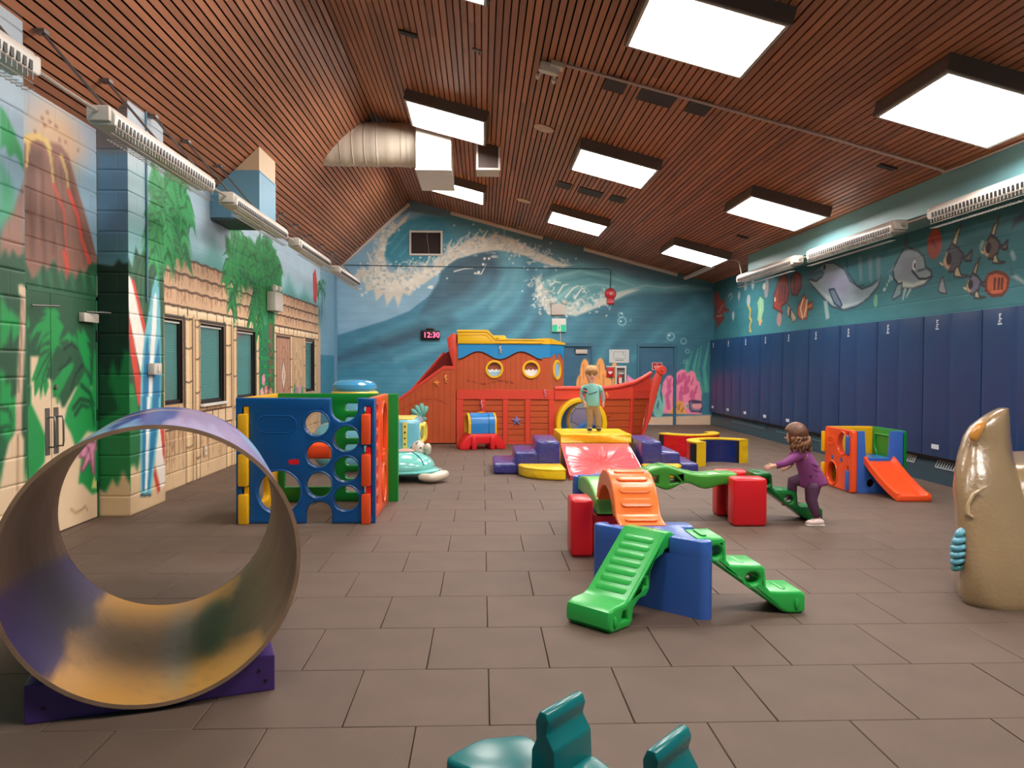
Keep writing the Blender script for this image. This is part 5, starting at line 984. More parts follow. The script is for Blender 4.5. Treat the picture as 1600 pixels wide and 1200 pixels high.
    for a, b, z0, z1 in WINS:        # dark strips painted beside and above each window, stone sills
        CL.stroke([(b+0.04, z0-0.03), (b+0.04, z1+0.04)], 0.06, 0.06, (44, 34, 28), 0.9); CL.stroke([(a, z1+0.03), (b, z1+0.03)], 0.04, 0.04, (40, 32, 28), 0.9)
        y = a-0.1
        while y < b+0.1:
            y1 = y+r.uniform(0.22, 0.34); CL.poly([(y, z0-0.3), (y, z0-0.1), (y1, z0-0.1), (y1, z0-0.3)], (232, 198, 158), soft=0.015, oc=OUT, ow=0.012); y = y1
    # gap between the huts: trunk, leaves, flowers
    CL.poly([(13.2, 0), (13.2, 2.2), (14.15, 2.2), (14.15, 0)], (38, 128, 84), soft=0.03)
    CL.poly([(13.2, 2.2), (13.2, 2.75), (14.15, 2.75), (14.15, 2.2)], (60, 150, 100), soft=0.05)
    CL.poly([(13.75, 0), (13.78, 2.3), (14.05, 2.3), (14.0, 0)], (130, 92, 66), soft=0.02, oc=(70, 50, 36), ow=0.012)
    for k in range(9): CL.frond([(13.45+0.05*k, 0.7), (13.3+0.09*k, 1.3), (13.25+0.1*k, 1.9)], 0.16, (44, 160, 78), (20, 90, 50), n=9, w=0.04, seed=k+80)
    for y, z, c in ((13.45, 1.25, (222, 140, 170)), (13.6, 1.05, (226, 120, 130)), (13.35, 1.02, (236, 170, 180)), (13.9, 1.0, (222, 120, 120))):
        for a in range(5): CL.ell(y+0.06*math.cos(a*1.257), z+0.06*math.sin(a*1.257), 0.055, 0.045, c)
        CL.ell(y, z, 0.025, 0.025, (240, 220, 120))
    # painted hut door and its neighbour panel
    CL.poly([(14.3, 0), (14.3, 2.02), (15.3, 2.02), (15.3, 0)], (190, 140, 112), soft=0.015, oc=(80, 54, 42), ow=0.02)
    for y in (14.5, 14.7, 14.9, 15.1): CL.stroke([(y, 0), (y, 2.0)], 0.016, 0.016, (132, 92, 72))
    CL.poly([(14.62, 1.3), (14.8, 1.62), (14.98, 1.3), (14.8, 1.0)], (226, 206, 184), soft=0.02, oc=(96, 70, 56), ow=0.015)
    CL.ell(14.8, 1.3, 0.05, 0.09, (196, 160, 140)); CL.stroke([(14.62, 1.72), (14.8, 1.86), (14.98, 1.72)], 0.012, 0.012, (70, 50, 44)); CL.ell(15.2, 1.05, 0.035, 0.035, (120, 84, 60))
    for y in (15.6, 15.75, 15.95, 16.15, 16.3): CL.stroke([(y, 0), (y, 2.05)], 0.014, 0.014, (150, 108, 80))
    for y, z in ((15.7, 1.5), (15.8, 1.75), (16.0, 1.4), (16.15, 1.6), (15.75, 1.2), (16.2, 1.25), (15.9, 1.05)): CL.stroke([(y, z), (y+0.08, z+0.1), (y+0.02, z+0.2)], 0.05, 0.02, (236, 204, 150)); CL.stroke([(y, z), (y-0.05, z-0.15)], 0.03, 0.02, (96, 70, 50))
    for y, z, c in ((15.65, 1.0, (60, 150, 80)), (15.8, 0.95, (170, 120, 170)), (16.1, 0.98, (206, 150, 190)), (16.3, 0.96, (70, 150, 90))): CL.ell(y, z, 0.08, 0.12, c, soft=0.3)
    CL.poly([(17.66, 0), (17.66, 2.1), (17.9, 1.7), (18.1, 1.35), (17.85, 1.1), (18.0, 0.6), (17.95, 0)], (206, 170, 134), soft=0.03)
    CL.run(OPS_L); CL.cl = None; CL.noise(0.03, 0.3, 0.2, 12)
    # pillar side
    CP.vgrad([(0, sandy), (0.5, (214, 178, 136)), (0.62, (206, 168, 126)), (4.3, (116, 108, 108))]); CP.run(OPS_C); CP.noise(0.02, 0.2, 0.2, 14)
def foam(C):
    r = np.random.default_rng(31); cr = [(-3.0, 3.6), (-2.75, 4.15), (-2.55, 4.75), (-2.2, 5.1)], [(-2.85, 3.75), (-2.3, 3.72), (-1.7, 3.95), (-1.1, 4.25), (-0.4, 4.65), (0.4, 4.70), (1.2, 4.42), (2.0, 4.12)], [(1.35, 3.7), (1.5, 3.2), (1.9, 2.95), (2.5, 3.15), (3.2, 3.35)]
    for k, line in enumerate(cr):
        P = np.array(line); n = (90, 260, 130)[k]
        for i in range(n):
            t = r.uniform(0, len(P)-1.001); a = int(t); f = t-a; b = P[a]*(1-f)+P[a+1]*f; b = b+r.normal(0, 0.10, 2); an = r.uniform(0, 2*PI); l = r.uniform(0.06, 0.2)
            c = ((232, 230, 218), (206, 204, 192), (176, 186, 186), (150, 172, 178))[r.integers(0, 4)]
            C.stroke([b, b+np.array([math.cos(an), math.sin(an)])*l*0.5+r.normal(0, 0.02, 2), b+np.array([math.cos(an+0.7), math.sin(an+0.7)])*l], r.uniform(0.03, 0.07), 0.012, c, 0.55)
        for i in range(n//4):
            t = r.uniform(0, len(P)-1.001); a = int(t); f = t-a; b = P[a]*(1-f)+P[a+1]*f+r.normal(0, 0.22, 2); C.ell(b[0], b[1], 0.022, 0.022, (224, 226, 220), alpha=0.75)
WINS = [(9.02, 9.87, 1.02, 2.05), (10.47, 11.42, 0.98, 2.05), (12.02, 12.97, 0.98, 2.04), (16.63, 17.46, 0.94, 2.03)]
# ---------------------------------------------------------------- the room (metres: X right, Y into the room, Z up)
YN, YB = -1.6, 19.95                       # near and far end walls
XP, XD, XH, XR = -3.47, -3.77, -3.71, 5.95  # left pillar face, door recess, hut wall, right wall
RX, RZ, SR, SL = -1.83, 5.672, 0.26, 0.97   # ridge position and the two roof slopes
def zr(x): return RZ-SR*(x-RX)
def zl(x): return RZ-SL*(RX-x)
m_paint = M('mural_paint', None, 0.55, attr='paint', bump=0.12, bscale=60)
m_wallnear = M('near_wall_paint', (110, 150, 160), 0.6, bump=0.1)
m_dark = M('dark_void', (14, 11, 10), 0.9)

# floor: rubber pavers in running bond
m_floor = M('paver_bed', (52, 42, 37), 0.9)
m_tile = M('rubber_paver', (101, 82, 70), 0.6, bump=0.35, bscale=320, var=0.12, vscale=3.0, rnd=0.04, spec=0.35)
nt = m_tile.node_tree
floor = struct(box('floor', (-3.95, 6.1, YN, YB+0.02, -0.2, -0.03), m_floor), 'floor of brown rubber pavers laid in running bond')
TL = 0.612; TX0, TY0 = 0.034, 3.2345
tile_m = box_me(-TL/2+0.0016, TL/2-0.0016, -TL/2+0.0016, TL/2-0.0016, -0.03, 0.0, bev=0.0035, seg=1); tile_m.materials.append(m_tile)
tiles = []; rest = []
for k in range(-13, 28):
    yc = TY0+(k+0.5)*TL
    for i in range(-9, 12):
        xc = TX0+(i+0.5+(0.5 if k % 2 else 0.0))*TL
        x0, x1, y0, y1 = max(xc-TL/2, -3.9), min(xc+TL/2, XR+0.06), max(yc-TL/2, YN), min(yc+TL/2, YB+0.01)
        if x1-x0 < 0.03 or y1-y0 < 0.03: continue
        px = 0 if yc < 2 else (xc-0.038*yc)/yc
        full = x1-x0 > TL-0.01 and y1-y0 > TL-0.01 and xc-TL/2 > -3.68 and xc+TL/2 < 5.84
        if full and yc > 2.4 and abs(px) < 0.72: tiles.append((yc, xc))
        else: rest.append((x0+0.0025, x1-0.0025, y0+0.0025, y1-0.0025, -0.03, 0.0))
tiles.sort()
for yc, xc in tiles[:296]:
    link('paver', tile_m, None, floor, (xc, yc, 0))
rest += [(x-TL/2+0.0025, x+TL/2-0.0025, y-TL/2+0.0025, y+TL/2-0.0025, -0.03, 0.0) for y, x in tiles[296:]]
o = link('paver_field', boxes_me(rest), m_tile, floor); o['kind'] = 'stuff'

# ceiling: dark backing and one slat after another along the room
m_slat = M('cedar_slat', (152, 96, 68), 0.5)
nt = m_slat.node_tree; N, L = nt.nodes, nt.links; bs = N['Principled BSDF']
tc = N.new('ShaderNodeTexCoord'); oi = N.new('ShaderNodeObjectInfo')
sep = N.new('ShaderNodeSeparateXYZ'); L.new(tc.outputs['Object'], sep.inputs[0])
def mth(op, a, b=None):
    n = N.new('ShaderNodeMath'); n.operation = op
    for i, q in enumerate((a, b)):
        if q is None: continue
        if isinstance(q, (int, float)): n.inputs[i].default_value = q
        else: L.new(q, n.inputs[i])
    return n.outputs[0]
brd = mth('FLOOR', mth('ADD', mth('MULTIPLY', sep.outputs['Y'], 0.27), mth('MULTIPLY', oi.outputs['Random'], 9.0)))
wn = N.new('ShaderNodeTexWhiteNoise'); wn.noise_dimensions = '2D'; cx = N.new('ShaderNodeCombineXYZ'); L.new(brd, cx.inputs[0]); L.new(oi.outputs['Random'], cx.inputs[1]); L.new(cx.outputs[0], wn.inputs['Vector'])
vec = N.new('ShaderNodeVectorMath'); vec.operation = 'MULTIPLY_ADD'; L.new(tc.outputs['Object'], vec.inputs[0]); vec.inputs[1].default_value = (1, 0.05, 1); L.new(wn.outputs['Color'], vec.inputs[2])
gn = N.new('ShaderNodeTexNoise'); gn.inputs['Scale'].default_value = 55; gn.inputs['Detail'].default_value = 4; L.new(vec.outputs[0], gn.inputs['Vector'])
kn = N.new('ShaderNodeTexVoronoi'); kn.inputs['Scale'].default_value = 2.2; kv = N.new('ShaderNodeVectorMath'); kv.operation = 'MULTIPLY_ADD'; L.new(tc.outputs['Object'], kv.inputs[0]); kv.inputs[1].default_value = (1.0, 0.7, 1); L.new(wn.outputs['Color'], kv.inputs[2]); L.new(kv.outputs[0], kn.inputs['Vector'])
knot = N.new('ShaderNodeMapRange'); knot.inputs[1].default_value = 0.012; knot.inputs[2].default_value = 0.035; knot.inputs[3].default_value = 0.35; knot.inputs[4].default_value = 1.0; L.new(kn.outputs['Distance'], knot.inputs[0])
fac = mth('MULTIPLY', mth('ADD', mth('MULTIPLY', wn.outputs['Value'], 0.42), mth('ADD', mth('MULTIPLY', gn.outputs['Fac'], 0.5), 0.52)), knot.outputs[0])
sc = N.new('ShaderNodeVectorMath'); sc.operation = 'SCALE'; sc.inputs[0].default_value = rgb(172, 111, 79)[:3]; L.new(fac, sc.inputs['Scale']); L.new(sc.outputs[0], bs.inputs['Base Color'])
PT = 0.078
def roofpt(x, z, d, s):   # a point pushed d up along the roof normal
    n = math.hypot(1, s); return (x+d*s/n*(1 if s > 0 else 1), z+d/n)
bk = 0.16
ceil_v = [(-3.95, zl(-3.95)+bk*1.4), (RX, RZ+bk), (XR+0.15, zr(XR+0.15)+bk)]
v = []; f = []
for y in (YN-0.1, YB+0.1):
    for x, z in ceil_v: v.append((x, y, z))
    for x, z in ceil_v: v.append((x, y, z+0.15))
f = [(0,1,7,6),(1,2,8,7),(3,9,10,4),(4,10,11,5),(0,6,9,3),(2,5,11,8),(0,3,4,1),(1,4,5,2),(6,7,10,9),(7,8,11,10)]
ceiling = struct(link('ceiling', me_py(v, f), m_dark), 'sloped ceiling of narrow cedar slats with dark gaps')
slat_m = box_me(-0.0305, 0.0305, YN, YB, 0, 0.034); slat_m.materials.append(m_slat)
aR, aL = math.atan(SR), math.atan(SL)
nR = int((XR+0.05-RX)/math.cos(aR)/PT)
for i in range(nR):
    d = (i+0.5)*PT; x = RX+d*math.cos(aR); z = RZ-d*math.sin(aR)
    link('slat', slat_m, None, ceiling, (x, 0, z), (0, aR, 0))
nL = int((RX+3.86)/math.cos(aL)/PT)
for i in range(nL):
    d = (i+0.5)*PT; x = RX-d*math.cos(aL); z = RZ-d*math.sin(aL)
    link('slat', slat_m, None, ceiling, (x, 0, z), (0, -aL, 0))

# ---- painted canvases
CB = Canvas(-3.75, 6.0, 0, 5.75, 0.0165, 0.0165)      # back wall: u = X
CL = Canvas(4.6, 20.0, 0, 4.2, 0.02, 0.0125)          # left wall: u = Y
CR = Canvas(6.4, 20.0, 2.0, 3.75, 0.016, 0.0105)      # right wall above the mats: u = Y
CP = Canvas(-3.8, -3.44, 0, 4.3, 0.02, 0.0125)        # near side of the pillar: u = X
paint_murals(CB, CL, CR, CP)

def wall_grid(cv, fn, inside):
    U, V = np.meshgrid(cv.us, cv.vs, indexing='ij'); P = fn(U, V)
    uc = (cv.us[:-1]+cv.us[1:])/2; vc = (cv.vs[:-1]+cv.vs[1:])/2; Uc, Vc = np.meshgrid(uc, vc, indexing='ij')
    return grid_me(cv.nu, cv.nv, P, inside(Uc, Vc), cv.c)
def groove(cv, V, d):      # mortar courses: the vertex rows nearest each 0.2 m course sit back a little
    k = np.round(V/0.2)*0.2; return np.where(np.abs(V-k) <= cv.dv*0.5, d, 0.0)
def inrect(U, V, r): return (U > r[0]) & (U < r[1]) & (V > r[2]) & (V < r[3])
# back wall
D2, D3 = (1.98, 2.79, 0, 2.0), (4.03, 4.92, 0, 2.0)
VENT = (-1.80, -1.06, 4.31, 4.87)
def ins_b(U, V):
    k = (V < np.where(U < RX, RZ-SL*(RX-U), RZ-SR*(U-RX))+0.1)
    for r in (D2, D3, VENT): k &= ~inrect(U, V, r)
    return k
wall_back = struct(link('wall_back', wall_grid(CB, lambda U, V: np.stack([U, YB+groove(CB, V, 0.004), V], -1), ins_b), m_paint), 'end wall painted with a breaking ocean wave and coral')
back = struct(link('wall_backing', me_py([(-4,YB+0.12,0),(6.2,YB+0.12,0),(6.2,YB+0.12,5.9),(-4,YB+0.12,5.9)], [(0,1,2,3)]), m_dark, wall_back))
# corner chase beside the hut
struct(box('pipe_chase', (-3.80, -3.655, YB-0.16, YB-0.002, 0, 3.98), M('chase_paint', (112, 158, 184), 0.5), wall_back, bev=0.015))

# right wall
UR, VR = CR, None
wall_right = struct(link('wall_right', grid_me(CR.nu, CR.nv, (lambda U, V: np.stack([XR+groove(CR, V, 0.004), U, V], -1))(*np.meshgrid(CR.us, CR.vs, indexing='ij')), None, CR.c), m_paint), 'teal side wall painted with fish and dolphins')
m_teal = M('teal_wall', (58, 118, 128), 0.5, bump=0.1)
box('lower_wall', (XR+0.001, XR+0.12, YN, YB+0.05, 0, 2.0), m_teal, wall_right)
box('upper_wall', (XR+0.001, XR+0.12, YN, 6.41, 2.0, 3.8), m_teal, wall_right)
m_bulk = M('bulkhead_paint', (124, 178, 184), 0.42, bump=0.05)
XK = 5.43
prism('bulkhead', [(XK, 3.385), (XR, 3.385), (XR, zr(XR)+0.02), (XK, zr(XK)+0.02)], YN, 15.87, m_bulk, wall_right, ax='y')
# near wall behind the camera
wn_pts = [(-3.9, 0), (6.1, 0), (6.1, zr(6.1)), (RX, RZ), (-3.9, zl(-3.9))]
struct(prism('wall_near', wn_pts, YN-0.1, YN, m_wallnear, ax='y'), 'plain end wall behind the viewer')

# left wall: pillar / door recess / pillar / hut wall
DOOR1 = (6.62, 7.80, 0, 2.13)
WIN = [(9.02, 9.87, 1.02, 2.05), (10.47, 11.42, 0.98, 2.05), (12.02, 12.97, 0.98, 2.04), (16.63, 17.46, 0.94, 2.03)]
def xl(Y): return np.where(Y < 6.1, XP, np.where(Y < 7.84, XD, np.where(Y < 8.70, XP, XH)))
def ins_l(U, V):
    k = np.ones(U.shape, bool)
    for r in [DOOR1]+WIN: k &= ~inrect(U, V, r)
    ztop = np.where((U < 6.1) | ((U > 7.84) & (U < 8.7)), 4.16, 3.93)
    for c in (6.1, 7.84, 8.70): k &= ~(np.abs(U-c) < CL.du*0.75)
    return k & (V < ztop)
# snap the canvas columns to the corners so that each face stays flat
def fn_l(U, V): return np.stack([xl(U)-0.003-groove(CL, V, 0.003), U, V], -1)
wall_left = struct(link('wall_left', wall_grid(CL, fn_l, ins_l), m_paint), 'block wall painted with a volcano, palms and a thatched bamboo hut')
box('near_pillar', (-4.0, XP-0.006, YN, 4.62, 0, 4.15), m_teal, wall_left)
for a, b in ((7.84, 7.84),):
    U, V = np.meshgrid(CP.us, CP.vs, indexing='ij')
    link('pillar_side', grid_me(CP.nu, CP.nv, np.stack([U, np.full_like(U, 7.838), V], -1), inrect(*np.meshgrid((CP.us[:-1]+CP.us[1:])/2, (CP.vs[:-1]+CP.vs[1:])/2, indexing='ij'), (XD-0.02, XP, 0, 4.1)), CP.c), m_paint, wall_left)
box('wall_core', (-4.0, XD-0.075, YN, YB+0.1, 0, 3.85), m_dark, wall_left)
box('pillar_core', (XD, XP-0.006, 7.845, 8.71, 0, 4.1), m_teal, wall_left)
box('pillar_core', (XD-0.06, XP-0.006, 4.6, 6.098, 0, 4.1), m_teal, wall_left)
box('recess_core', (XD-0.07, XD-0.006, 6.05, 6.6, 0, 3.85), m_teal, wall_left); box('recess_core', (XD-0.07, XD-0.006, 6.05, 7.86, 2.16, 3.85), m_teal, wall_left)
# concrete blocks, nearest first
def block(cv, u0, u1, v0, v1, fn, parent):
    g = 0.0004; gv = 0.0022; nu, nv = 16, 12
    us = np.concatenate([[u0+g], np.linspace(u0+g+0.003, u1-g-0.003, nu), [u1-g]]); vs = np.concatenate([[v0+gv], np.linspace(v0+gv+0.003, v1-gv-0.003, nv), [v1-gv]])
    U, V = np.meshgrid(us, vs, indexing='ij'); d = np.zeros(U.shape); d[0] = d[-1] = -0.0012; d[:, 0] = d[:, -1] = -0.004
    me = grid_me(nu+2, nv+2, fn(U, V, d), None, cv.at(U, V)); link('concrete_block', me, m_paint, parent)
nb = 0
def courses(cv, ua, ub, vmax, fn, skip=(), lw=0.4, vmin=0.0, cap=999):
    global nb
    r = 0; v = vmin
    while v < vmax-0.05:
        v1 = min(v+0.2, vmax); e = ua; first = lw*(1.0 if r % 2 == 0 else 0.5)
        while e < ub-0.02:
            e1 = min(e+first, ub); first = lw
            if ub-e1 < 0.08: e1 = ub
            if not any(e < s[1]-0.01 and e1 > s[0]+0.01 and v < s[3]-0.01 and v1 > s[2]+0.01 for s in skip) and nb < cap:
                block(cv, e, e1, v, v1, fn, wall_left); nb += 1
            e = e1
        v = v1; r += 1
def fx(X): return lambda U, V, d: np.stack([X+d, U, V], -1)
courses(CL, 5.1, 6.1, 4.14, fx(XP))
courses(CL, 6.1, 6.60, 2.14, fx(XD)); courses(CL, 6.1, 7.84, 3.9, fx(XD), vmin=2.16)
courses(CL, 7.84, 8.24, 4.14, fx(XP)); courses(CL, 8.24, 8.70, 4.14, fx(XP))
courses(CP, XD, XP, 4.1, lambda U, V, d: np.stack([U, 7.838-0.001-d-0.004, V], -1))
courses(CL, 8.70, 18.3, 0.80, fx(XH+0.001), cap=298)
print('blocks', nb)
# ---------------------------------------------------------------- ceiling light panels (the lamps of the room)
m_house = M('fixture_housing', (104, 90, 84), 0.6); m_lip = M('fixture_lip', (190, 180, 170), 0.4)
m_diff = M('light_diffuser', (255, 250, 244), 0.4, emit=LAMP)
FY = [('near', 7.16), ('middle', 12.03), ('far', 16.67), ('behind', 2.3)]
FX = [('ridge', -0.505), ('centre', 2.035), ('side-wall', 4.56)]
hm = plate_me([(-0.62,-0.63),(0.62,-0.63),(0.62,0.63),(-0.62,0.63)], [[(-0.575,-0.585),(0.575,-0.585),(0.575,0.585),(-0.575,0.585)]], 0.17, 0, ax='z', off=-0.085); hm.materials.append(m_house)
tm = box_me(-0.62, 0.62, -0.63, 0.63, -0.03, 0.0); tm.materials.append(m_house)
lm = plate_me([(-0.60,-0.61),(0.60,-0.61),(0.60,0.61),(-0.60,0.61)], [[(-0.572,-0.582),(0.572,-0.582),(0.572,0.582),(-0.572,0.582)]], 0.012, 0, ax='z', off=-0.174); lm.materials.append(m_lip)
dm = box_me(-0.572, 0.572, -0.582, 0.582, -0.172, -0.16, bev=0.0); dm.materials.append(m_diff)
for rn, y in FY:
    for cn, x in FX:
        lab = {'behind': 'square ceiling light panel out of view behind the viewer'}.get(rn, f'bright square light panel, {rn} row of the ceiling, {cn} column')
        t = thing('ceiling_light', lab, 'light', (x, y, zr(x)+0.02), 0, 'square ceiling light panels'); t.rotation_euler = (0, aR, 0)
        for nme, me in (('housing', hm), ('top_pan', tm), ('rim', lm), ('diffuser', dm)): link(nme, me, None, t)
# ---------------------------------------------------------------- doors and windows
m_white = M('white_enamel', (226, 220, 210), 0.4); m_offw = M('offwhite_plastic', (206, 196, 184), 0.45)
m_steel = M('brushed_steel', (150, 146, 142), 0.35, 0.9); m_black = M('black_plastic', (22, 20, 20), 0.5)
m_plate = M('dull_plate', (120, 112, 108), 0.45, 0.6); m_frame = M('window_frame', (36, 30, 28), 0.5)
m_glass = M('blind_glass', (120, 160, 158), 0.08, spec=0.6); m_slatb = M('blind_slat', (150, 186, 182), 0.5); m_red = M('sign_red', (190, 30, 38), 0.5)
gl = m_glass.node_tree.nodes['Principled BSDF']; gl.inputs['Transmission Weight'].default_value = 1.0; gl.inputs['Base Color'].default_value = (0.72, 0.9, 0.88, 1); gl.inputs['IOR'].default_value = 1.15
# door 1: painted double door in the recess
d1 = struct(bpy.data.objects.new('door_1', None), 'double door painted with jungle leaves and sand'); COL.objects.link(d1); d1.location = (XD, 7.2, 0)
def leaf(y0, y1, name):
    us = np.linspace(y0, y1, 34); vs = np.linspace(0.01, 2.12, 180); U, V = np.meshgrid(us, vs, indexing='ij')
    e = grid_me(34, 180, np.stack([np.full_like(U, 0.004), U-7.2, V], -1), None, CL.at(U, V)); lf = link(name, e, m_paint, d1)
    box('leaf_core', (-0.045, 0.002, y0-7.2, y1-7.2, 0.01, 2.12), M('door_edge', (60, 84, 60), 0.5), lf); return lf
lf1 = leaf(6.635, 6.985, 'door_leaf'); lf2 = leaf(6.992, 7.785, 'door_leaf')
for lf, ya, yb in ((lf1, 6.885, 6.955), (lf2, 7.02, 7.095)):
    box('pull_plate', (0.004, 0.009, ya-7.2, yb-7.2, 0.71, 1.12), m_plate, lf)
    ym = (ya+yb)/2-7.2+0.01
    tube('pull_handle', [(0.008, ym, 0.78), (0.06, ym, 0.78), (0.065, ym, 0.82), (0.065, ym, 1.0), (0.06, ym, 1.04), (0.008, ym, 1.04)], 0.009, m_steel, lf)
for ya, yb in ((7.46, 7.74),):
    box('door_closer', (0.006, 0.06, ya-7.2, yb-7.2, 1.90, 1.985), m_offw, lf2, bev=0.006); tube('closer_arm', [(0.05, ya+0.05-7.2, 1.995), (0.16, ya+0.3-7.2, 2.0), (0.03, ya+0.36-7.2, 2.02)], 0.008, m_steel, lf2)
tube('closer_arm', [(0.03, 6.66-7.2, 1.99), (0.13, 6.9-7.2, 2.0)], 0.008, m_steel, lf1)
lathe('lock', [(0.0, 0), (0.022, 0), (0.022, 0.02), (0.0, 0.022)], m_steel, lf2, 12, (0.004, 7.05-7.2, 1.30), (0, PI/2, 0)); lathe('floor_bolt', [(0.0, 0), (0.022, 0), (0.02, 0.03), (0.0, 0.03)], m_plate, lf1, 12, (0.004, 6.95-7.2, 0.12), (0, PI/2, 0))
for z in (0.25, 0.95, 1.72): box('hinge', (0.002, 0.014, 0.585, 0.597, z, z+0.11), m_black, d1)
box('door_frame', (-0.03, 0.006, 0.588, 0.62, 0, 2.15), M('jamb_green', (40, 96, 62), 0.5), d1); box('door_frame', (-0.03, 0.006, -0.6, 0.62, 2.122, 2.15), MATS['jamb_green'], d1); box('door_frame', (-0.03, 0.006, -0.6, -0.567, 0, 2.15), MATS['jamb_green'], d1)
# doors 2 and 3 in the end wall
m_door = M('door_blue', (48, 90, 116), 0.45); m_fr = M('frame_blue', (58, 108, 132), 0.45)
for n, (x0, x1, z0, z1), hw in ((2, D2, True), (3, D3, False)):
    d = struct(thing(f'door_{n}', 'dark blue door in the end wall', None, ((x0+x1)/2, YB, 0))); d.pop('category', None); w = (x1-x0)/2
    d['label'] = 'dark blue door with a closer behind the ship' if hw else 'dark blue door with a red sign beside the pink coral'
    U, V = np.meshgrid(np.linspace(x0+0.005, x1-0.005, 56), np.linspace(0.005, z1-0.005, 124), indexing='ij')
    lf = link('door_leaf', grid_me(56, 124, np.stack([U-(x0+x1)/2, np.full_like(U, 0.019), V], -1), None, CB.at(U, V)), m_paint, d); box('leaf_core', (-w+0.005, w-0.005, 0.02, 0.06, 0.005, z1-0.005), m_door, lf)
    for a, b, c, e in ((-w-0.065, -w, 0, z1), (w, w+0.065, 0, z1), (-w-0.065, w+0.065, z1, z1+0.1)): box('door_frame', (a, b, -0.03, 0.05, c, e), m_fr, d, bev=0.005, seg=1)
    if hw:
        box('door_closer', (0.0, 0.3, -0.05, 0.02, 1.82, 1.93), m_offw, lf, bev=0.008); box('closer_bracket', (-0.05, 0.34, -0.06, -0.03, 1.93, 1.95), m_black, lf)
    else:
        box('sign_plate', (-0.115, 0.145, 0.008, 0.02, 1.41, 1.60), m_white, lf); box('sign_face', (-0.105, 0.135, 0.004, 0.008, 1.42, 1.59), m_red, lf)
        for z, ww in ((1.56, 0.03), (1.51, 0.16), (1.48, 0.17), (1.45, 0.12)): box('sign_line', (0.015-ww/2, 0.015+ww/2, 0.002, 0.004, z-0.008, z+0.008), m_white, lf)
# hut windows
for n, (a, b, z0, z1) in enumerate(WIN):
    w = struct(thing(f'window_{n+1}', '', None, (XH, (a+b)/2, z0))); w.pop('category', None); hw = (b-a)/2; h = z1-z0
    w['label'] = ['hut window nearest the surfboards', 'hut window with a small red glow in the glass', 'hut window beside the painted palm trunk', 'small hut window beyond the painted door'][n]
    fr = plate('window_frame', [(-hw, 0), (hw, 0), (hw, h), (-hw, h)], [[(-hw+0.035, 0.05), (hw-0.035, 0.05), (hw-0.035, h-0.03), (-hw+0.035, h-0.03)]], 0.03, m_frame, w, ax='x', off=-0.055)
    for (p, q, r_, s) in ((-hw, -hw+0.004, 0, h), (hw-0.004, hw, 0, h), (-hw, hw, 0, 0.004), (-hw, hw, h-0.004, h)): box('reveal', (-0.07, -0.003, p, q, r_, s), m_frame, w)
    box('head_rail', (-0.05, -0.035, -hw+0.02, hw-0.02, h-0.045, h-0.025), m_white, fr)
    pn = box('pane', (-0.062, -0.058, -hw+0.03, hw-0.03, 0.04, h-0.02), m_glass, w)
    bl = [(-0.073, -0.066, -hw+0.03, hw-0.03, 0.06+i*0.022, 0.06+i*0.022+0.015) for i in range(int((h-0.09)/0.022))]
    o = link('blind', boxes_me(bl), m_slatb, w); o['kind'] = 'stuff'
    box('blind_backing', (-0.0745, -0.0735, -hw, hw, 0, h), M('blind_dim', (104, 140, 138), 0.7), w)
    if n in (1, 2): box('window_sill', (-0.03, 0.05, -hw-0.02, hw+0.02, -0.035, 0.0), m_white, w, bev=0.005)
# gable trim strips
m_trim = M('trim_strip', (232, 222, 212), 0.5)
def strip(n, p, q, label):
    a = math.atan2(q[1]-p[1], q[0]-p[0]); l = math.hypot(q[0]-p[0], q[1]-p[1])
    o = box(f'trim_{n}', (0, l, -0.06, 0, -0.05, 0.03), m_trim, None, bev=0.005, loc=(p[0], YB-0.002, p[1]), rot=(0, -a, 0)); struct(o, label)
    for i in (0.5,): box('clip', (l*i-0.02, l*i+0.02, -0.065, 0, -0.07, -0.04), m_offw, o)
strip(1, (-3.60, 3.99), (-1.86, 5.58), 'pale strip along the short side of the gable'); strip(2, (-0.80, 5.37), (1.53, 4.76), 'pale strip right of the ridge'); strip(3, (2.58, 4.49), (4.99, 3.86), 'pale strip near the low end of the gable')
struct(prism('trim_4', [(5.15, 3.80), (5.21, 3.785), (5.21, 3.72), (5.15, 3.735)], 17.4, YB-0.03, m_trim, ax='y'), 'pale strip under the low eave')

# ---------------------------------------------------------------- things on the end wall
t = thing('framed_vent', 'white framed dark square vent high on the wave wall', 'vent', (-1.43, YB, 4.28))
plate('frame', [(-0.42, 0), (0.42, 0), (0.42, 0.63), (-0.42, 0.63)], [[(-0.37, 0.05), (0.37, 0.05), (0.37, 0.58), (-0.37, 0.58)]], 0.05, m_white, t, 0.006, ax='y', off=-0.02)
box('screen', (-0.375, 0.375, 0.05, 0.06, 0.04, 0.59), M('vent_screen', (48, 32, 30), 0.7, bump=0.3, bscale=200), t); tube('crack', [(0.02, 0.045, 0.57), (0.03, 0.045, 0.4), (0.06, 0.045, 0.2), (0.07, 0.045, 0.06)], 0.003, m_offw, t, 5)
t = thing('digital_clock', 'black digital wall clock reading 12:30 in red', 'clock', (-1.315, YB-0.003, 2.15))
box('case', (-0.24, 0.24, -0.07, 0, 0, 0.24), m_black, t, bev=0.015); box('bracket', (-0.1, 0.1, -0.06, 0, 0.24, 0.30), m_black, t, bev=0.012)
text('digits', '12:30', 0.19, M('led_red', (255, 60, 90), 0.5, emit=2.5), t, (0.03, -0.072, 0.12)); box('led_dot', (0.205, 0.215, -0.074, -0.07, 0.05, 0.06), MATS['led_red'], t)
t = thing('emergency_light', 'white emergency battery light above the green exit sign', 'emergency light', (1.925, YB-0.003, 2.80))
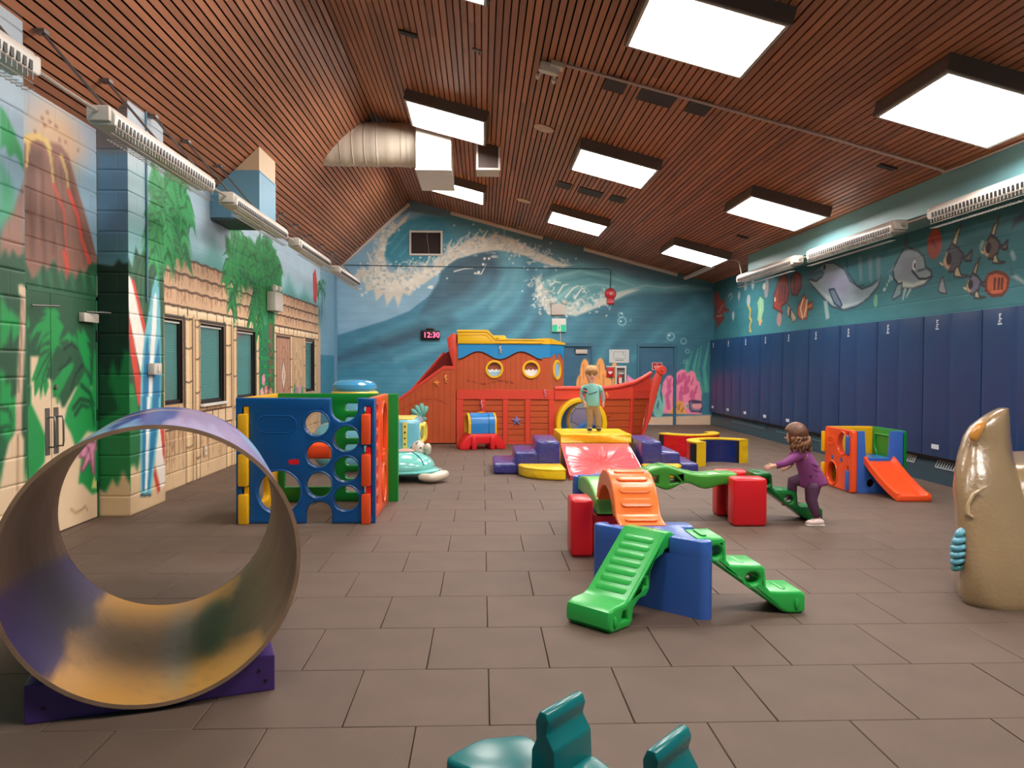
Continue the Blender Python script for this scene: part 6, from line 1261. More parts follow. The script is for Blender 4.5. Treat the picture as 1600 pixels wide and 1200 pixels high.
box('case', (-0.175, 0.175, -0.11, 0, 0, 0.27), m_offw, t, bev=0.01)
for s in (-1, 1): h = lathe('lamp_head', [(0.0, 0), (0.05, 0.0), (0.055, 0.04), (0.03, 0.07), (0.0, 0.07)], m_white, t, 14, (s*0.14, -0.08, 0.32), (PI/2, 0, s*0.4)); tube('stem', [(s*0.14, -0.06, 0.27), (s*0.14, -0.06, 0.3)], 0.015, m_offw, t)
t = thing('exit_sign', 'green and white running man exit sign beside the ship cabin', 'sign', (1.95, YB-0.003, 2.37))
m_exg = M('exit_green', (20, 150, 110), 0.4, emit=0.35)
box('case', (-0.18, 0.18, -0.07, 0, 0, 0.34), m_white, t, bev=0.008); box('green_panel', (-0.17, 0.17, -0.075, -0.07, 0.01, 0.18), m_exg, t); box('door_symbol', (-0.045, 0.045, -0.078, -0.075, 0.015, 0.175), m_white, t)
rm = [(0, 0.13), (0.02, 0.13), (0.02, 0.11), (0.03, 0.08), (0.01, 0.08), (0.012, 0.04), (0.025, 0.02), (0.01, 0.02), (-0.004, 0.05), (-0.02, 0.03), (-0.026, 0.04), (-0.006, 0.07), (-0.02, 0.09), (-0.01, 0.1)]
prism('runner', [(x, z+0.015) for x, z in rm], -0.081, -0.078, m_exg, t, ax='y')
tube('conduit', [(0.04, -0.02, 0.0), (0.04, -0.02, -0.34), (0.04, -0.02, -0.4)], 0.012, m_offw, t); box('junction', (-0.05, 0.13, -0.05, 0, -0.43, -0.39), m_offw, t)
t = thing('alarm_bell', 'round red fire alarm bell with a red box under it', 'alarm bell', (3.27, YB-0.003, 3.35))
m_ared = M('alarm_red', (200, 30, 40), 0.35)
lathe('gong', [(0.0, 0), (0.14, 0.0), (0.145, 0.03), (0.12, 0.06), (0.05, 0.075), (0.0, 0.076)], m_ared, t, 28, (0, 0, 0), (PI/2, 0, 0)); lathe('boss', [(0.0, 0), (0.045, 0), (0.04, 0.012), (0.0, 0.014)], M('pink_enamel', (230, 150, 150), 0.4), t, 16, (0, -0.076, 0), (PI/2, 0, 0)); box('back_box', (-0.09, 0.09, -0.06, 0, -0.27, -0.12), m_ared, t, bev=0.008); box('band', (-0.085, 0.085, -0.064, -0.06, -0.22, -0.2), MATS['pink_enamel'], t)
tag(tube('wall_conduit', [(-3.5, YB-0.015, 4.03), (0.0, YB-0.015, 4.0), (3.2, YB-0.015, 3.98), (3.27, YB-0.015, 3.94), (3.27, YB-0.015, 3.5)], 0.011, M('conduit_teal', (62, 92, 106), 0.5), None, 6), 'thin painted conduit crossing the wave wall to the red bell', 'conduit')
t = thing('floor_plan_sheet', 'white evacuation plan sheet between the two blue doors', 'poster', (3.505, YB-0.004, 1.59))
box('sheet', (-0.255, 0.255, -0.008, 0, 0, 0.34), M('paper', (206, 210, 208), 0.6), t)
m_ink = M('plan_ink', (70, 76, 84), 0.6)
for pts in ([(-0.14, 0.28), (0.17, 0.28), (0.17, 0.12), (0.05, 0.1), (-0.02, 0.12), (-0.14, 0.1), (-0.14, 0.28)], [(-0.1, 0.07), (0.15, 0.07)], [(-0.12, 0.06), (0.1, 0.055)], [(0.1, 0.28), (0.1, 0.2), (0.17, 0.2)], [(-0.22, 0.31), (-0.18, 0.31)]): tube('plan_line', [(x, -0.009, z) for x, z in pts], 0.004, m_ink, t, 4)
t = thing('extinguisher_cabinet', 'white open cabinet recess holding the fire extinguisher', 'cabinet', (3.535, YB-0.003, 0.97))
plate('cabinet_frame', [(-0.14, 0), (0.14, 0), (0.14, 0.54), (-0.14, 0.54)], [[(-0.105, 0.03), (0.105, 0.03), (0.105, 0.49), (-0.105, 0.49)]], 0.1, m_white, t, 0.004, ax='y', off=-0.05); box('back_panel', (-0.11, 0.11, -0.006, 0, 0.02, 0.5), M('cab_grey', (150, 146, 144), 0.6), t)
t = thing('fire_extinguisher', 'small red fire extinguisher with a white label in its cabinet', 'fire extinguisher', (3.52, YB-0.05, 1.0))
lathe('cylinder', [(0.0, 0), (0.05, 0), (0.055, 0.02), (0.055, 0.22), (0.03, 0.27), (0.018, 0.28), (0.018, 0.3), (0.0, 0.3)], m_ared, t, 16); box('label', (-0.035, 0.04, -0.058, -0.05, 0.06, 0.21), m_white, t); tube('hose', [(0.02, -0.02, 0.3), (0.08, -0.03, 0.3), (0.075, -0.03, 0.2), (0.06, -0.03, 0.1)], 0.01, m_black, t); box('lever', (-0.02, 0.09, -0.03, -0.01, 0.30, 0.33), m_white, t)
t = thing('pull_station', 'small red fire alarm pull station beside the extinguisher cabinet', 'alarm', (3.27, YB-0.003, 1.23))
box('body', (-0.09, 0.09, -0.05, 0, 0, 0.26), m_ared, t, bev=0.01); prism('pull_bar', [(-0.05, 0.1), (0, 0.06), (0.05, 0.1), (0.05, 0.14), (-0.05, 0.14)], -0.06, -0.05, m_white, t, ax='y'); box('hood', (-0.1, 0.1, -0.06, 0, 0.245, 0.275), m_white, t, bev=0.004)
for x, z, lab in ((5.27, 0.49, 'small white wall outlet beside the purple oyster painting'),):
    t = thing('wall_outlet', lab, 'outlet', (x, YB-0.003, z)); box('cover', (-0.04, 0.04, -0.012, 0, -0.06, 0.06), m_white, t, bev=0.003); box('socket', (-0.015, 0.015, -0.015, -0.012, 0.01, 0.04), m_black, t); box('socket', (-0.015, 0.015, -0.015, -0.012, -0.04, -0.01), m_black, t)

# ---------------------------------------------------------------- things on the left wall
t = thing('wall_outlet', 'small wall outlet low on the painted hut planks', 'outlet', (XH+0.006, 10.6, 0.35)); t.rotation_euler = (0, 0, PI/2)
box('cover', (-0.06, 0.06, -0.012, 0, -0.075, 0.075), M('outlet_tan', (200, 170, 140), 0.5), t, bev=0.003); box('socket', (-0.03, 0.03, -0.016, -0.012, 0.015, 0.055), m_white, t); box('socket', (-0.03, 0.03, -0.016, -0.012, -0.055, -0.015), m_white, t)
t = thing('wall_box', 'small pale electrical box on the painted blue surfboard', 'switch', (XP+0.003, 8.35, 1.455)); t.rotation_euler = (0, 0, PI/2)
box('body', (-0.1, 0.1, -0.07, 0, -0.06, 0.06), m_offw, t, bev=0.008); box('switch', (-0.02, 0.02, -0.085, -0.07, -0.03, 0.03), m_white, t, bev=0.004)
t = thing('emergency_light', 'white emergency light with two heads on the painted palm trunk', 'emergency light', (XH+0.004, 13.9, 2.44)); t.rotation_euler = (0, 0, PI/2)
box('case', (-0.26, 0.26, -0.15, 0, 0, 0.33), m_offw, t, bev=0.012)
for s in (-0.12, 0.14): lathe('lamp_head', [(0.0, 0), (0.05, 0.0), (0.065, 0.05), (0.04, 0.09), (0.0, 0.09)], m_white, t, 14, (s, -0.06, 0.40), (PI/2, 0, s*3)); tube('stem', [(s, -0.07, 0.33), (s, -0.07, 0.38)], 0.018, m_offw, t)

# ---------------------------------------------------------------- strip heaters with wire guards
m_heat = M('heater_white', (214, 204, 194), 0.4); m_wire = M('guard_wire', (190, 182, 172), 0.4, 0.5)
def heater(side, y0, y1, label):
    L_ = y1-y0; s = 1 if side == 'L' else -1
    base = (-2.9, y0, 3.37) if side == 'L' else (5.27, y0, 3.27)
    t = thing('strip_heater', label, 'heater', base, 0, 'strip heaters along the eaves')
    prof = [(-0.10, 0.10), (0.06*1, 0.10), (0.11, 0.03), (0.10, -0.05), (-0.08, -0.05), (-0.10, -0.02)]
    prof = [(x*s, z) for x, z in prof]
    prism('body', prof if s > 0 else prof[::-1], 0, L_, m_heat, t, ax='y', bev=0.006, seg=1)
    n = int(L_/0.065); o = link('slots', boxes_me([(s*0.1035-0.006, s*0.1035+0.006, 0.06+i*0.065, 0.06+i*0.065+0.035, -0.043, 0.012) for i in range(n-1)]), m_black, t); o['kind'] = 'stuff'
    for k in range(3): tube('guard_rail', [(s*(0.10-0.03*k), 0.02, -0.055-0.05*k), (s*(0.10-0.03*k), L_-0.02, -0.055-0.05*k)], 0.004, m_wire, t, 5)
    o = link('guard_wires', boxes_me([(min(s*0.03, s*0.11), max(s*0.03, s*0.11), 0.03+i*0.055, 0.034+i*0.055, -0.162, -0.158) for i in range(int(L_/0.055))]+[(s*0.1-0.002, s*0.1+0.002, 0.03+i*0.055, 0.034+i*0.055, -0.1, -0.04) for i in range(int(L_/0.055))]), m_wire, t); o['kind'] = 'stuff'
    for y in (-0.05, L_): box('end_cap', (-0.085, 0.085, y, y+0.05, -0.03, 0.08), m_offw, t, bev=0.01)
    if side == 'L':
        for fr in (0.05, 0.52, 0.97):
            y = fr*L_
            if 10.8 < y0+y < 11.8: continue
            x1 = -3.43-base[0]; z1 = zl(-3.43)-base[2]
            tube('strut', [(0.0, y, 0.1), (x1, y+0.05, z1-0.03)], 0.012, m_plate, t, 6); box('strut_bracket', (x1-0.03, x1+0.05, y+0.01, y+0.09, z1-0.06, z1-0.03), m_plate, t)
    else:
        for fr in (0.2, 0.8): box('bracket', (0.08, 0.155, fr*L_, fr*L_+0.05, 0.0, 0.13), m_offw, t)
heater('L', 2.9, 5.1, 'left eave strip heater, nearest, cut by the frame edge'); heater('L', 6.1, 8.34, 'left eave strip heater above the painted surfboards'); heater('L', 9.06, 11.42, 'left eave strip heater in front of the boxed duct')
heater('L', 12.25, 14.6, 'left eave strip heater above the far hut roof'); heater('L', 15.6, 18.1, 'left eave strip heater nearest the wave wall corner')
heater('R', 12.95, 15.8, 'right wall strip heater farthest from the viewer'); heater('R', 9.75, 12.35, 'right wall strip heater above the painted dolphins'); heater('R', 6.1, 8.95, 'right wall strip heater nearest, cut by the frame edge')
for y0, y1, x, z, lab in ((5.17, 6.04, -2.9, 3.41, 'thin conduit linking the two nearest left heaters'), (8.41, 9.0, -2.9, 3.41, 'thin conduit linking the heaters before the boxed duct'), (11.49, 12.18, -2.9, 3.41, 'thin conduit linking the heaters past the boxed duct'), (14.67, 15.53, -2.9, 3.41, 'thin conduit linking the two farthest left heaters'), (12.42, 12.88, 5.27, 3.3, 'thin conduit linking the two far right heaters'), (9.02, 9.68, 5.27, 3.3, 'thin conduit linking the two near right heaters')):
    tag(tube('heater_conduit', [(x, y0, z), (x, (y0+y1)/2, z-0.005), (x, y1, z)], 0.013, m_wire, None, 6), lab, 'conduit', 'heater conduits')
tag(tube('eave_conduit', [(5.02, 16.9, zr(5.02)-0.1), (5.2, 16.4, zr(5.2)-0.06), (5.30, 16.05, 3.68), (5.32, 15.95, 3.45), (5.30, 15.9, 3.32)], 0.014, m_offw, None, 8), 'thin bent conduit dropping to the farthest right heater', 'conduit')
# boxed duct on the left wall
t = thing('boxed_duct', 'boxed duct, cream above blue, between left wall and ceiling', 'duct', (-3.38, 11.3, 3.51))
m_cream = M('duct_cream', (214, 186, 152), 0.5); m_dblue = M('duct_blue', (112, 162, 188), 0.45, var=0.04)
zc_ = lambda x: zl(x-3.38)-3.51
xk = (0.64+3.51-RZ)/SL+RX+3.38
prism('lower_box', [(-0.33, 0.0), (0.33, 0.0), (0.33, 0.64), (xk, 0.64), (-0.33, zc_(-0.33))], -0.42, 0.42, m_dblue, t, ax='y'); prism('upper_box', [(xk+0.004, 0.641), (0.326, 0.641), (0.326, zc_(0.326))], -0.417, 0.417, m_cream, t, ax='y'); box('seam_band', (xk, 0.337, -0.427, 0.427, 0.628, 0.648), m_dblue, t)
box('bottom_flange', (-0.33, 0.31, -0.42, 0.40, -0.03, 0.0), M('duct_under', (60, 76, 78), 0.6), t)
box('access_flange', (-0.325, -0.05, -0.435, -0.42, 0.0, 0.3), M('duct_side', (96, 140, 164), 0.5), t)
t = thing('wall_pipe', 'thin painted pipe running up the near pillar joint', 'pipe', (XP+0.012, 8.24, 2.9)); tube('pipe', [(0, 0, -0.75), (0, 0, 1.25)], 0.011, M('pipe_blue', (92, 132, 158), 0.5), t, 6)

# ---------------------------------------------------------------- ceiling fittings
def on_roof(name, label, cat, x, y, off=0.0, group=None):
    t = thing(name, label, cat, (x, y, zr(x)-off), 0, group); t.rotation_euler = (0, aR, 0); return t
m_sheet = M('duct_sheet', (222, 208, 190), 0.38)
t = thing('round_duct', 'fat ribbed cream duct leaving the ridge beside the supply box', 'duct', (-1.8, 13.35, 5.22))
n = 40; prof = []
for i in range(n+1):
    u = -1.25+2.0*i/n; rr = 0.36+(0.012 if i % 5 == 0 else 0.0); prof.append((rr, u))
lathe('ribbed_tube', prof, m_sheet, t, 40, (0, 0, 0), (0, PI/2, 0))
for k in range(9): tube('rib', [(-1.15+k*0.2, 0.364*math.cos(a), 0.364*math.sin(a)) for a in np.linspace(0, 2*PI, 41)[:-1]], 0.007, m_sheet, t, 5, True)
lathe('collar', [(0.38, 0.55), (0.38, 0.6), (0.36, 0.6)], m_sheet, t, 40, (0, 0, 0), (0, PI/2, 0))
t = thing('supply_box', 'tall white sheet metal supply box hanging at the ridge', 'duct', (-0.8, 13.55, 4.68))
box('box_body', (-0.285, 0.285, -0.75, 0.75, 0.0, 0.70), M('duct_white', (236, 228, 218), 0.3), t, bev=0.006, seg=1); box('bottom_lip', (-0.295, 0.295, -0.76, 0.76, -0.012, 0.012), MATS['duct_white'], t); box('side_seam', (-0.29, 0.29, -0.757, -0.75, 0.38, 0.4), MATS['duct_white'], t)
t = thing('return_grille', 'small white box with a dark square return grille at the ceiling', 'vent', (0.09, 13.05, 4.75))
box('grille_box', (-0.19, 0.19, 0.0, 0.5, 0.0, 0.46), m_offw, t, bev=0.005, seg=1); plate('grille_frame', [(-0.2, -0.01), (0.2, -0.01), (0.2, 0.47), (-0.2, 0.47)], [[(-0.165, 0.025), (0.165, 0.025), (0.165, 0.435), (-0.165, 0.435)]], 0.025, m_white, t, 0.003, ax='y', off=-0.01); box('grille', (-0.17, 0.17, -0.006, 0, 0.02, 0.44), M('grille_dark', (84, 66, 60), 0.6, bump=0.4, bscale=300), t)
m_vent = M('ceiling_vent_mesh', (40, 34, 38), 0.6, bump=0.4, bscale=300)
for i, (x, y, hw, rn) in enumerate(((1.55, 9.17, 0.115, 'near'), (2.04, 9.19, 0.205, 'near'), (2.53, 9.15, 0.115, 'near'), (1.49, 14.34, 0.12, 'far'), (1.97, 14.33, 0.21, 'far'), (2.46, 14.27, 0.12, 'far'))):
    t = on_roof('ceiling_vent', f'{["left small","wide middle","right small"][i % 3]} dark vent of the {rn} trio in the ceiling', 'vent', x, y, 0.0, 'dark ceiling vents')
    box('vent_mesh', (-hw, hw, -0.2, 0.2, -0.012, 0.0), m_vent, t); plate('vent_rim', [(-hw-0.012, -0.212), (hw+0.012, -0.212), (hw+0.012, 0.212), (-hw-0.012, 0.212)], [[(-hw, -0.2), (hw, -0.2), (hw, 0.2), (-hw, 0.2)]], 0.016, M('vent_rim_m', (62, 48, 46), 0.6), t, off=-0.006)
for x, y, lab in ((0.89, 11.44, 'round cream ceiling speaker nearer the viewer'), (0.86, 16.46, 'round cream ceiling speaker nearer the wave wall')):
    t = on_roof('ceiling_speaker', lab, 'speaker', x, y, 0, 'round ceiling speakers'); lathe('speaker_ring', [(0.0, 0.0), (0.15, 0.0), (0.155, -0.012), (0.14, -0.022), (0.0, -0.024)][::-1], M('speaker_cream', (196, 172, 152), 0.5), t, 28)
t = on_roof('emergency_light', 'twin head emergency light fixed to the ceiling slats', 'emergency light', 0.8, 9.08)
box('back_box', (-0.02, 0.14, -0.12, 0.02, -0.06, 0.0), m_offw, t, bev=0.008); prism('case', stadium(-0.14, 0.10, -0.055, 0.055), -0.12, -0.02, m_white, t, ax='z', bev=0.01)
for s in (-0.09, 0.06): tube('lamp_arm', [(s, 0.04, -0.1), (s*1.3-0.01, 0.12, -0.16)], 0.014, m_white, t); lathe('lamp_head', [(0.0, 0), (0.022, 0), (0.034, 0.05), (0.0, 0.05)], m_white, t, 12, (s*1.3-0.01, 0.12, -0.17), (0.9, 0, 0))
box('sensor', (-0.03, 0.03, 0.22, 0.3, -0.02, 0.0), m_offw, t, bev=0.005)
tag(tube('ceiling_conduit', [(0.95, 8.95, zr(0.95)-0.03), (2.5, 8.92, zr(2.5)-0.03), (4.0, 8.9, zr(4)-0.03), (5.35, 8.9, zr(5.35)-0.04)], 0.017, M('conduit_pink', (204, 180, 168), 0.5), None, 6), 'long thin conduit crossing the slats toward the bulkhead', 'conduit')
tag(tube('eave_cable', [(5.33, 8.95, zr(5.33)-0.05), (5.38, 8.6, zr(5.38)-0.03), (5.4, 7.6, zr(5.4)-0.02), (5.4, 5.0, zr(5.4)-0.02)], 0.012, MATS['conduit_pink'], None, 6), 'thin cable along the ceiling edge of the bulkhead', 'cable')
for x, y, lab in ((-0.88, 9.38, 'dark slot fitting in the slats near the ridge'), (4.88, 9.34, 'dark slot fitting in the slats near the conduit end'), (4.85, 14.51, 'dark slot fitting in the slats above the far heater')):
    t = on_roof('slot_fitting', lab, 'vent', x, y, 0, 'dark slot fittings'); box('slot', (-0.1, 0.1, -0.05, 0.05, -0.02, 0.0), m_vent, t); box('slot_lip', (-0.11, 0.11, -0.06, -0.05, -0.025, 0.0), MATS['vent_rim_m'], t)
for x, y, lab in ((-0.07, 9.3, 'small metal clip plate hanging from the slats'), (0.19, 15.0, 'tiny sprinkler plate near the far light panels')):
    t = on_roof('ceiling_clip', lab, 'bracket', x, y); box('clip_plate', (-0.06, 0.06, -0.03, 0.03, -0.015, 0), m_plate, t); tube('clip_stub', [(0.03, 0, -0.01), (0.035, 0.01, -0.05)], 0.01, m_plate, t, 6)

# ---------------------------------------------------------------- right side: padded mats and baseboard heater
m_mat = M('vinyl_mat', (25, 57, 102), 0.36, bump=0.25, bscale=5.0, var=0.06); m_seam = M('mat_seam', (16, 26, 54), 0.6); m_tag = M('mat_tag', (206, 214, 226), 0.5)
ORD = ['nearest', 'second', 'third', 'fourth', 'fifth', 'sixth', 'seventh', 'eighth', 'ninth', 'tenth', 'eleventh', 'twelfth']
MW = 1.205; XM = 5.77
def mat_me():
    nu, nv = 33, 13; us = np.linspace(0, MW-0.012, nu); vs = np.linspace(0, 1.81, nv); U, V = np.meshgrid(us, vs, indexing='ij'); h = (MW-0.012)/2
    w = np.minimum(np.abs(np.sin(np.pi*U/h)), 1)**0.35; e = np.minimum(np.minimum(V, 1.81-V)/0.04, 1)**0.5
    d = -(0.035+0.02*w*e); P = np.stack([d, U, V], -1); me = grid_me(nu, nv, P[::-1], None); me.materials.append(m_mat); auto_smooth(me, 3.0); return me
mm_ = mat_me()
y = 19.72; k = 0; items = []
while y-MW > 4.6: items.append(y-MW); y -= MW
N_M = len(items)
for i, y0 in enumerate(items):
    j = i+1; lab = 'blue vinyl wall mat in the corner by the coral painting' if i == 0 else ('blue vinyl wall mat nearest the viewer on the right wall' if i == N_M-1 else f'blue vinyl wall mat, {ORD[i]} from the coral corner along the right wall')
    t = thing('wall_mat', lab, 'wall mat', (XM+0.055, y0, 0.36), 0, 'blue padded wall mats')
    link('pad_cover', mm_, None, t); box('pad_core', (-0.034, 0.12, 0.004, MW-0.016, 0.004, 1.806), m_seam, t)
    link('maker_tag', boxes_me([(-0.0575, -0.054, MW-0.345+dx-w, MW-0.345+dx+w, 1.62+dz, 1.62+dz+0.018) for dx, dz, w in ((0, 0, 0.034), (0.006, 0.03, 0.016), (-0.008, 0.056, 0.022), (0.004, 0.082, 0.012), (-0.004, 0.106, 0.02))]), m_tag, t)
    if i % 2 == 0 or i < 4: box('care_label', (-0.057, -0.054, MW-0.42, MW-0.26, 0.1, 0.16), m_tag, t)
t = thing('baseboard_heater', 'long dark teal baseboard heater with a white slotted grille', 'heater', (5.88, 0, 0)); m_bb = M('heater_teal', (40, 74, 88), 0.4); m_bw = M('grille_white', (190, 200, 204), 0.4)
prism('casing', [(0, 0), (0.066, 0), (0.066, 0.30), (0.05, 0.30), (0.0, 0.20)], 4.5, YB-0.03, m_bb, t, ax='y')
for a, b in ((7.2, 9.9), (10.4, 12.6), (13.3, 15.4), (16.0, 18.2)):
    near = a < 12.8; mt = m_bw if near else M('grille_teal', (92, 128, 138), 0.4)
    v = []; bx = []
    def bar(y0, y1, u0, u1):
        p = lambda u: (-0.004+0.05*u, 0.202+0.1*u)
        (xa, za), (xb, zb) = p(u0), p(u1); k0 = len(v)
        for yy in (y0, y1):
            for (xx, zz) in ((xa, za), (xb, zb)): v.append((xx, yy, zz)); v.append((xx-0.008, yy, zz+0.004))
        for q in ((0,1,3,2),(4,6,7,5),(0,4,5,1),(2,3,7,6),(1,5,7,3),(0,2,6,4)): bx.append(tuple(k0+i for i in q))
    bar(a, b, 0.0, 0.13); bar(a, b, 0.87, 1.0)
    yy = a
    while yy < b: bar(yy, yy+0.022, 0.1, 0.9); yy += 0.055
    o = link('grille', me_py(v, bx), mt, t); o['kind'] = 'stuff'
    box('grille_void', (0.0, 0.04, a, b, 0.206, 0.21), m_black, t, loc=(0.004, 0, 0.02), rot=(0, 0, 0))
box('upper_void', (0.03, 0.066, 4.5, YB-0.03, 0.30, 0.36), m_black, t)
# ---------------------------------------------------------------- toys: plastics and vinyls
def plastic(n, c, r=0.28): return M(n, c, r, bump=0.04, bscale=30, spec=0.5)
p_blue = plastic('plastic_blue', (12, 84, 150)); p_yel = plastic('plastic_yellow', (240, 178, 24)); p_or = plastic('plastic_orange', (244, 84, 34)); p_gr = plastic('plastic_green', (10, 128, 44))
p_red = plastic('plastic_red', (228, 28, 42)); p_lg = plastic('climber_green', (46, 178, 76)); p_cb = plastic('climber_blue', (58, 100, 180)); p_lime = plastic('bridge_green', (74, 160, 56)); p_teal = plastic('plastic_teal', (16, 110, 112), 0.25); p_co = plastic('climber_orange', (250, 124, 54))
# ---- wooden drum on its purple cradle
DR = 19.2*PI/180
t = thing('drum_cradle', 'purple painted wooden cradle under the big drum', 'stand', (-1.425, 3.455, 0), DR)
m_purp = M('purple_paint', (74, 44, 112), 0.45, var=0.12, vscale=9, bump=0.1, bscale=20)
R_, ZC = 0.61, 0.628
arc = [(0.422*math.cos(0)*0+x, ZC-math.sqrt(max((R_+0.012)**2-x*x, 0))) for x in np.linspace(0.4, -0.4, 33)]
arc = [(x, max(z, 0.004)) for x, z in arc]
prism('cradle_block', [(-0.5, 0), (0.5, 0), (0.5, 0.165)]+[(min(0.41, 0.5), 0.165)]+[p for p in arc if p[1] < 0.165]+[(-0.41, 0.165), (-0.5, 0.165)], 0.0, 1.25, m_purp, t, ax='y', bev=0.004, seg=1)
for x, z in ((-0.43, 0.06), (0.43, 0.1), (0.46, 0.05)): lathe('screw', [(0, 0), (0.008, 0), (0.008, 0.004), (0, 0.005)], m_black, t, 8, (x, 0.0, z), (PI/2, 0, 0))
t = thing('rolling_drum', 'large hollow wooden drum painted purple and ochre inside', 'drum', (-1.425, 3.455, 0.004), DR)
CD = Canvas(0, 2*PI, 0, 1.5, 0.025, 0.025)         # inside: angle x depth
CD.c[:] = np.array((104, 78, 62))/255; CD.noise(0.10, 0.5, 0.05, 21); CD.noise(0.10, 1.2, 0.03, 22)
dg = PI/180
CD.poly([(186*dg, -0.1), (190*dg, 0.4), (194*dg, 0.8), (205*dg, 1.6), (236*dg, 1.6), (232*dg, 1.2), (236*dg, 0.9), (225*dg, 0.6), (230*dg, 0.3), (226*dg, -0.1)], (60, 42, 92), soft=0.05)
CD.poly([(226*dg, -0.1), (230*dg, 0.3), (225*dg, 0.6), (236*dg, 0.9), (232*dg, 1.2), (236*dg, 1.6), (316*dg, 1.6), (312*dg, 1.3), (300*dg, 0.9), (302*dg, 0.5), (318*dg, 0.25), (320*dg, -0.1)], (206, 148, 66), soft=0.05)
CD.ell(262*dg, 0.75, 0.55, 0.5, (150, 110, 66), soft=0.8, alpha=0.8); CD.ell(278*dg, 0.7, 0.12, 0.6, (150, 146, 134), soft=0.9, alpha=0.6)
CD.ell(294*dg, 0.85, 0.17, 0.42, (58, 70, 30), soft=0.6, alpha=0.95); CD.poly([(306*dg, 0.5), (312*dg, 1.6), (330*dg, 1.6), (326*dg, 0.5)], (96, 84, 62), soft=0.2, alpha=0.5)
for k in range(160):
    a = RNG.uniform(0, 2*PI); CD.stroke([(a, RNG.uniform(0, 1.5)), (a+RNG.uniform(0.3, 1.0), RNG.uniform(0, 1.5)*0+RNG.uniform(0, 1.5))], 0.008, 0.004, (90, 66, 50), 0.25)
CO = Canvas(0, 2*PI, 0, 1.5, 0.02, 0.02)           # outside
CO.c[:] = np.array((54, 74, 156))/255; CO.noise(0.06, 0.3, 0.3, 23)
for a0, c in ((60, (150, 130, 176)), (120, (132, 160, 196)), (30, (140, 120, 168)), (200, (90, 70, 140)), (330, (110, 96, 150))):
    CO.poly([((a0-14)*dg, 0.0), ((a0-8)*dg, 0.5), ((a0-16)*dg, 0.75), ((a0-4)*dg, 0.9), ((a0-10)*dg, 1.2), ((a0+4)*dg, 1.5), ((a0+22)*dg, 1.5), ((a0+24)*dg, 0.0)], c, soft=0.04)
for a_ in (66, 74, 82, 100, 112): CO.poly([((a_-5)*dg, 0.0), ((a_+1)*dg, 0.75), ((a_+5)*dg, 0.0)], (172, 158, 200) if a_ < 90 else (130, 176, 210), soft=0.02)
CO.stroke([(140*dg, 0.5), (110*dg, 1.1), (90*dg, 1.2), (75*dg, 1.15)], 0.12, 0.03, (224, 188, 96)); CO.poly([(38*dg, 0.4), (50*dg, 1.2), (44*dg, 1.5), (34*dg, 1.5), (28*dg, 0.6)], (120, 170, 206), soft=0.04)
na, nl = 120, 30
A, Y = np.meshgrid(np.linspace(0, 2*PI, na), np.linspace(0, 1.5, nl), indexing='ij')
def drum_surf(r, cv, flip):
    P = np.stack([r*np.cos(A), Y-0.06, ZC+r*np.sin(A)], -1); P2 = P[::-1] if flip else P; c = cv.at(A, Y); return grid_me(na, nl, P2, None, c[::-1] if flip else c)
m_dp = M('drum_paint', None, 0.32, attr='paint', bump=0.05, bscale=25)
for n_, r, cv, fl in (('inner_skin', R_-0.016, CD, True), ('outer_skin', R_, CO, False)): o = link(n_, drum_surf(r, cv, fl), m_dp, t, smooth=True)
m_ply = M('plywood_edge', (142, 110, 86), 0.55, var=0.2, vscale=14)
for y in (-0.0605, 1.4405):
    ring = [[(r*math.cos(a), y+d, ZC+r*math.sin(a)) for r, d in ((R_+0.001, 0), (R_+0.001, 0.003), (R_-0.017, 0.003), (R_-0.017, 0))] for a in np.linspace(0, 2*PI, 97)[:-1]]
    v = [p for q in ring for p in q]; f = []
    for i in range(96):
        j = (i+1) % 96
        for k in range(4): f.append((i*4+k, i*4+(k+1) % 4, j*4+(k+1) % 4, j*4+k))
    link('rim_edge', me_py(v, f), m_ply, t)
# ---- big play cube
t = thing('play_cube', 'tall play cube of blue, orange, green and yellow panels', 'play cube', (-1.665, 7.45, 0))
def ZX(x): return (x-600)/740
def ZZ(y): return (1055-y)/740
H1 = 1.19
slotsL = [[(x, z) for x, z in rrect(-0.595, -0.528, a, b, 0.02)] for a, b in ((0.75, 1.108), (0.38, 0.743), (0.06, 0.358))]
slotsR = [[(x, z) for x, z in rrect(0.54, 0.615, a, b, 0.02)] for a, b in ((0.75, 1.108), (0.38, 0.743), (0.06, 0.358))]
out = [(-0.655, 0), (0.0, 0), (0.0, 0.1)]+circ(0.1215, 0.10, 0.1215, 12, PI, 0, 0.105)+[(0.243, 0.1), (0.243, 0), (0.655, 0), (0.655, H1), (0.486, H1), (0.486, 1.09)]+circ(0.361, 1.09, 0.125, 14, 0, -PI)+[(0.236, 1.09), (0.236, H1), (-0.655, H1)]
holes = [circ(*c, 28) for c in ((0.101, 0.946, 0.112), (0.122, 0.655, 0.117), (0.122, 0.365, 0.117), (0.378, 0.804, 0.117), (0.378, 0.514, 0.117), (0.378, 0.236, 0.117), (-0.254, 0.297, 0.2))]
bp = plate('blue_panel', out, holes+slotsL+slotsR, 0.075, p_blue, t, 0.014, ax='y', off=0.037, res=2)
ov = stadium(-0.46, -0.081, 0.851, 1.027, 10); iv = stadium(-0.445, -0.096, 0.866, 1.012, 10); ov2 = stadium(-0.425, -0.115, 0.886, 0.992, 10); iv2 = stadium(-0.418, -0.122, 0.893, 0.985, 10)
plate('logo_ring', ov, [iv], 0.012, p_blue, bp, 0.004, ax='y', off=-0.001); plate('logo_ring', ov2, [iv2], 0.008, p_blue, bp, 0.002, ax='y', off=-0.001); text('logo_text', 'little tikes', 0.075, p_blue, bp, (-0.27, 0.001, 0.94), depth=0.004)
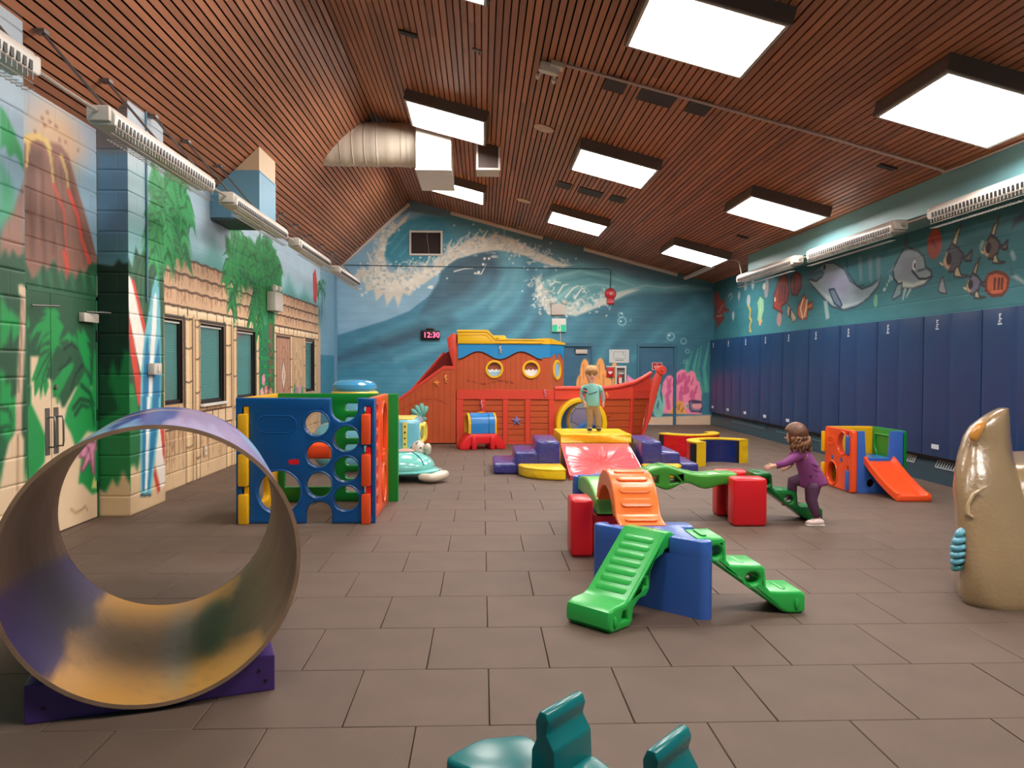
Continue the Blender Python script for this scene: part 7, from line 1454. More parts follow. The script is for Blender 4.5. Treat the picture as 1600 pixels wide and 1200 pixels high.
prism('red_plug', stadium(-0.162, -0.061, 0.561, 0.611, 6), -0.004, 0.03, p_red, bp, ax='y')
for c in holes[:7]:
    cx = sum(p[0] for p in c)/len(c); cz = sum(p[1] for p in c)/len(c); r = c[0][0]-cx
    tube('hole_lip', [(cx+(r+0.012)*math.cos(a), 0.004, cz+(r+0.012)*math.sin(a)) for a in np.linspace(0, 2*PI, 33)[:-1]], 0.010, p_blue, bp, 6, True)
opn = plate('orange_panel', [(0.06, 0), (1.2, 0), (1.2, H1), (0.06, H1)], [rrect(0.16, 0.36, 0.12+i*0.15, 0.21+i*0.15, 0.015) for i in range(7)]+[[(0.62, 0.62), (0.98, 0.62), (0.98, 0.92)]+circ(0.80, 0.92, 0.18, 12, 0, PI)+[(0.62, 0.92)]], 0.07, p_or, t, 0.012, ax='x', off=0.60)
box('pocket_back', (0.575, 0.585, 0.12, 0.40, 0.09, 1.14), plastic('pocket_red', (206, 50, 24)), opn); tube('embossed_ring', [(0.636, 0.80+0.16*math.cos(a), 0.27+0.2*math.sin(a)) for a in np.linspace(0, 2*PI, 33)[:-1]], 0.012, p_or, opn, 6, True)
tube('arch_lip', [(0.637, 0.60, 0.6), (0.637, 0.60, 0.92)]+[(0.637, 0.80-0.2*math.cos(a), 0.92+0.2*math.sin(a)) for a in np.linspace(0, PI, 13)]+[(0.637, 1.0, 0.6)], 0.012, p_or, opn, 6)
for a in (0.66, 0.74, 0.82): box('latch', (0.63, 0.65, a, a+0.05, 0.5, 0.58), p_or, opn, bev=0.006)
gp = plate('green_panel', [(-0.655, 0), (0.74, 0), (0.74, H1), (-0.655, H1)], [stadium(0.16, 0.55, 0.10+i*0.15, 0.18+i*0.15, 5) for i in range(7)]+[[(-0.5, 0.16), (0.02, 0.16), (0.02, 0.8)]+circ(-0.24, 0.8, 0.26, 14, 0, PI)+[(-0.5, 0.8)]], 0.075, p_gr, t, 0.012, ax='y', off=1.235)
yp = plate('yellow_panel', [(0.06, 0), (1.2, 0), (1.2, H1), (0.06, H1)], [circ(0.64, 0.75, 0.22, 24), rrect(0.45, 0.85, 0.1, 0.4, 0.08)], 0.07, p_yel, t, 0.012, ax='x', off=-0.60)
for a, b in ((0.752, 1.04), (0.358, 0.662), (0.0, 0.284)):
    box('hook', (-0.622, -0.53, -0.055, 0.02, a, b), p_yel, yp, bev=0.014); box('hook_neck', (-0.575, -0.532, 0.0, 0.1, a+0.02, b+0.065), p_yel, yp)
    box('hook', (0.527, 0.613, -0.055, 0.02, a, b), p_or, opn, bev=0.014); box('hook_neck', (0.565, 0.612, 0.0, 0.1, a+0.02, b+0.065), p_red, opn)
sl = prism('inner_ledge', [(0.85, 0.66), (1.19, 0.70), (1.19, 0.52), (0.95, 0.50), (0.85, 0.52)], -0.24, 0.06, p_or, t, ax='x', bev=0.02)
# ---- submarine
t = thing('submarine_toy', 'light blue toy submarine with a domed hatch and yellow rings', 'ride-on toy', (-1.75, 11.42, 0))
m_sub = M('sub_blue', (122, 194, 218), 0.2, var=0.05, coat=0.3); m_sdk = M('sub_dome', (72, 158, 206), 0.16, coat=0.4); m_sy = M('sub_yellow', (240, 208, 90), 0.3)
def sup(n): return lambda x, y, z: (math.copysign(abs(x)**n, x), math.copysign(abs(y)**n, y), math.copysign(abs(z)**n, z))
S_ = sup(0.55); o = link('hull', ico_me(lambda x, y, z: (lambda q: (q[0]*0.66, q[1]*0.5, 0.36+q[2]*0.355))(S_(x, y, z)), 4), m_sub, t)
lathe('tower', [(0.0, 0.4), (0.33, 0.4), (0.31, 0.8), (0.30, 1.06), (0.0, 1.06)], m_sub, t, 32, (-0.08, -0.1, 0)); lathe('stud_ring', [(0.0, 1.06), (0.315, 1.06), (0.33, 1.075), (0.33, 1.115), (0.315, 1.13), (0.0, 1.13)], m_sy, t, 32, (-0.08, -0.1, 0))
for k in range(26): ell('stud', (-0.08+0.332*math.cos(k*2*PI/26), -0.1+0.332*math.sin(k*2*PI/26), 1.095), (0.015, 0.015, 0.015), M('stud_gold', (190, 140, 40), 0.4), t, 1)
lathe('dome', [(0.0, 1.13), (0.29, 1.13), (0.315, 1.17), (0.31, 1.22), (0.27, 1.265), (0.18, 1.29), (0.0, 1.30)], m_sdk, t, 36, (-0.08, -0.1, 0))
nb_ = link('nose_box', box_me(0.45, 0.88, -0.60, 0.3, 0.0, 0.75, 0.06, 3), m_sub, t); box('deck', (0.50, 0.80, -0.55, 0.2, 0.745, 0.765), m_sy, nb_, bev=0.008)
stp = box('rivet_strip', (0.66, 0.72, -0.64, -0.61, 0.05, 0.72), m_sy, nb_, bev=0.008)
for k in range(8): ell('rivet', (0.69, -0.642, 0.1+k*0.08), (0.014, 0.01, 0.014), m_black, nb_, 1)
for (x, y, rz) in ((0.90, -0.46, 0.9), (0.915, -0.1, 1.35)):
    c, s = math.cos(rz), math.sin(rz); tube('porthole_ring', [(x+0.09*math.cos(a)*c*0.8, y+0.09*math.cos(a)*s*0.8, 0.55+0.115*math.sin(a)) for a in np.linspace(0, 2*PI, 25)[:-1]], 0.03, m_sy, nb_, 8, True)
# ---- turtle
t = thing('turtle_toy', 'glossy aqua sea turtle figure with a cream head and flippers', 'turtle figure', (-1.06, 10.32, 0))
m_tsh = M('turtle_shell', (128, 210, 200), 0.16, var=0.10, vscale=6, coat=0.5); m_tcr = M('turtle_cream', (216, 200, 180), 0.25, var=0.08, coat=0.3); m_tdk = M('turtle_seam', (40, 120, 124), 0.3)
o = link('shell', ico_me(lambda x, y, z: (x*0.44, y*0.40, 0.17+(z*0.23 if z > 0 else z*0.12)), 4), m_tsh, t); rim = link('shell_rim', ico_me(lambda x, y, z: (x*0.52, y*0.42, 0.13+z*0.06), 3), M('turtle_rim', (110, 200, 194), 0.18, coat=0.4), t)
def onsh(a, r): x, y = 0.44*r*math.cos(a), 0.40*r*math.sin(a); return (x, y, 0.17+0.23*math.sqrt(max(0, 1-r*r))+0.002)
for k in range(6): tube('seam', [onsh(k*PI/3+0.3, r) for r in np.linspace(0.45, 0.98, 8)], 0.008, m_tdk, o, 5)
tube('seam', [onsh(a, 0.45) for a in np.linspace(0, 2*PI, 19)[:-1]], 0.008, m_tdk, o, 5, True)
def blob(name, pts, rad, m, par, sub=2): # a chain of balls skinned into one limb
    me = bpy.data.meshes.new('b'); me.from_pydata(pts, [(i, i+1) for i in range(len(pts)-1)], []); ob = bpy.data.objects.new('b', me); COL.objects.link(ob)
    sk = ob.modifiers.new('s', 'SKIN'); 
    for i, v in enumerate(me.skin_vertices[0].data): v.radius = (rad[i] if not hasattr(rad[i], '__len__') else rad[i]) if hasattr(rad[i], '__len__') else (rad[i], rad[i]); v.use_root = (i == 0)
    ss = ob.modifiers.new('d', 'SUBSURF'); ss.levels = sub; ss.render_levels = sub
    dgp = bpy.context.evaluated_depsgraph_get(); m2 = bpy.data.meshes.new_from_object(ob.evaluated_get(dgp)); bpy.data.objects.remove(ob); m2.materials.clear(); auto_smooth(m2, 3.0)
    return link(name, m2, m, par)
blob('flipper', [(0.25, -0.3, 0.08), (0.42, -0.38, 0.07), (0.55, -0.22, 0.09), (0.60, -0.1, 0.09)], [(0.07, 0.05), (0.09, 0.06), (0.08, 0.07), (0.05, 0.05)], m_tcr, t)
blob('flipper', [(-0.25, -0.3, 0.08), (-0.42, -0.4, 0.06), (-0.55, -0.35, 0.05)], [(0.07, 0.05), (0.08, 0.05), (0.05, 0.04)], m_tcr, t); blob('flipper', [(0.2, 0.3, 0.08), (0.42, 0.38, 0.07), (0.5, 0.3, 0.07)], [(0.07, 0.05), (0.08, 0.05), (0.05, 0.04)], m_tcr, t)
m_spot = M('spotted_cream', (226, 212, 198), 0.4); nt = m_spot.node_tree; N, L = nt.nodes, nt.links; vr = N.new('ShaderNodeTexVoronoi'); vr.inputs['Scale'].default_value = 24; tcn = N.new('ShaderNodeTexCoord'); L.new(tcn.outputs['Object'], vr.inputs['Vector'])
rp = N.new('ShaderNodeValToRGB'); rp.color_ramp.elements[0].position = 0.30; rp.color_ramp.elements[0].color = rgb(70, 44, 48); rp.color_ramp.elements[1].position = 0.36; rp.color_ramp.elements[1].color = rgb(226, 212, 200); L.new(vr.outputs['Distance'], rp.inputs[0]); L.new(rp.outputs[0], N['Principled BSDF'].inputs['Base Color'])
blob('head', [(0.14, 0.1, 0.3), (0.22, 0.05, 0.42), (0.30, 0.02, 0.44)], [(0.09, 0.09), (0.12, 0.12), (0.09, 0.09)], m_spot, t); blob('snout', [(0.30, 0.02, 0.42), (0.36, 0.0, 0.44), (0.33, 0.05, 0.33)], [(0.07, 0.07), (0.07, 0.06), (0.04, 0.05)], m_tcr, t); ell('scarf', (0.06, -0.05, 0.365), (0.14, 0.1, 0.05), M('scarf_pink', (224, 160, 140), 0.4), t, 2)
# ---- small red and blue tunnel toy by the ship
t = thing('tunnel_toy', 'small blue tunnel toy on a red base beside the ship', 'toy', (-0.02, 14.2, 0), 0.22)
p_tb = plastic('toy_blue', (48, 130, 200)); p_tr = plastic('toy_red', (222, 34, 40))
rd = [(-0.42, 0.0), (-0.24, 0.0), (-0.24, 0.06), (-0.12, 0.10), (0.12, 0.10), (0.24, 0.06), (0.24, 0.0), (0.42, 0.0), (0.42, 0.06), (0.36, 0.16), (0.28, 0.25), (0.22, 0.285), (-0.22, 0.285), (-0.28, 0.25), (-0.36, 0.16), (-0.42, 0.06)]
prism('red_base', rd, -0.2, 0.2, p_tr, t, ax='y', bev=0.02)
for s in (-1, 1): box('foot', (s*0.17-0.045, s*0.17+0.045, -0.235, 0.235, 0.0, 0.24), p_tr, t, bev=0.02)
tun = [(-0.19, 0.28), (-0.19, 0.46)]+circ(0, 0.46, 0.19, 16, PI, 0)+[(0.19, 0.46), (0.19, 0.28), (0.15, 0.28), (0.15, 0.46)]+circ(0, 0.46, 0.15, 12, 0, PI)+[(-0.15, 0.28)]
prism('blue_tunnel', tun, -0.22, 0.22, p_tb, t, ax='x', bev=0.008, seg=1); prism('groove_band', [(y*1.02, 0.28+(z-0.28)*1.015) for y, z in tun], 0.10, 0.115, M('toy_blue_dk', (26, 88, 150), 0.4), t, ax='x')
prism('yellow_rim', [(y*0.99, 0.28+(z-0.28)*0.99) for y, z in tun], -0.27, -0.22, p_yel, t, ax='x', bev=0.008, seg=1); prism('yellow_rim', [(y*0.99, 0.28+(z-0.28)*0.99) for y, z in tun], 0.22, 0.25, p_yel, t, ax='x'); box('top_plate', (-0.05, 0.05, -0.06, 0.06, 0.645, 0.665), p_yel, t, bev=0.006)
# ---- pirate ship playhouse
t = thing('pirate_ship', 'large orange-brown wooden pirate ship playhouse with yellow roof and slide', 'playhouse', (1.0, 15.0, 0)); OX, OY = 1.0, 15.0
m_br = M('ship_brown', (196, 84, 40), 0.42, var=0.07, vscale=5, bump=0.12, bscale=12); m_rd = M('ship_red', (222, 70, 50), 0.4, var=0.04); m_ye = M('ship_yellow', (244, 190, 30), 0.38); m_bl = M('ship_blue', (36, 142, 206), 0.4); m_dk = M('ship_line', (70, 22, 12), 0.6); m_wh = M('ship_white', (238, 238, 240), 0.4); m_lb = M('ship_lightblue', (150, 196, 226), 0.4)
def sx(p): return (p-752.5)*15.0/1222.7-OX
def sz(y): return 1.5-(y-571.6)*15.0/1222.7
# lower hull: posts, rail, planks
posts = [(712.5, 722.5), (750, 757.5), (785, 793), (820, 828), (857, 866)]
hf = box('hull_frame', (sx(712.5), sx(866), 0.0, 0.09, sz(624), sz(609)), m_rd, t, bev=0.006, seg=1); box('bottom_rail', (sx(712.5), sx(866), 0.02, 0.09, 0.0, 0.05), m_rd, hf)
for a, b in posts: box('post', (sx(a), sx(b), -0.002, 0.09, 0.0, sz(624)), m_rd, hf, bev=0.006, seg=1)
for i in range(4):
    a, b = sx(posts[i][1]), sx(posts[i+1][0]); n = 7
    for k in range(n):
        z0 = 0.05+k*(sz(624)-0.05)/n; z1 = 0.05+(k+1)*(sz(624)-0.05)/n; box('plank', (a, b, 0.03, 0.06, z0+0.004, z1-0.004), m_br, hf, bev=0.004, seg=1)
box('hull_lining', (sx(715), sx(866), 0.062, 0.075, 0.02, 1.0), m_dk, hf)
# cabin: panel boards, wave band, roof
cab = box('cabin_wall', (sx(715), sx(846), 0.012, 0.05, 1.04, 1.93), m_br, t)
bm_ = None
pl = [(sx(715), 1.04), (sx(846), 1.04), (sx(846), 1.93), (sx(715), 1.93)]
bpy.data.objects.remove(cab)
ph = [circ(sx(771.5), sz(577), 0.15, 28), circ(sx(829), sz(577), 0.15, 28)]
cab = plate('cabin_wall', pl, ph, 0.04, m_br, t, 0.0, ax='y', off=0.03)
for k in range(1, 16):
    x = sx(715)+k*(sx(846)-sx(715))/16
    segs = [(1.045, 1.92)]
    for c in (sx(771.5), sx(829)):
        if abs(x-c) < 0.2: h = math.sqrt(0.2**2-(x-c)**2); segs = [(1.045, sz(577)-h), (sz(577)+h, 1.92)]
    for a, b in segs: box('board_groove', (x-0.003, x+0.003, 0.0085, 0.012, a, b), M('groove_brown', (140, 50, 22), 0.6), cab)
wave = [(sx(715), 1.925)]+[(sx(715)+(sx(846)-sx(715))*k/48, 1.70-0.075*math.cos(2*PI*k/48*1.95+0.2)) for k in range(49)]+[(sx(846), 1.925)]
prism('wave_band', wave, 0.0, 0.012, m_bl, t, ax='y'); tube('wave_outline', [(x, -0.002, z-0.004) for x, z in wave[1:-1]], 0.012, m_dk, t, 5)
rf = [(sx(714), 1.92), (sx(847), 1.92), (sx(847), 2.0), (sx(772), 2.0), (sx(759), 2.17), (sx(714), 2.17)]
roof = prism('roof', rf, -0.03, 1.6, m_ye, t, ax='y', bev=0.012)
prism('roof_moulding', [(sx(713), 2.14), (sx(760), 2.14), (sx(773), 1.985), (sx(848), 1.985), (sx(848), 2.015), (sx(774), 2.015), (sx(761), 2.185), (sx(713), 2.185)], -0.05, -0.028, m_ye, roof, ax='y', bev=0.006, seg=1)
prism('roof_moulding', [(x+0.0, z-0.05) for x, z in [(sx(715), 2.14), (sx(758), 2.14), (sx(770), 1.985), (sx(846), 1.985), (sx(846), 1.995), (sx(771), 1.995), (sx(759), 2.15), (sx(715), 2.15)]], -0.042, -0.03, m_ye, roof, ax='y')
prism('hatch', [(sx(766), 2.0), (sx(795), 2.0), (sx(789), 2.11), (sx(766), 2.11)], 0.7, 1.3, m_ye, roof, ax='y', bev=0.01); box('hatch_slot', (sx(774), sx(780), 0.695, 0.7, 2.04, 2.055), m_dk, roof)
for i, c in enumerate((771.5, 829)):
    cx, cz = sx(c), sz(577); pr = plate('porthole_rim', circ(cx, cz, 0.175, 32), [circ(cx, cz, 0.13, 32)], 0.05, m_ye, t, 0.012, ax='y', off=0.0)
    m_pg = MATS.get('porthole_glass') or M('porthole_glass', (168, 92, 66), 0.08)
    prism('porthole_back', circ(cx, cz, 0.14, 28), 0.04, 0.05, m_pg, pr, ax='y')
    wv = [(cx+0.128*math.cos(a), cz+0.128*math.sin(a)) for a in np.linspace(PI+0.12, 2*PI-0.12, 14)]+[(cx+0.125-0.25*k/10, cz-0.01+0.014*math.cos(k*PI/1.7)) for k in range(11)]
    prism('painted_sea', wv, 0.03, 0.04, m_wh if i else m_lb, pr, ax='y'); prism('painted_foam', [(cx+0.12-0.24*k/10, cz-0.005+0.014*math.cos(k*PI/1.7)) for k in range(11)]+[(cx-0.118+0.236*k/10, cz-0.05+0.01*math.cos(k*PI/2)) for k in range(11)], 0.027, 0.03, m_wh, pr, ax='y')
# cabin corner and angled face
def strip_face(name, a, b, z0, z1, m, par, off=0.0, th=0.03):   # vertical board between plan points a and b
    d = (Vector((b[0], b[1]))-Vector((a[0], a[1]))); l = d.length; an = math.atan2(d.y, d.x)
    return box(name, (0, l, off, off+th, z0, z1), m, par, loc=(a[0], a[1], 0), rot=(0, 0, an))
c0, c1, c2 = (sx(846), 0.012), (sx(858), 0.012), (0.605, 0.42)
strip_face('cabin_wall', c0, c1, 1.04, 1.93, m_br, t); cf = strip_face('cabin_wall', c1, c2, 1.04, 1.93, M('ship_tan', (190, 100, 62), 0.42), t)
strip_face('wave_band', c0, c1, 1.66, 1.925, m_bl, t, -0.012, 0.012); L2 = math.hypot(c2[0]-c1[0], c2[1]-c1[1]); an2 = math.atan2(c2[1]-c1[1], c2[0]-c1[0])
prism('wave_band', [(0, 1.925), (0, 1.66), (L2*0.25, 1.72), (L2*0.4, 1.76), (L2*0.5, 1.62), (L2*0.6, 1.76), (L2*0.8, 1.72), (L2*0.9, 1.63), (L2, 1.74), (L2, 1.925)], -0.012, 0, m_bl, t, ax='y', loc=(c1[0], c1[1], 0), rot=(0, 0, an2))
strip_face('roof', c0, c1, 1.92, 2.03, m_ye, t, -0.03, 0.5); prism('roof', [(0, 1.92), (L2+0.02, 1.92), (L2+0.02, 1.95), (L2*0.5, 1.99), (0, 2.03)], -0.03, 0.3, m_ye, t, ax='y', loc=(c1[0], c1[1], 0), rot=(0, 0, an2))
pr = plate('oval_window_rim', circ(L2*0.5, 1.42, 0.14, 28, ry=0.2), [circ(L2*0.5, 1.42, 0.095, 28, ry=0.15)], 0.05, m_ye, t, 0.012, ax='y', off=-0.005, loc=(c1[0], c1[1], 0), rot=(0, 0, an2)); prism('oval_window_glass', circ(L2*0.5, 1.42, 0.1, 24, ry=0.155), -0.006, -0.002, m_lb, pr, ax='y')
box('cabin_back', (sx(715), 0.60, 1.5, 1.55, 1.04, 1.93), m_br, t); box('cabin_end', (sx(712), sx(716), 0.02, 1.5, 1.04, 1.93), m_br, t); strip_face('cabin_wall', c2, (0.605, 1.55), 1.04, 1.93, m_br, t)
# slide on the left
sp = [(-3.55, 0.02), (sx(711.5), 0.02), (sx(711.5), sz(576)), (sx(692), sz(576)), (sx(622), sz(627)), (-3.55, 0.14)]
s1 = prism('slide_side', sp, 0.0, 0.05, m_br, t, ax='y'); prism('slide_side', sp, 1.05, 1.10, m_br, t, ax='y')
def up(p, d): return [(x, z+d) for x, z in p]
edge = [(-3.55, 0.12), (sx(622), sz(627)-0.02), (sx(692), sz(576)-0.02), (sx(709), sz(576)-0.02)]
for y0, y1 in ((-0.012, 0.06), (1.04, 1.11)): prism('slide_rail', edge+up(edge, 0.07)[::-1], y0, y1, m_rd, s1, ax='y', bev=0.006, seg=1)
bed = [(-3.5, 0.06), (sx(622), sz(627)-0.16), (sx(692), sz(576)-0.16), (sx(711), sz(576)-0.16)]; prism('slide_bed', bed+up(bed, 0.03)[::-1], 0.05, 1.05, M('slide_red', (150, 34, 28), 0.3), s1, ax='y')
hi = [(-3.5, 0.3), (-2.55, 0.86), (sx(692), 1.86), (sx(712), 1.95)]; prism('slide_back_wall', [(-3.5, 0.06), (sx(712), 1.1), (sx(712), 1.92), (sx(690), 1.74), (-2.58, 0.80), (-3.5, 0.2)], 1.0, 1.05, M('slide_red', (150, 34, 28), 0.3), s1, ax='y')
tube('slide_rail', [(-3.5, 1.02, 0.22), (-2.58, 1.02, 0.82), (sx(690), 1.02, 1.76)], 0.035, m_rd, s1, 8)
prism('slide_hood', [(sx(712), 1.04), (sx(712), 2.12), (sx(706), 2.12), (sx(697), 2.02), (sx(701), 1.75), (sx(708), 1.45)], 0.02, 1.2, m_rd, t, ax='y', bev=0.02)
for k in range(1, 14):
    x = -2.6+k*0.11
    if x > sx(711): break
    zt = min(sz(576), sz(627)+(x-sx(622))*(sz(576)-sz(627))/(sx(692)-sx(622)))-0.04; box('board_groove', (x-0.0025, x+0.0025, -0.003, 0.0, 0.03, zt), MATS['groove_brown'], s1)
# bow: hull bays along a curved plan, gunwale, stem
PB = [((sx(866), 0.0), (sx(866), 0.0)), ((2.35-OX, 0.12), (2.30-OX, 0.16)), ((2.96-OX, 0.30), (2.94-OX, 0.38)), ((3.39-OX, 0.64), (3.19-OX, 0.74))]   # (top, bottom) in plan
ZT, ZH = 1.03, 0.86
def hullp(k, u, z, d=0.0):
    (ta, ba), (tb, bb) = PB[k], PB[k+1]; w = min(max(z/ZT, 0), 1.6)
    a = Vector(ba)+(Vector(ta)-Vector(ba))*w; b = Vector(bb)+(Vector(tb)-Vector(bb))*w; p = a+(b-a)*u; n = Vector(((b-a).y, -(b-a).x)); n = n.normalized() if n.length > 1e-6 else Vector((0, -1)); q = p+n*d; return (q.x, q.y, z)
def hboard(name, k, u0, u1, z0, z1, d0, d1, m, par, nz=1):
    v = []
    for z in (z0, z1):
        for u, d in ((u0, d0), (u1, d0), (u1, d1), (u0, d1)): v.append(hullp(k, u, z, d))
    return link(name, me_py(v, [(0,1,2,3),(7,6,5,4),(0,4,5,1),(1,5,6,2),(2,6,7,3),(3,7,4,0)]), m, par)
bow = hboard('bow_rail', 0, 0, 1, ZH, ZT, -0.06, 0.03, m_rd, t)
for k in (1, 2): hboard('rail', k, 0, 1, ZH, ZT, -0.06, 0.03, m_rd, bow)
for k, u0, u1 in ((0, 0.93, 1.0), (1, 0.0, 0.05), (1, 0.93, 1.0), (2, 0.0, 0.05)): hboard('post', k, u0, u1, 0.0, ZH, -0.06, 0.03, m_rd, bow)
for k in (1, 2):
    for i in range(6): z0, z1 = 0.02+i*0.14, 0.02+(i+1)*0.14; hboard('plank', k, 0.05, 0.95 if k == 1 else 1.0, z0+0.004, z1-0.004, -0.04, 0.0, m_br, bow)
    hboard('lining', k, 0, 1, 0.0, ZH, -0.06, -0.045, m_dk, bow)
gw = []
for k, u in ((0, 0), (0, 0.5), (0, 1), (1, 0.5), (1, 1), (2, 0.5), (2, 1)):
    p = hullp(k, u, ZT); h = {0: 0.0}.get(k, 0); s = k+u; z = 1.07 if s < 1 else 1.07+0.06*(s-1)**1.6*1.6; gw.append((p[0], p[1], z))
tube('gunwale', gw, 0.045, m_rd, bow, 8)
v = []; f = []
for i, p in enumerate(gw): 
    b = hullp(*((0, 0), (0, 0.5), (0, 1), (1, 0.5), (1, 1), (2, 0.5), (2, 1))[i], ZT); v += [b, p, (b[0], b[1]+0.06, ZT), (p[0], p[1]+0.06, p[2])]
for i in range(6): a, b = i*4, i*4+4; f += [(a, b, b+1, a+1), (a+2, a+3, b+3, b+2)]
link('bulwark', me_py(v, f), m_rd, bow)
st = [(3.40, 1.0, 0.0), (3.40, 1.0, 0.0)]
stem = prism('stem', [(3.15-OX, 0.0), (3.22-OX, 0.0), (3.33-OX, 0.30), (3.40-OX, 0.48), (3.48-OX, 0.80), (3.55-OX, 1.07), (3.64-OX, 1.36), (3.57-OX, 1.44), (3.42-OX, 1.2), (3.37-OX, 1.0), (3.33-OX, 0.6), (3.27-OX, 0.3)], 0.60, 0.80, m_rd, t, ax='y', bev=0.02); lathe('stem_knob', [(0, -0.14), (0.085, -0.14), (0.095, -0.1), (0.095, 0.1), (0.085, 0.14), (0, 0.14)], m_rd, stem, 20, (3.61-OX, 0.70, 1.42), (PI/2, 0, 0)); lathe('knob_cap', [(0, 0), (0.035, 0), (0.03, 0.02), (0, 0.025)], m_rd, stem, 14, (3.61-OX, 0.56, 1.42), (PI/2, 0, 0))
prism('far_hull', [(sx(715), 0.0), (2.6-OX, 0.0), (3.0-OX, ZT), (sx(715), ZT)], 2.25, 2.3, m_br, t, ax='y'); box('deck', (sx(715), 2.6-OX, 1.6, 2.25, 0.95, 1.0), m_br, t)
# tunnel through the bow: bay board with a round hole, two yellow rings, blue tube, stone panel, cushion
d0 = Vector(PB[0][0]); d1 = Vector(PB[1][0]); anb = math.atan2((d1-d0).y, (d1-d0).x); lb = (d1-d0).length; cu_ = 1.89-OX-d0.x
plate('tunnel_board', [(0.0, 0.0), (lb*0.93, 0.0), (lb*0.93, ZH), (0.0, ZH)], [circ(cu_, 0.415, 0.41, 36)], 0.04, m_br, bow, 0, ax='y', off=0.03, loc=(d0.x, d0.y, 0), rot=(0, 0, anb))
m_ty = M('tunnel_yellow', (246, 196, 24), 0.35)
def ringat(name, x, y, z, ro, ri, w, m, par, rz): return plate(name, circ(0, 0, ro, 40), [circ(0, 0, ri, 40)], w, m, par, 0.015, ax='y', loc=(x, y, z), rot=(0, 0, rz))
ringat('tunnel_ring', 1.90-OX, -0.02, 0.40, 0.50, 0.41, 0.2, m_ty, bow, anb); ringat('inner_ring', 2.10-OX, 0.62, 0.42, 0.44, 0.36, 0.1, m_ty, bow, -0.25)
v = []; f = []
for j, (x, y, r) in enumerate(((1.90-OX, 0.08, 0.42), (2.09-OX, 0.62, 0.40))):
    for i in range(32): a = 2*PI*i/32; v.append((x+r*math.cos(a), y, 0.42+r*math.sin(a)))
for i in range(32): f.append((i, (i+1) % 32, 32+(i+1) % 32, 32+i))
o = link('tunnel_tube', me_py(v, f), M('tunnel_blue', (44, 110, 170), 0.4), bow); o.modifiers.new('t', 'SOLIDIFY').thickness = 0.01
m_st = M('stone_panel', (170, 168, 182), 0.6); nt = m_st.node_tree; N, L = nt.nodes, nt.links; vo = N.new('ShaderNodeTexVoronoi'); vo.inputs['Scale'].default_value = 3.2; v2 = N.new('ShaderNodeTexVoronoi'); v2.feature = 'DISTANCE_TO_EDGE'; v2.inputs['Scale'].default_value = 3.2; tcn = N.new('ShaderNodeTexCoord')
for q in (vo, v2): L.new(tcn.outputs['Object'], q.inputs['Vector'])
mx = N.new('ShaderNodeMix'); mx.data_type = 'RGBA'; mx.inputs[0].default_value = 0.22; mx.inputs[6].default_value = rgb(180, 176, 188); L.new(vo.outputs['Color'], mx.inputs[7]); rp = N.new('ShaderNodeMapRange'); rp.inputs[1].default_value = 0.0; rp.inputs[2].default_value = 0.03; L.new(v2.outputs['Distance'], rp.inputs[0]); ml = N.new('ShaderNodeVectorMath'); ml.operation = 'SCALE'; L.new(mx.outputs[2], ml.inputs[0]); L.new(rp.outputs[0], ml.inputs['Scale']); L.new(ml.outputs[0], N['Principled BSDF'].inputs['Base Color'])
box('stone_panel', (1.4-OX, 3.0-OX, 1.35, 1.37, 0.0, 1.0), m_st, bow)
cu = thing('floor_cushion', 'blue vinyl cushion lying inside the ship tunnel', 'cushion', (2.25, 15.95, 0)); prism('cushion_body', [(-0.42, 0.0), (0.42, 0.0), (0.42, 0.18), (-0.1, 0.36), (-0.42, 0.16)], -0.2, 0.25, M('cushion_blue', (30, 120, 200), 0.3), cu, ax='y', bev=0.03)
# painted-wood ornaments and lettering on the ship
def star(r, r2, n=5, a0=PI/2): return [((r if i % 2 == 0 else r2)*math.cos(a0+i*PI/n), (r if i % 2 == 0 else r2)*math.sin(a0+i*PI/n)) for i in range(2*n)]
m_orn = M('ornament_orange', (240, 156, 76), 0.4); m_oteal = M('ornament_teal', (122, 190, 176), 0.4); m_opu = M('ornament_purple', (132, 124, 176), 0.35); m_opk = M('ornament_pink', (226, 130, 140), 0.4); m_ogr = M('ornament_grey', (190, 180, 176), 0.4)
def cone_star(name, px, py, r, m, y):
    v = [(0, -0.05, 0)]; s = star(r, r*0.45)
    v += [(x, -0.008, z) for x, z in s]+[(x, 0, z) for x, z in s]; n = len(s); f = [(0, 1+i, 1+(i+1) % n) for i in range(n)]+[(1+i, 1+n+i, 1+n+(i+1) % n, 1+(i+1) % n) for i in range(n)]
    return link(name, me_py(v, f), m, t, (sx(px), y, sz(py)))
cone_star('starfish', 681.5, 599, 0.075, m_orn, -0.002); cone_star('star', 806.5, 658, 0.115, m_opu, 0.028)
sh = []
for k in range(5):
    a = 0.15+k*0.42; sh.append((a, 0.24 if 0 < k < 4 else 0.20))
for k, (a, r) in enumerate(sh): link('shell_rib', ico_me(lambda x, y, z: (x*r*0.6+r*0.62, y*0.04, z*0.064*(0.7+0.5*x)), 2), m_oteal, t, (sx(661), -0.01, sz(653)), (0, -(a+1.15), 0))
box('shell_hinge', (-0.06, 0.03, -0.03, 0, -0.03, 0.04), m_oteal, t, bev=0.01, loc=(sx(663), 0.0, sz(655)), rot=(0, 0.6, 0))
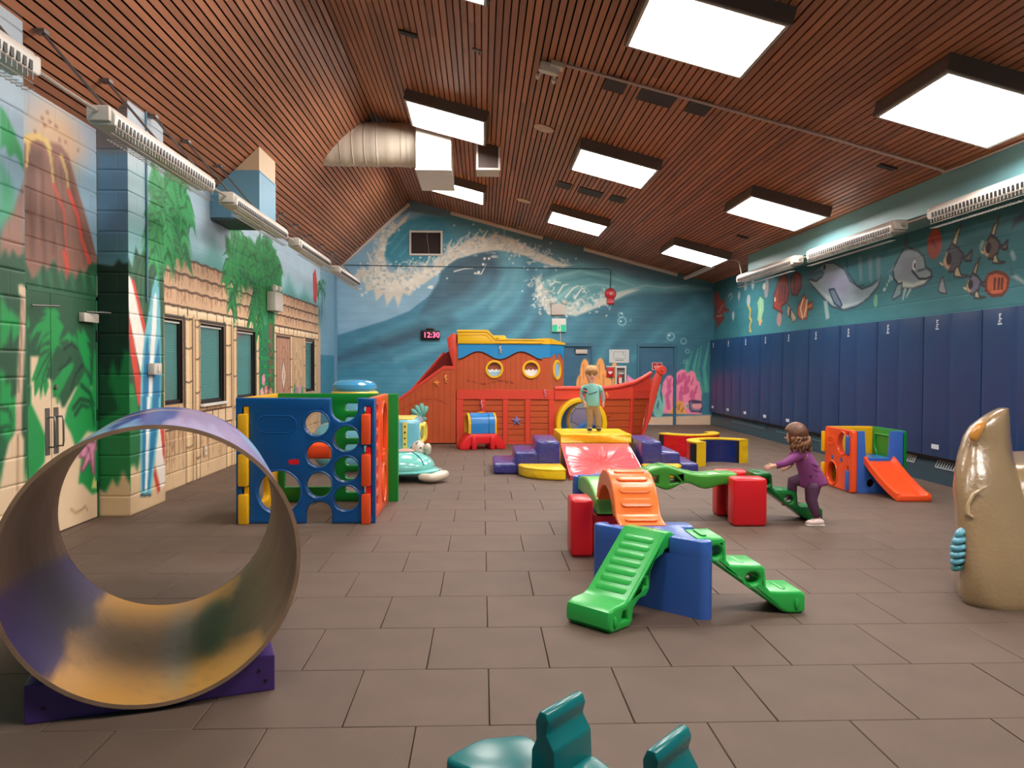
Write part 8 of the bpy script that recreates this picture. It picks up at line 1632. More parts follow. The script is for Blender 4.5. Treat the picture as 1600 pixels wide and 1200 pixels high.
for px, py, m, y in ((696, 593, m_orn, -0.002), (851, 615, m_opk, -0.004), (752.5, 633, m_opk, -0.006), (781, 547, m_ogr, -0.002)):
    tube('seahorse', [(sx(px)+0.02, y-0.01, sz(py)+0.065), (sx(px)-0.01, y-0.012, sz(py)+0.07), (sx(px)-0.02, y-0.012, sz(py)+0.03), (sx(px)+0.012, y-0.012, sz(py)), (sx(px)-0.01, y-0.012, sz(py)-0.04), (sx(px)+0.015, y-0.01, sz(py)-0.065), (sx(px)+0.025, y-0.01, sz(py)-0.05)], [0.012, 0.024, 0.02, 0.024, 0.016, 0.01, 0.006], m, t, 7)
p = hullp(1, 0.12, 0.93, 0.035); tube('seahorse', [(p[0], p[1], 0.99), (p[0]-0.02, p[1], 0.97), (p[0]+0.01, p[1], 0.93), (p[0], p[1], 0.88)], [0.014, 0.024, 0.02, 0.008], m_orn, t, 7)
def wavy(name, s, size, x0, y, z0, dx, fn, m, par, rz=0.0):
    bm = bmesh.new(); x = 0
    for ch in s:
        if ch != ' ':
            e = text_me(ch, size, 0.001); sl_ = (fn(x+0.01)-fn(x-0.01))/0.02; e.transform(Matrix.Translation((x, 0, fn(x))) @ Matrix.Rotation(-math.atan(sl_), 4, 'Y') @ Matrix.Rotation(PI/2, 4, 'X')); bm.from_mesh(e); bpy.data.meshes.remove(e)
        x += dx
    return link(name, bm_mesh(bm), m, par, (x0, y, z0), (0, 0, rz))
m_let = M('ship_letter', (84, 24, 14), 0.6)
wavy('lettering', 'The Snail Swam in The Bubbling Sea.', 0.055, sx(729), 0.007, sz(597.5), 0.0268, lambda x: 0.03*math.cos(x*9.5), m_let, t)
wavy('lettering', 'In & Out and Through The Waves', 0.055, sx(628), -0.003, sz(640), 0.029, lambda x: 0.2*math.sin(min(x*3.0, 3.0)), M('slide_letter', (140, 36, 16), 0.6), t)
p = hullp(1, 0.2, 0.5, 0.004); wavy('lettering', 'we sail all around', 0.06, p[0], p[1]-0.03, 0.50, 0.034, lambda x: 0.16*math.sin(x*4.2), m_let, t, anb+0.42)
# ---- soft-play steps, ramp and platform
def vinyl(n, c): return M(n, c, 0.24, bump=0.8, bscale=6.5, spec=0.5, bd=0.035)
v_pu = vinyl('vinyl_purple', (62, 62, 134)); v_ye = vinyl('vinyl_yellow', (250, 206, 30)); v_pk = vinyl('vinyl_pink', (226, 84, 92)); v_re = vinyl('vinyl_red', (204, 24, 34)); v_bl = vinyl('vinyl_blue', (28, 44, 110)); v_bk = M('velcro_black', (22, 18, 20), 0.8)
def soft(me, lv=2):
    return me
for sd, lab in ((-1, 'purple vinyl foam steps on the left of the pink ramp'), (1, 'purple vinyl foam steps on the right of the pink ramp')):
    t = thing('foam_steps', lab, 'foam steps', (1.66, 10.80, 0), 0, 'purple foam steps')
    P = [(0.56, 0), (1.48, 0), (1.48, 0.145), (1.18, 0.145), (1.18, 0.30), (0.88, 0.30), (0.88, 0.455), (0.56, 0.455)]
    P = [((x+0.02)*sd, z) for x, z in P]
    if sd > 0: P = [(0.5+(x-0.5)*0.87, z) for x, z in P]
    prism('step_block', P, 0.0, 1.05, v_pu, t, ax='y', bev=0.035, seg=3)
    for x, z0, z1 in ((1.18, 0.02, 0.14), (0.88, 0.03, 0.29)): x = x if sd < 0 else 0.5+(x-0.5)*0.87; tube('stitching', [(sd*x, -0.003, z0), (sd*x, -0.003, z1)], 0.004, M('stitch', (40, 40, 96), 0.5), t, 5)
    t = thing('foam_wedge', f'yellow quarter-round foam pad at the foot of the {"left" if sd < 0 else "right"} purple steps', 'foam pad', (1.66, 10.77, 0), 0, 'yellow quarter pads')
    q = [(0.56, 0.0), (1.16, 0.0)]+[(0.56+0.60*math.cos(a), -0.60*math.sin(a)) for a in np.linspace(0.12, PI/2, 12)]
    if sd > 0: q = [(x*0.9+0.05, y*0.9) for x, y in q]
    q = [(x*sd, y) for x, y in q]; prism('pad', q, 0.0, 0.155, v_ye, t, ax='z', bev=0.03, seg=3); tube('piping', [(x, y, 0.135) for x, y in q], 0.006, v_ye, t, 5, True)
t = thing('foam_ramp', 'wrinkled pink vinyl foam ramp below the yellow platform', 'foam ramp', (1.66, 10.22, 0))
def ramp_me():
    nu, nv = 40, 46; us = np.linspace(-0.5, 0.5, nu); vs = np.linspace(0, 1, nv); U, V = np.meshgrid(us, vs, indexing='ij'); r = np.random.default_rng(4)
    Yv = V*1.27; Z = 0.06+V*0.30
    dx, dy = U, (V-0.35)*1.2; rad = np.hypot(dx, dy); an = np.arctan2(dy, dx)
    w = 0.012*np.sin(an*15+1.2*np.sin(an*4))*np.exp(-rad*2.2)*np.minimum(rad*6, 1)+0.008*np.sin(an*31+2)*np.exp(-rad*3)
    e = np.minimum(1, np.minimum(np.minimum(U+0.5, 0.5-U), np.minimum(V, 1-V))/0.08); Z = Z+(w+0.02*(1-np.clip(rad*2, 0, 1))*-1)*e+0.012*np.sqrt(e)
    return grid_me(nu, nv, np.stack([U, Yv, Z], -1), None)
m_ramp = M('ramp_pink', (228, 96, 104), 0.2, bump=0.15, bscale=14); link('ramp_cover', ramp_me(), m_ramp, t, smooth=True); prism('ramp_side', [(0, 0), (1.27, 0), (1.27, 0.36), (0, 0.06)], -0.498, 0.498, M('ramp_red', (206, 66, 66), 0.3), t, ax='x')
tube('ramp_seam', [(-0.5, 0, 0.06), (-0.5, 1.27, 0.36)], 0.008, m_ramp, t, 5); tube('ramp_seam', [(0.5, 0, 0.06), (0.5, 1.27, 0.36)], 0.008, m_ramp, t, 5)
t = thing('foam_platform', 'yellow vinyl foam platform carrying the standing child', 'foam platform', (1.69, 12.06, 0))
def pad_me(x0, x1, y0, y1, z0, z1, b):
    bm = bmesh.new(); me = box_me(x0, x1, y0, y1, z0, z1); bm.from_mesh(me); bmesh.ops.subdivide_edges(bm, edges=bm.edges[:], cuts=14, use_grid_fill=True)
    for q in bm.verts:
        u = (q.co.x-x0)/(x1-x0); v = (q.co.y-y0)/(y1-y0); k = math.sin(PI*u)*math.sin(PI*v)
        if q.co.z > z1-0.001: q.co.z += -0.012*k+0.012*math.sin(u*9+v*5)*k
        if q.co.y < y0+0.001: q.co.y += 0.014*math.sin(u*7+q.co.z*30)
    me2 = bm_mesh(bm); auto_smooth(me2, 0.8); return me2
o = link('platform_pad', pad_me(-0.53, 0.53, -0.55, 0.55, 0.36, 0.49, 0), v_ye, t); o.modifiers.new('b', 'BEVEL').width = 0.02; box('platform_base', (-0.5, 0.5, -0.53, 0.53, 0.0, 0.36), v_ye, t, bev=0.02)
# ---- foam arcs
def arc_piece(name, label, loc, rz):
    t = thing(name, label, 'foam arc', loc, rz, 'curved foam arcs'); ro, ri, h = 0.54, 0.36, 0.37; A_ = np.linspace(0, PI, 25)
    def band(nm, r0, r1, z0, z1, m, aa):
        v = []; f = []
        for a in aa:
            c, s = math.cos(a), math.sin(a); v += [(r0*c, r0*s, z0), (r1*c, r1*s, z0), (r1*c, r1*s, z1), (r0*c, r0*s, z1)]
        for i in range(len(aa)-1):
            for k in range(4): f.append((i*4+k, i*4+(k+1) % 4, i*4+4+(k+1) % 4, i*4+4+k))
        f += [(3, 2, 1, 0), tuple(len(v)-4+k for k in range(4))]
        me = me_py(v, f); bmx = bmesh.new(); bmx.from_mesh(me); bmesh.ops.recalc_face_normals(bmx, faces=bmx.faces); bmx.to_mesh(me); bmx.free(); auto_smooth(me, 0.5); return link(nm, me, m, t)
    band('outer_cover', ro-0.02, ro, 0.0, h-0.02, v_re, A_); band('inner_cover', ri, ri+0.02, 0.0, h-0.02, v_bl, A_); band('foam_core', ri+0.02, ro-0.02, 0.0, h-0.02, v_ye, A_); band('top_cover', ri-0.003, ro+0.003, h-0.02, h, v_ye, A_)
    for s in (-1, 1): box('end_cover', (min(s*ri, s*ro), max(s*ri, s*ro), -0.012, 0.0, 0.0, h), v_ye, t); box('velcro_strip', (min(s*ri, s*(ri+0.0))-0.006, max(s*ri, s*ri)+0.006, 0.0, 0.14, 0.02, h-0.03), v_bk, t); box('velcro_strip', (min(s*ro, s*ro)-0.006, s*ro+0.006, 0.0, 0.13, 0.02, h-0.03), v_bk, t)
arc_piece('foam_arc', 'curved foam arc with blue inside opening toward the viewer', (3.68, 11.82, 0), 0.5); arc_piece('foam_arc', 'curved red foam arc behind the other, turned away from the viewer', (3.53, 13.35, 0), PI+0.3)
# ---------------------------------------------------------------- plastic climbing set
def rot2(p, a): return (p[0]*math.cos(a)-p[1]*math.sin(a), p[0]*math.sin(a)+p[1]*math.cos(a))
def connector(label, A, B, C):
    c = ((A[0]+B[0]+C[0])/3, (A[1]+B[1]+C[1])/3); t = thing('connector_block', label, 'climber block', (c[0], c[1], 0), 0, 'blue connector blocks')
    Q = [(p[0]-c[0], p[1]-c[1]) for p in (A, B, C)]
    def rounded(pts, r, n=6):
        out = []
        for i in range(len(pts)):
            p0, p1, p2 = Vector(pts[i-1]), Vector(pts[i]), Vector(pts[(i+1) % len(pts)])
            a, b = (p0-p1).normalized(), (p2-p1).normalized(); ang = a.angle(b); d = r/math.tan(ang/2); bis = (a+b).normalized(); cc = p1+bis*(r/math.sin(ang/2))
            s, e = p1+a*d-cc, p1+b*d-cc; a0 = math.atan2(s.y, s.x); a1 = math.atan2(e.y, e.x); da = (a1-a0+PI) % (2*PI)-PI
            out += [(cc.x+r*math.cos(a0+da*k/n), cc.y+r*math.sin(a0+da*k/n)) for k in range(n+1)]
        return out
    R0 = rounded(Q, 0.055); prism('lower_block', R0, 0.0, 0.36, p_cb, t, ax='z')
    pts = []
    for i in range(3):
        p, q = Vector(Q[i]), Vector(Q[(i+1) % 3]); d = (q-p); l = d.length; d.normalize(); n = Vector((-d.y, d.x)); m = (p+q)/2
        if n.dot(-m) < 0: n = -n
        pts.append((p, [tuple(m-d*0.17), tuple(m-d*0.17+n*0.08), tuple(m+d*0.17+n*0.08), tuple(m+d*0.17)]))
    out = []
    for i in range(3):
        p0 = Vector(Q[i-1]); p1 = Vector(Q[i]); p2 = Vector(Q[(i+1) % 3]); a, b = (p0-p1).normalized(), (p2-p1).normalized(); ang = a.angle(b); r = 0.055; d = r/math.tan(ang/2); cc = p1+(a+b).normalized()*(r/math.sin(ang/2)); s, e = p1+a*d-cc, p1+b*d-cc; a0 = math.atan2(s.y, s.x); da = (math.atan2(e.y, e.x)-a0+PI) % (2*PI)-PI
        out += [(cc.x+r*math.cos(a0+da*k/5), cc.y+r*math.sin(a0+da*k/5)) for k in range(6)]; out += pts[i][1]
    prism('upper_lobes', [(x*0.998, y*0.998) for x, y in out], 0.30, 0.465, p_cb, t, ax='z', bev=0.014, seg=2); return t
connector('blue connector block between the green ramp and front green steps', (0.655, 5.175), (1.375, 4.475), (1.375, 5.15))
connector('blue connector block at the far corner of the climbing set', (0.78, 7.28), (1.36, 7.28), (1.36, 7.88))
def pads(par, base, d, n, step, w, l, m, rx):
    me = plate_me(stadium(-w/2, w/2, -l/2, l/2, 5), [], 0.009, 0.003, ax='z')
    for k in range(n): link('tread', me, m, par, (0, base[0]+d[0]*step*k, base[1]+d[1]*step*k), (rx, 0, 0))
# ramp
t = thing('green_ramp', 'green ribbed ramp leaning on the front blue connector', 'climber ramp', (0.60, 4.42, 0), -46.5*PI/180)
rp_ = [(0, 0.03), (0.03, 0.0), (0.2, 0.0), (0.23, 0.03), (0.24, 0.10), (0.30, 0.14), (0.36, 0.14), (0.40, 0.18), (0.41, 0.28), (0.46, 0.34), (0.54, 0.36), (0.56, 0.385), (0.66, 0.385), (0.66, 0.47), (0.62, 0.49), (0.56, 0.49), (0.20, 0.165), (0.15, 0.145), (0.05, 0.14), (0.01, 0.12), (0, 0.09)]
link('ramp_body', plate_me(rp_, [[(0.12, 0.05), (0.18, 0.05), (0.165, 0.10), (0.14, 0.10)], [(0.325, 0.195), (0.365, 0.205), (0.362, 0.25), (0.35, 0.25)]], 0.32, 0.018, 3, ax='x'), p_lg, t)
sl_ = math.atan2(0.49-0.165, 0.56-0.20); pads(t, (0.228, 0.188), (math.cos(sl_), math.sin(sl_)), 7, 0.062, 0.225, 0.046, p_lg, sl_)
ell('side_knob', (0.163, 0.05, 0.06), (0.012, 0.014, 0.035), p_lg, t, 2)
# steps
SP = [(0.0, 0.375), (0.0, 0.47), (0.15, 0.475), (0.175, 0.455), (0.185, 0.33), (0.21, 0.305), (0.40, 0.30), (0.425, 0.28), (0.435, 0.165), (0.46, 0.14), (0.655, 0.135), (0.68, 0.115), (0.68, 0.02), (0.66, 0.0), (0.57, 0.0), (0.53, 0.015), (0.06, 0.345)]
SH = [circ(0.115, 0.385, 0.036, 16, ry=0.034), circ(0.345, 0.22, 0.042, 16, ry=0.034)]
stair_me = plate_me(SP, SH, 0.28, 0.022, 3, ax='y'); stair_me.materials.append(p_lg)
m_gr2 = plastic('steps_green_dk', (16, 122, 54)); stair_me2 = stair_me.copy(); stair_me2.materials.clear(); stair_me2.materials.append(m_gr2)
for lab, x, y, rz, me in (('green three-tread steps on the right of the front blue connector', 1.285, 4.76, 0.05, stair_me), ('green three-tread steps the girl is climbing', 2.63, 7.58, 0.0, stair_me2)):
    t = thing('green_steps', lab, 'climber steps', (x, y, 0), rz, 'green climber steps'); link('steps_body', me, None, t)
    for q in ((0.06, 0.478), (0.3, 0.302), (0.56, 0.139)): link('tread', plate_me(stadium(-0.018, 0.018, -0.09, 0.09, 5), [], 0.006, 0.002, ax='z'), me.materials[0], t, (q[0], 0, q[1]))
    ell('side_knob', (0.62, -0.143, 0.06), (0.014, 0.012, 0.035), me.materials[0], t, 2)
# red supports
def support(label, slabs, bar):
    cx = sum((s[0]+s[1])/2 for s in slabs)/2; cy = sum((s[2]+s[3])/2 for s in slabs)/2
    t = thing('red_support', label, 'climber block', (cx, cy, 0), 0, 'red climber supports')
    for s in slabs: box('slab', (s[0]-cx, s[1]-cx, s[2]-cy, s[3]-cy, 0.0, 0.455), p_red, t, bev=0.03, seg=3)
    box('cross_bar', (bar[0]-cx, bar[1]-cx, bar[2]-cy, bar[3]-cy, 0.03, 0.32), plastic('support_bar', (170, 16, 30)), t, bev=0.015)
support('red support block with two slabs beside the orange arch', [(0.70, 0.875, 6.08, 6.38), (1.215, 1.33, 6.08, 6.38)], (0.86, 1.23, 6.14, 6.32))
support('red support block with two slabs near the girl', [(2.36, 2.68, 7.22, 7.42), (2.36, 2.68, 7.73, 7.93)], (2.42, 2.62, 7.40, 7.75))
# orange arch
t = thing('orange_arch', 'glossy orange ribbed arch between blue connector and red support', 'climber arch', (1.05, 5.0, 0))
op_ = [(0.02, 0.47), (0.16, 0.495), (0.20, 0.51), (0.27, 0.60), (0.36, 0.68), (0.48, 0.735), (0.62, 0.75), (0.78, 0.735), (0.92, 0.68), (1.03, 0.58), (1.09, 0.47), (1.00, 0.47), (0.92, 0.545), (0.80, 0.605), (0.64, 0.63), (0.50, 0.61), (0.40, 0.56), (0.33, 0.50), (0.30, 0.47), (0.26, 0.468), (0.02, 0.45)]
link('arch_body', plate_me(op_, [], 0.31, 0.018, 3, ax='x'), p_co, t)
for (y, z, a) in ((0.10, 0.492, 0.15), (0.245, 0.575, 0.85), (0.325, 0.655, 0.72), (0.425, 0.717, 0.45), (0.55, 0.748, 0.15)): link('tread', plate_me(stadium(-0.11, 0.11, -0.032, 0.032, 5), [], 0.012, 0.004, ax='z'), p_co, t, (0, y, z), (a, 0, 0))
# wave bridges
def bridge(label, loc, rz, L_, m, hole=True):
    t = thing('wave_bridge', label, 'climber bridge', loc, rz, 'green wave bridges'); n = 40
    top = [(L_*k/n, 0.468+0.075*math.exp(-((k/n-0.38)/0.16)**2)-0.012*math.exp(-((k/n-0.72)/0.1)**2)) for k in range(n+1)]
    bot = [(L_*k/n, 0.345-0.035*math.cos(2*PI*(k/n-0.40)/0.34)*math.exp(-((k/n-0.45)/0.5)**2)) for k in range(n, -1, -1)]
    if not hole: top = [(L_*k/n, 0.455+0.075*math.sin(PI*k/n)) for k in range(n+1)]; bot = [(L_*k/n, 0.335+0.03*math.sin(PI*k/n)) for k in range(n, -1, -1)]
    h = L_; tri = [[(0.23*h, 0.385), (0.33*h, 0.375), (0.33*h, 0.445), (0.29*h, 0.44)], [(0.43*h, 0.375), (0.53*h, 0.385), (0.48*h, 0.44), (0.43*h, 0.45)]]
    link('bridge_body', plate_me(top+bot, tri if hole else [], 0.29, 0.022, 3, ax='y'), m, t)
    for k in range(5, 36, 5):
        if not hole: break
        x, z = top[k]; s = math.atan2(top[k+1][1]-top[k-1][1], top[k+1][0]-top[k-1][0]); link('tread', plate_me(stadium(-0.022, 0.022, -0.1, 0.1, 5), [], 0.008, 0.003, ax='z'), m, t, (x, 0, z+0.001), (0, -s, 0))
bridge('long green wave bridge between far blue connector and red support', (1.32, 7.58, 0), 0, 1.14, p_lime); bridge('short green wave bridge hidden behind the orange arch', (1.045, 6.12, 0), PI/2, 1.2, plastic('bridge_light', (110, 190, 84)), False)
# ---------------------------------------------------------------- small cube with slide
t = thing('slide_cube', 'small play cube with an orange slide beside the wall mats', 'play cube', (4.42, 9.1, 0)); H2 = 0.745
o1 = plate('orange_panel', rrect(0.0, 0.75, 0, H2, 0.03), [circ(0.26, 0.57, 0.115, 24, ry=0.125), circ(0.53, 0.175, 0.125, 24, ry=0.135), circ(0.53, 0.37, 0.028, 12), circ(0.29, 0.365, 0.028, 12), rrect(0.10, 0.14, 0.44, 0.72, 0.012), rrect(0.10, 0.14, 0.03, 0.31, 0.012)], 0.06, p_or, t, 0.012, ax='x', off=0.0)
for cy, cz, ry, rz_ in ((0.26, 0.57, 0.13, 0.14), (0.53, 0.175, 0.14, 0.15)): tube('hole_lip', [(-0.028, cy+ry*math.cos(a), cz+rz_*math.sin(a)) for a in np.linspace(0, 2*PI, 29)[:-1]], 0.012, p_or, o1, 6, True)
for cy in (0.53, 0.29): lathe('blue_plug', [(0, 0), (0.026, 0), (0.026, 0.02), (0, 0.022)], p_cb, o1, 14, (-0.01, cy, 0.37 if cy > 0.4 else 0.365), (0, -PI/2, 0))
plate('logo_ring', [(y, z) for y, z in rrect(0.48, 0.64, 0.53, 0.63, 0.03)], [rrect(0.492, 0.628, 0.542, 0.618, 0.022)], 0.012, p_or, o1, 0.003, ax='x', off=-0.032)
text('logo_text', 'little tikes', 0.028, p_or, o1, (-0.031, 0.56, 0.58), (PI/2, 0, -PI/2), 0.003)
b1 = plate('blue_front', [(0.03, 0), (0.60, 0), (0.60, 0.74), (0.44, 0.74), (0.42, 0.42), (0.14, 0.42), (0.12, 0.74), (0.03, 0.74)], [circ(0.20, 0.12, 0.05, 14)], 0.06, p_cb, t, 0.01, ax='y', off=0.03)
for z0, z1 in ((0.45, 0.68), (0.02, 0.26)): box('hook', (-0.055, -0.02, 0.075, 0.145, z0, z1), p_cb, b1, bev=0.012); 
g1 = plate('green_panel', rrect(0.0, 0.75, 0, H2, 0.03), [], 0.06, p_gr, t, 0.012, ax='x', off=0.60); tube('embossed_window', [(0.567, y, z) for y, z in [(0.18, 0.66), (0.62, 0.66), (0.64, 0.5), (0.58, 0.4), (0.5, 0.36), (0.14, 0.36), (0.22, 0.46), (0.24, 0.56)]], 0.014, plastic('green_lip', (20, 150, 60)), g1, 6, True)
y1 = plate('yellow_panel', rrect(-0.02, 0.6, 0, H2, 0.03), [], 0.06, p_yel, t, 0.012, ax='y', off=0.74)
for z0, z1 in ((0.42, 0.68), (0.03, 0.28)): box('hook', (-0.06, -0.02, 0.735, 0.80, z0, z1), p_yel, y1, bev=0.012)
box('platform', (0.05, 0.56, 0.06, 0.70, 0.36, 0.40), plastic('platform_blue', (40, 110, 180)), t, bev=0.008)
s_ = link('slide', loft_me([[(0.30+dx+xo, y, z) for dx, z in ((-0.19, zz-0.03), (-0.19, zz+0.05), (-0.165, zz+0.06), (-0.145, zz+0.02), (-0.13, zz), (0.13, zz), (0.145, zz+0.02), (0.165, zz+0.06), (0.19, zz+0.05), (0.19, zz-0.03))] for y, zz, xo in ((0.06, 0.40, 0.0), (0.0, 0.385, 0.0), (-0.10, 0.30, 0.02), (-0.25, 0.19, 0.05), (-0.40, 0.10, 0.08), (-0.50, 0.05, 0.10), (-0.56, 0.035, 0.11))], True, 0.7), p_or, t)
box('slide_lip', (0.22, 0.60, -0.585, -0.545, 0.0, 0.07), p_or, t, bev=0.015); ell('slide_sticker', (0.555, -0.55, 0.072), (0.02, 0.02, 0.004), m_ye, t, 1)
# ---------------------------------------------------------------- rock sculpture at the right edge
t = thing('rock_sculpture', 'glossy sandy brown rock sculpture cut by the right frame edge', 'sculpture', (3.95, 5.4, 0)); BX, BY = 3.95, 5.4
m_rock = M('rock_resin', (164, 134, 98), 0.22, bump=0.35, bscale=38, var=0.09, vscale=3.5, coat=0.5)
def sect(x0, x1, y0, y1, z, n=36, e=0.8, tw=0.0):
    out = []
    for k in range(n):
        a = 2*PI*k/n; c, s = math.cos(a), math.sin(a); c = math.copysign(abs(c)**e, c); s = math.copysign(abs(s)**e, s)
        wob = 1+0.02*math.sin(3*a+z*5)+0.012*math.sin(7*a+z*9); out.append(((x0+x1)/2+(x1-x0)/2*c*wob-BX, (y0+y1)/2+(y1-y0)/2*s*wob-BY, z)); q = out[-1]; out[-1] = (q[0]+0.6*(q[1]+BY-5.05), q[1], q[2])
    return out
bdy = [(3.2, 4.6, 4.74, 6.1, 0.0), (3.17, 4.62, 4.72, 6.12, 0.03), (3.18, 4.6, 4.76, 6.1, 0.15), (3.19, 4.58, 4.82, 6.08, 0.35), (3.19, 4.56, 4.88, 6.05, 0.55), (3.20, 4.54, 4.92, 6.02, 0.70), (3.24, 4.52, 4.97, 6.0, 0.80), (3.3, 4.48, 5.02, 5.96, 0.845), (3.4, 4.4, 5.1, 5.88, 0.86)]
body_ = link('body', loft_me([sect(*s) for s in bdy]), m_rock, t)
spi = [(3.16, 3.86, 4.70, 5.55, 0.0), (3.14, 3.86, 4.69, 5.55, 0.04), (3.15, 3.82, 4.73, 5.55, 0.2), (3.14, 3.76, 4.79, 5.55, 0.4), (3.13, 3.68, 4.85, 5.54, 0.58), (3.12, 3.62, 4.90, 5.52, 0.70), (3.13, 3.58, 4.94, 5.48, 0.80), (3.14, 3.55, 4.98, 5.46, 0.87), (3.16, 3.53, 5.03, 5.42, 0.95), (3.185, 3.52, 5.05, 5.40, 1.03), (3.23, 3.515, 5.06, 5.37, 1.10), (3.31, 3.51, 5.08, 5.35, 1.16), (3.38, 3.505, 5.10, 5.33, 1.20), (3.43, 3.50, 5.13, 5.30, 1.222)]
link('spire', loft_me([sect(*s, e=0.7) for s in spi]), m_rock, t)
def rk(px, y, Y): return (math.tan(math.atan((px-800)/1222.7)+0.0381)*Y-BX, Y-BY, 1.5-(y-571.6)/1222.7*Y)
blob('orange_mouth', [rk(1521, 690, 5.02), rk(1524, 678, 5.02), rk(1532, 667, 5.03), rk(1541, 660, 5.05)], [(0.012, 0.03), (0.026, 0.04), (0.026, 0.035), (0.012, 0.02)], M('mouth_orange', (222, 150, 66), 0.3, coat=0.4), t)
tube('carved_curl', [rk(1545, 762, 4.87), rk(1538, 766, 4.87), rk(1524, 775, 4.88), rk(1516, 790, 4.88), rk(1515, 806, 4.87), rk(1524, 812, 4.85)], [0.005, 0.010, 0.012, 0.012, 0.017, 0.010], M('rock_light', (196, 166, 126), 0.25, coat=0.5), t, 8)
blob('shoulder_bump', [rk(1540, 756, 4.99), rk(1560, 746, 5.0), rk(1576, 744, 5.02)], [(0.03, 0.03), (0.05, 0.045), (0.035, 0.04)], m_rock, t)
p0 = rk(1501, 864, 4.93)
sh_ = ell('blue_shell', p0, (0.042, 0.05, 0.125), M('shell_blue', (104, 176, 196), 0.25, var=0.1, vscale=14, coat=0.4), t, 3, (0, 0.08, 0))
for k in range(6): zz = -0.105+k*0.044; r = 0.056*math.sqrt(max(0.15, 1-(zz/0.15)**2)); link('shell_whorl', ico_me(lambda x, y, z: (x*r, y*r*1.1, z*0.026+x*0.02), 2), MATS['shell_blue'] if k else M('shell_green', (74, 140, 140), 0.25), t, (p0[0]-0.008+0.003*k, p0[1]-0.015, p0[2]+zz))
# ---------------------------------------------------------------- teal plastic rocker at the bottom edge
t = thing('teal_rocker', 'teal plastic seat toy with two upright backs, cut by the bottom frame edge', 'seat toy', (0.244, 2.348, 0), -41.3*PI/180)
bk_ = [(-0.045, 0.2), (-0.04, 0.36), (-0.024, 0.395), (-0.026, 0.45), (-0.012, 0.482), (0.012, 0.482), (0.024, 0.455), (0.014, 0.42), (0.044, 0.375), (0.052, 0.2)]
for x in (0.0, 0.36): prism('seat_back', [(a+x, b) for a, b in bk_], -0.10, 0.10, p_teal, t, ax='y', bev=0.008)
so = [(-0.29, -0.20), (-0.27, -0.22), (-0.05, -0.22), (0.0, -0.1), (-0.045, 0.0), (-0.09, 0.02), (-0.12, 0.045), (-0.15, 0.06), (-0.20, 0.06), (-0.28, -0.04), (-0.29, -0.08)]
prism('side_seat', so, 0.245, 0.30, p_teal, t, ax='z', bev=0.016, seg=3)
prism('saddle', [(-0.05, 0.05), (0.42, 0.05), (0.42, 0.24), (0.30, 0.23), (0.18, 0.26), (0.06, 0.30), (-0.05, 0.28)], -0.1, 0.1, p_teal, t, ax='y', bev=0.02); prism('rocker_base', [(-0.34, 0.06), (-0.2, 0.01), (0.0, 0.0), (0.3, 0.0), (0.45, 0.02), (0.56, 0.08), (0.56, 0.14), (-0.34, 0.14)], -0.2, 0.1, p_teal, t, ax='y', bev=0.02); box('seat_post', (-0.27, -0.1, -0.22, 0.0, 0.1, 0.25), p_teal, t, bev=0.02)
# ---------------------------------------------------------------- the two children
def skin_me(V, E, R, root=0, lv=2):
    me = bpy.data.meshes.new('s'); me.from_pydata(V, E, []); ob = bpy.data.objects.new('s', me); COL.objects.link(ob); ob.modifiers.new('k', 'SKIN').use_smooth_shade = True
    for i, q in enumerate(me.skin_vertices[0].data): q.radius = R[i] if hasattr(R[i], '__len__') else (R[i], R[i]); q.use_root = (i == root)
    ss = ob.modifiers.new('d', 'SUBSURF'); ss.levels = lv; ss.render_levels = lv
    dgp = bpy.context.evaluated_depsgraph_get(); m2 = bpy.data.meshes.new_from_object(ob.evaluated_get(dgp)); bpy.data.objects.remove(ob); m2.materials.clear(); auto_smooth(m2, 3.0); return m2
def torso_me(rings, n=24):
    # rings: (centre, axis, half width along Y-ish side, half depth)
    out = []
    for c, ax, a, b, sd in rings:
        ax = Vector(ax).normalized(); u = Vector(sd); u = (u-ax*u.dot(ax)).normalized(); w = ax.cross(u); out.append([tuple(Vector(c)+u*a*math.cos(2*PI*k/n)+w*b*math.sin(2*PI*k/n)) for k in range(n)])
    return loft_me(out, True, 3.0)
class Tree:
    def __init__(s): s.V = []; s.E = []; s.R = []
    def add(s, p, r, par=None): s.V.append(tuple(p)); s.R.append(r); i = len(s.V)-1; (s.E.append((par, i)) if par is not None else None); return i
    def chain(s, par, *pr):
        for p, r in pr: par = s.add(p, r, par)
        return par
    def hand(s, w, wrist, d, side, k=1.0):
        """palm and five curled fingers; d = pointing direction, side = direction to the thumb"""
        d = Vector(d).normalized(); sd = Vector(side); sd = (sd-d*sd.dot(d)).normalized(); nm = d.cross(sd); W = Vector(wrist)
        pm = s.add(W+d*0.026*k, (0.017*k, 0.010*k), w)
        for j, (o, l) in enumerate(((0.014, 0.030), (0.005, 0.034), (-0.005, 0.031), (-0.014, 0.024))):
            b = W+d*0.046*k+sd*o*k; m = b+d*l*0.6*k+nm*0.004*k; e = m+d*l*0.4*k+nm*0.010*k; s.chain(pm, (b, 0.0062*k), (m, 0.0056*k), (e, 0.0046*k))
        s.chain(pm, (W+d*0.022*k+sd*0.020*k, 0.007*k), (W+d*0.042*k+sd*0.030*k+nm*0.006*k, 0.0055*k))
    def build(s, root=0, lv=2): return skin_me(s.V, s.E, s.R, root, lv)
m_skin = M('skin', (228, 178, 152), 0.5, bump=0.03); m_lip = M('lips', (196, 104, 100), 0.5); m_eye = M('eye_dark', (50, 36, 32), 0.3)
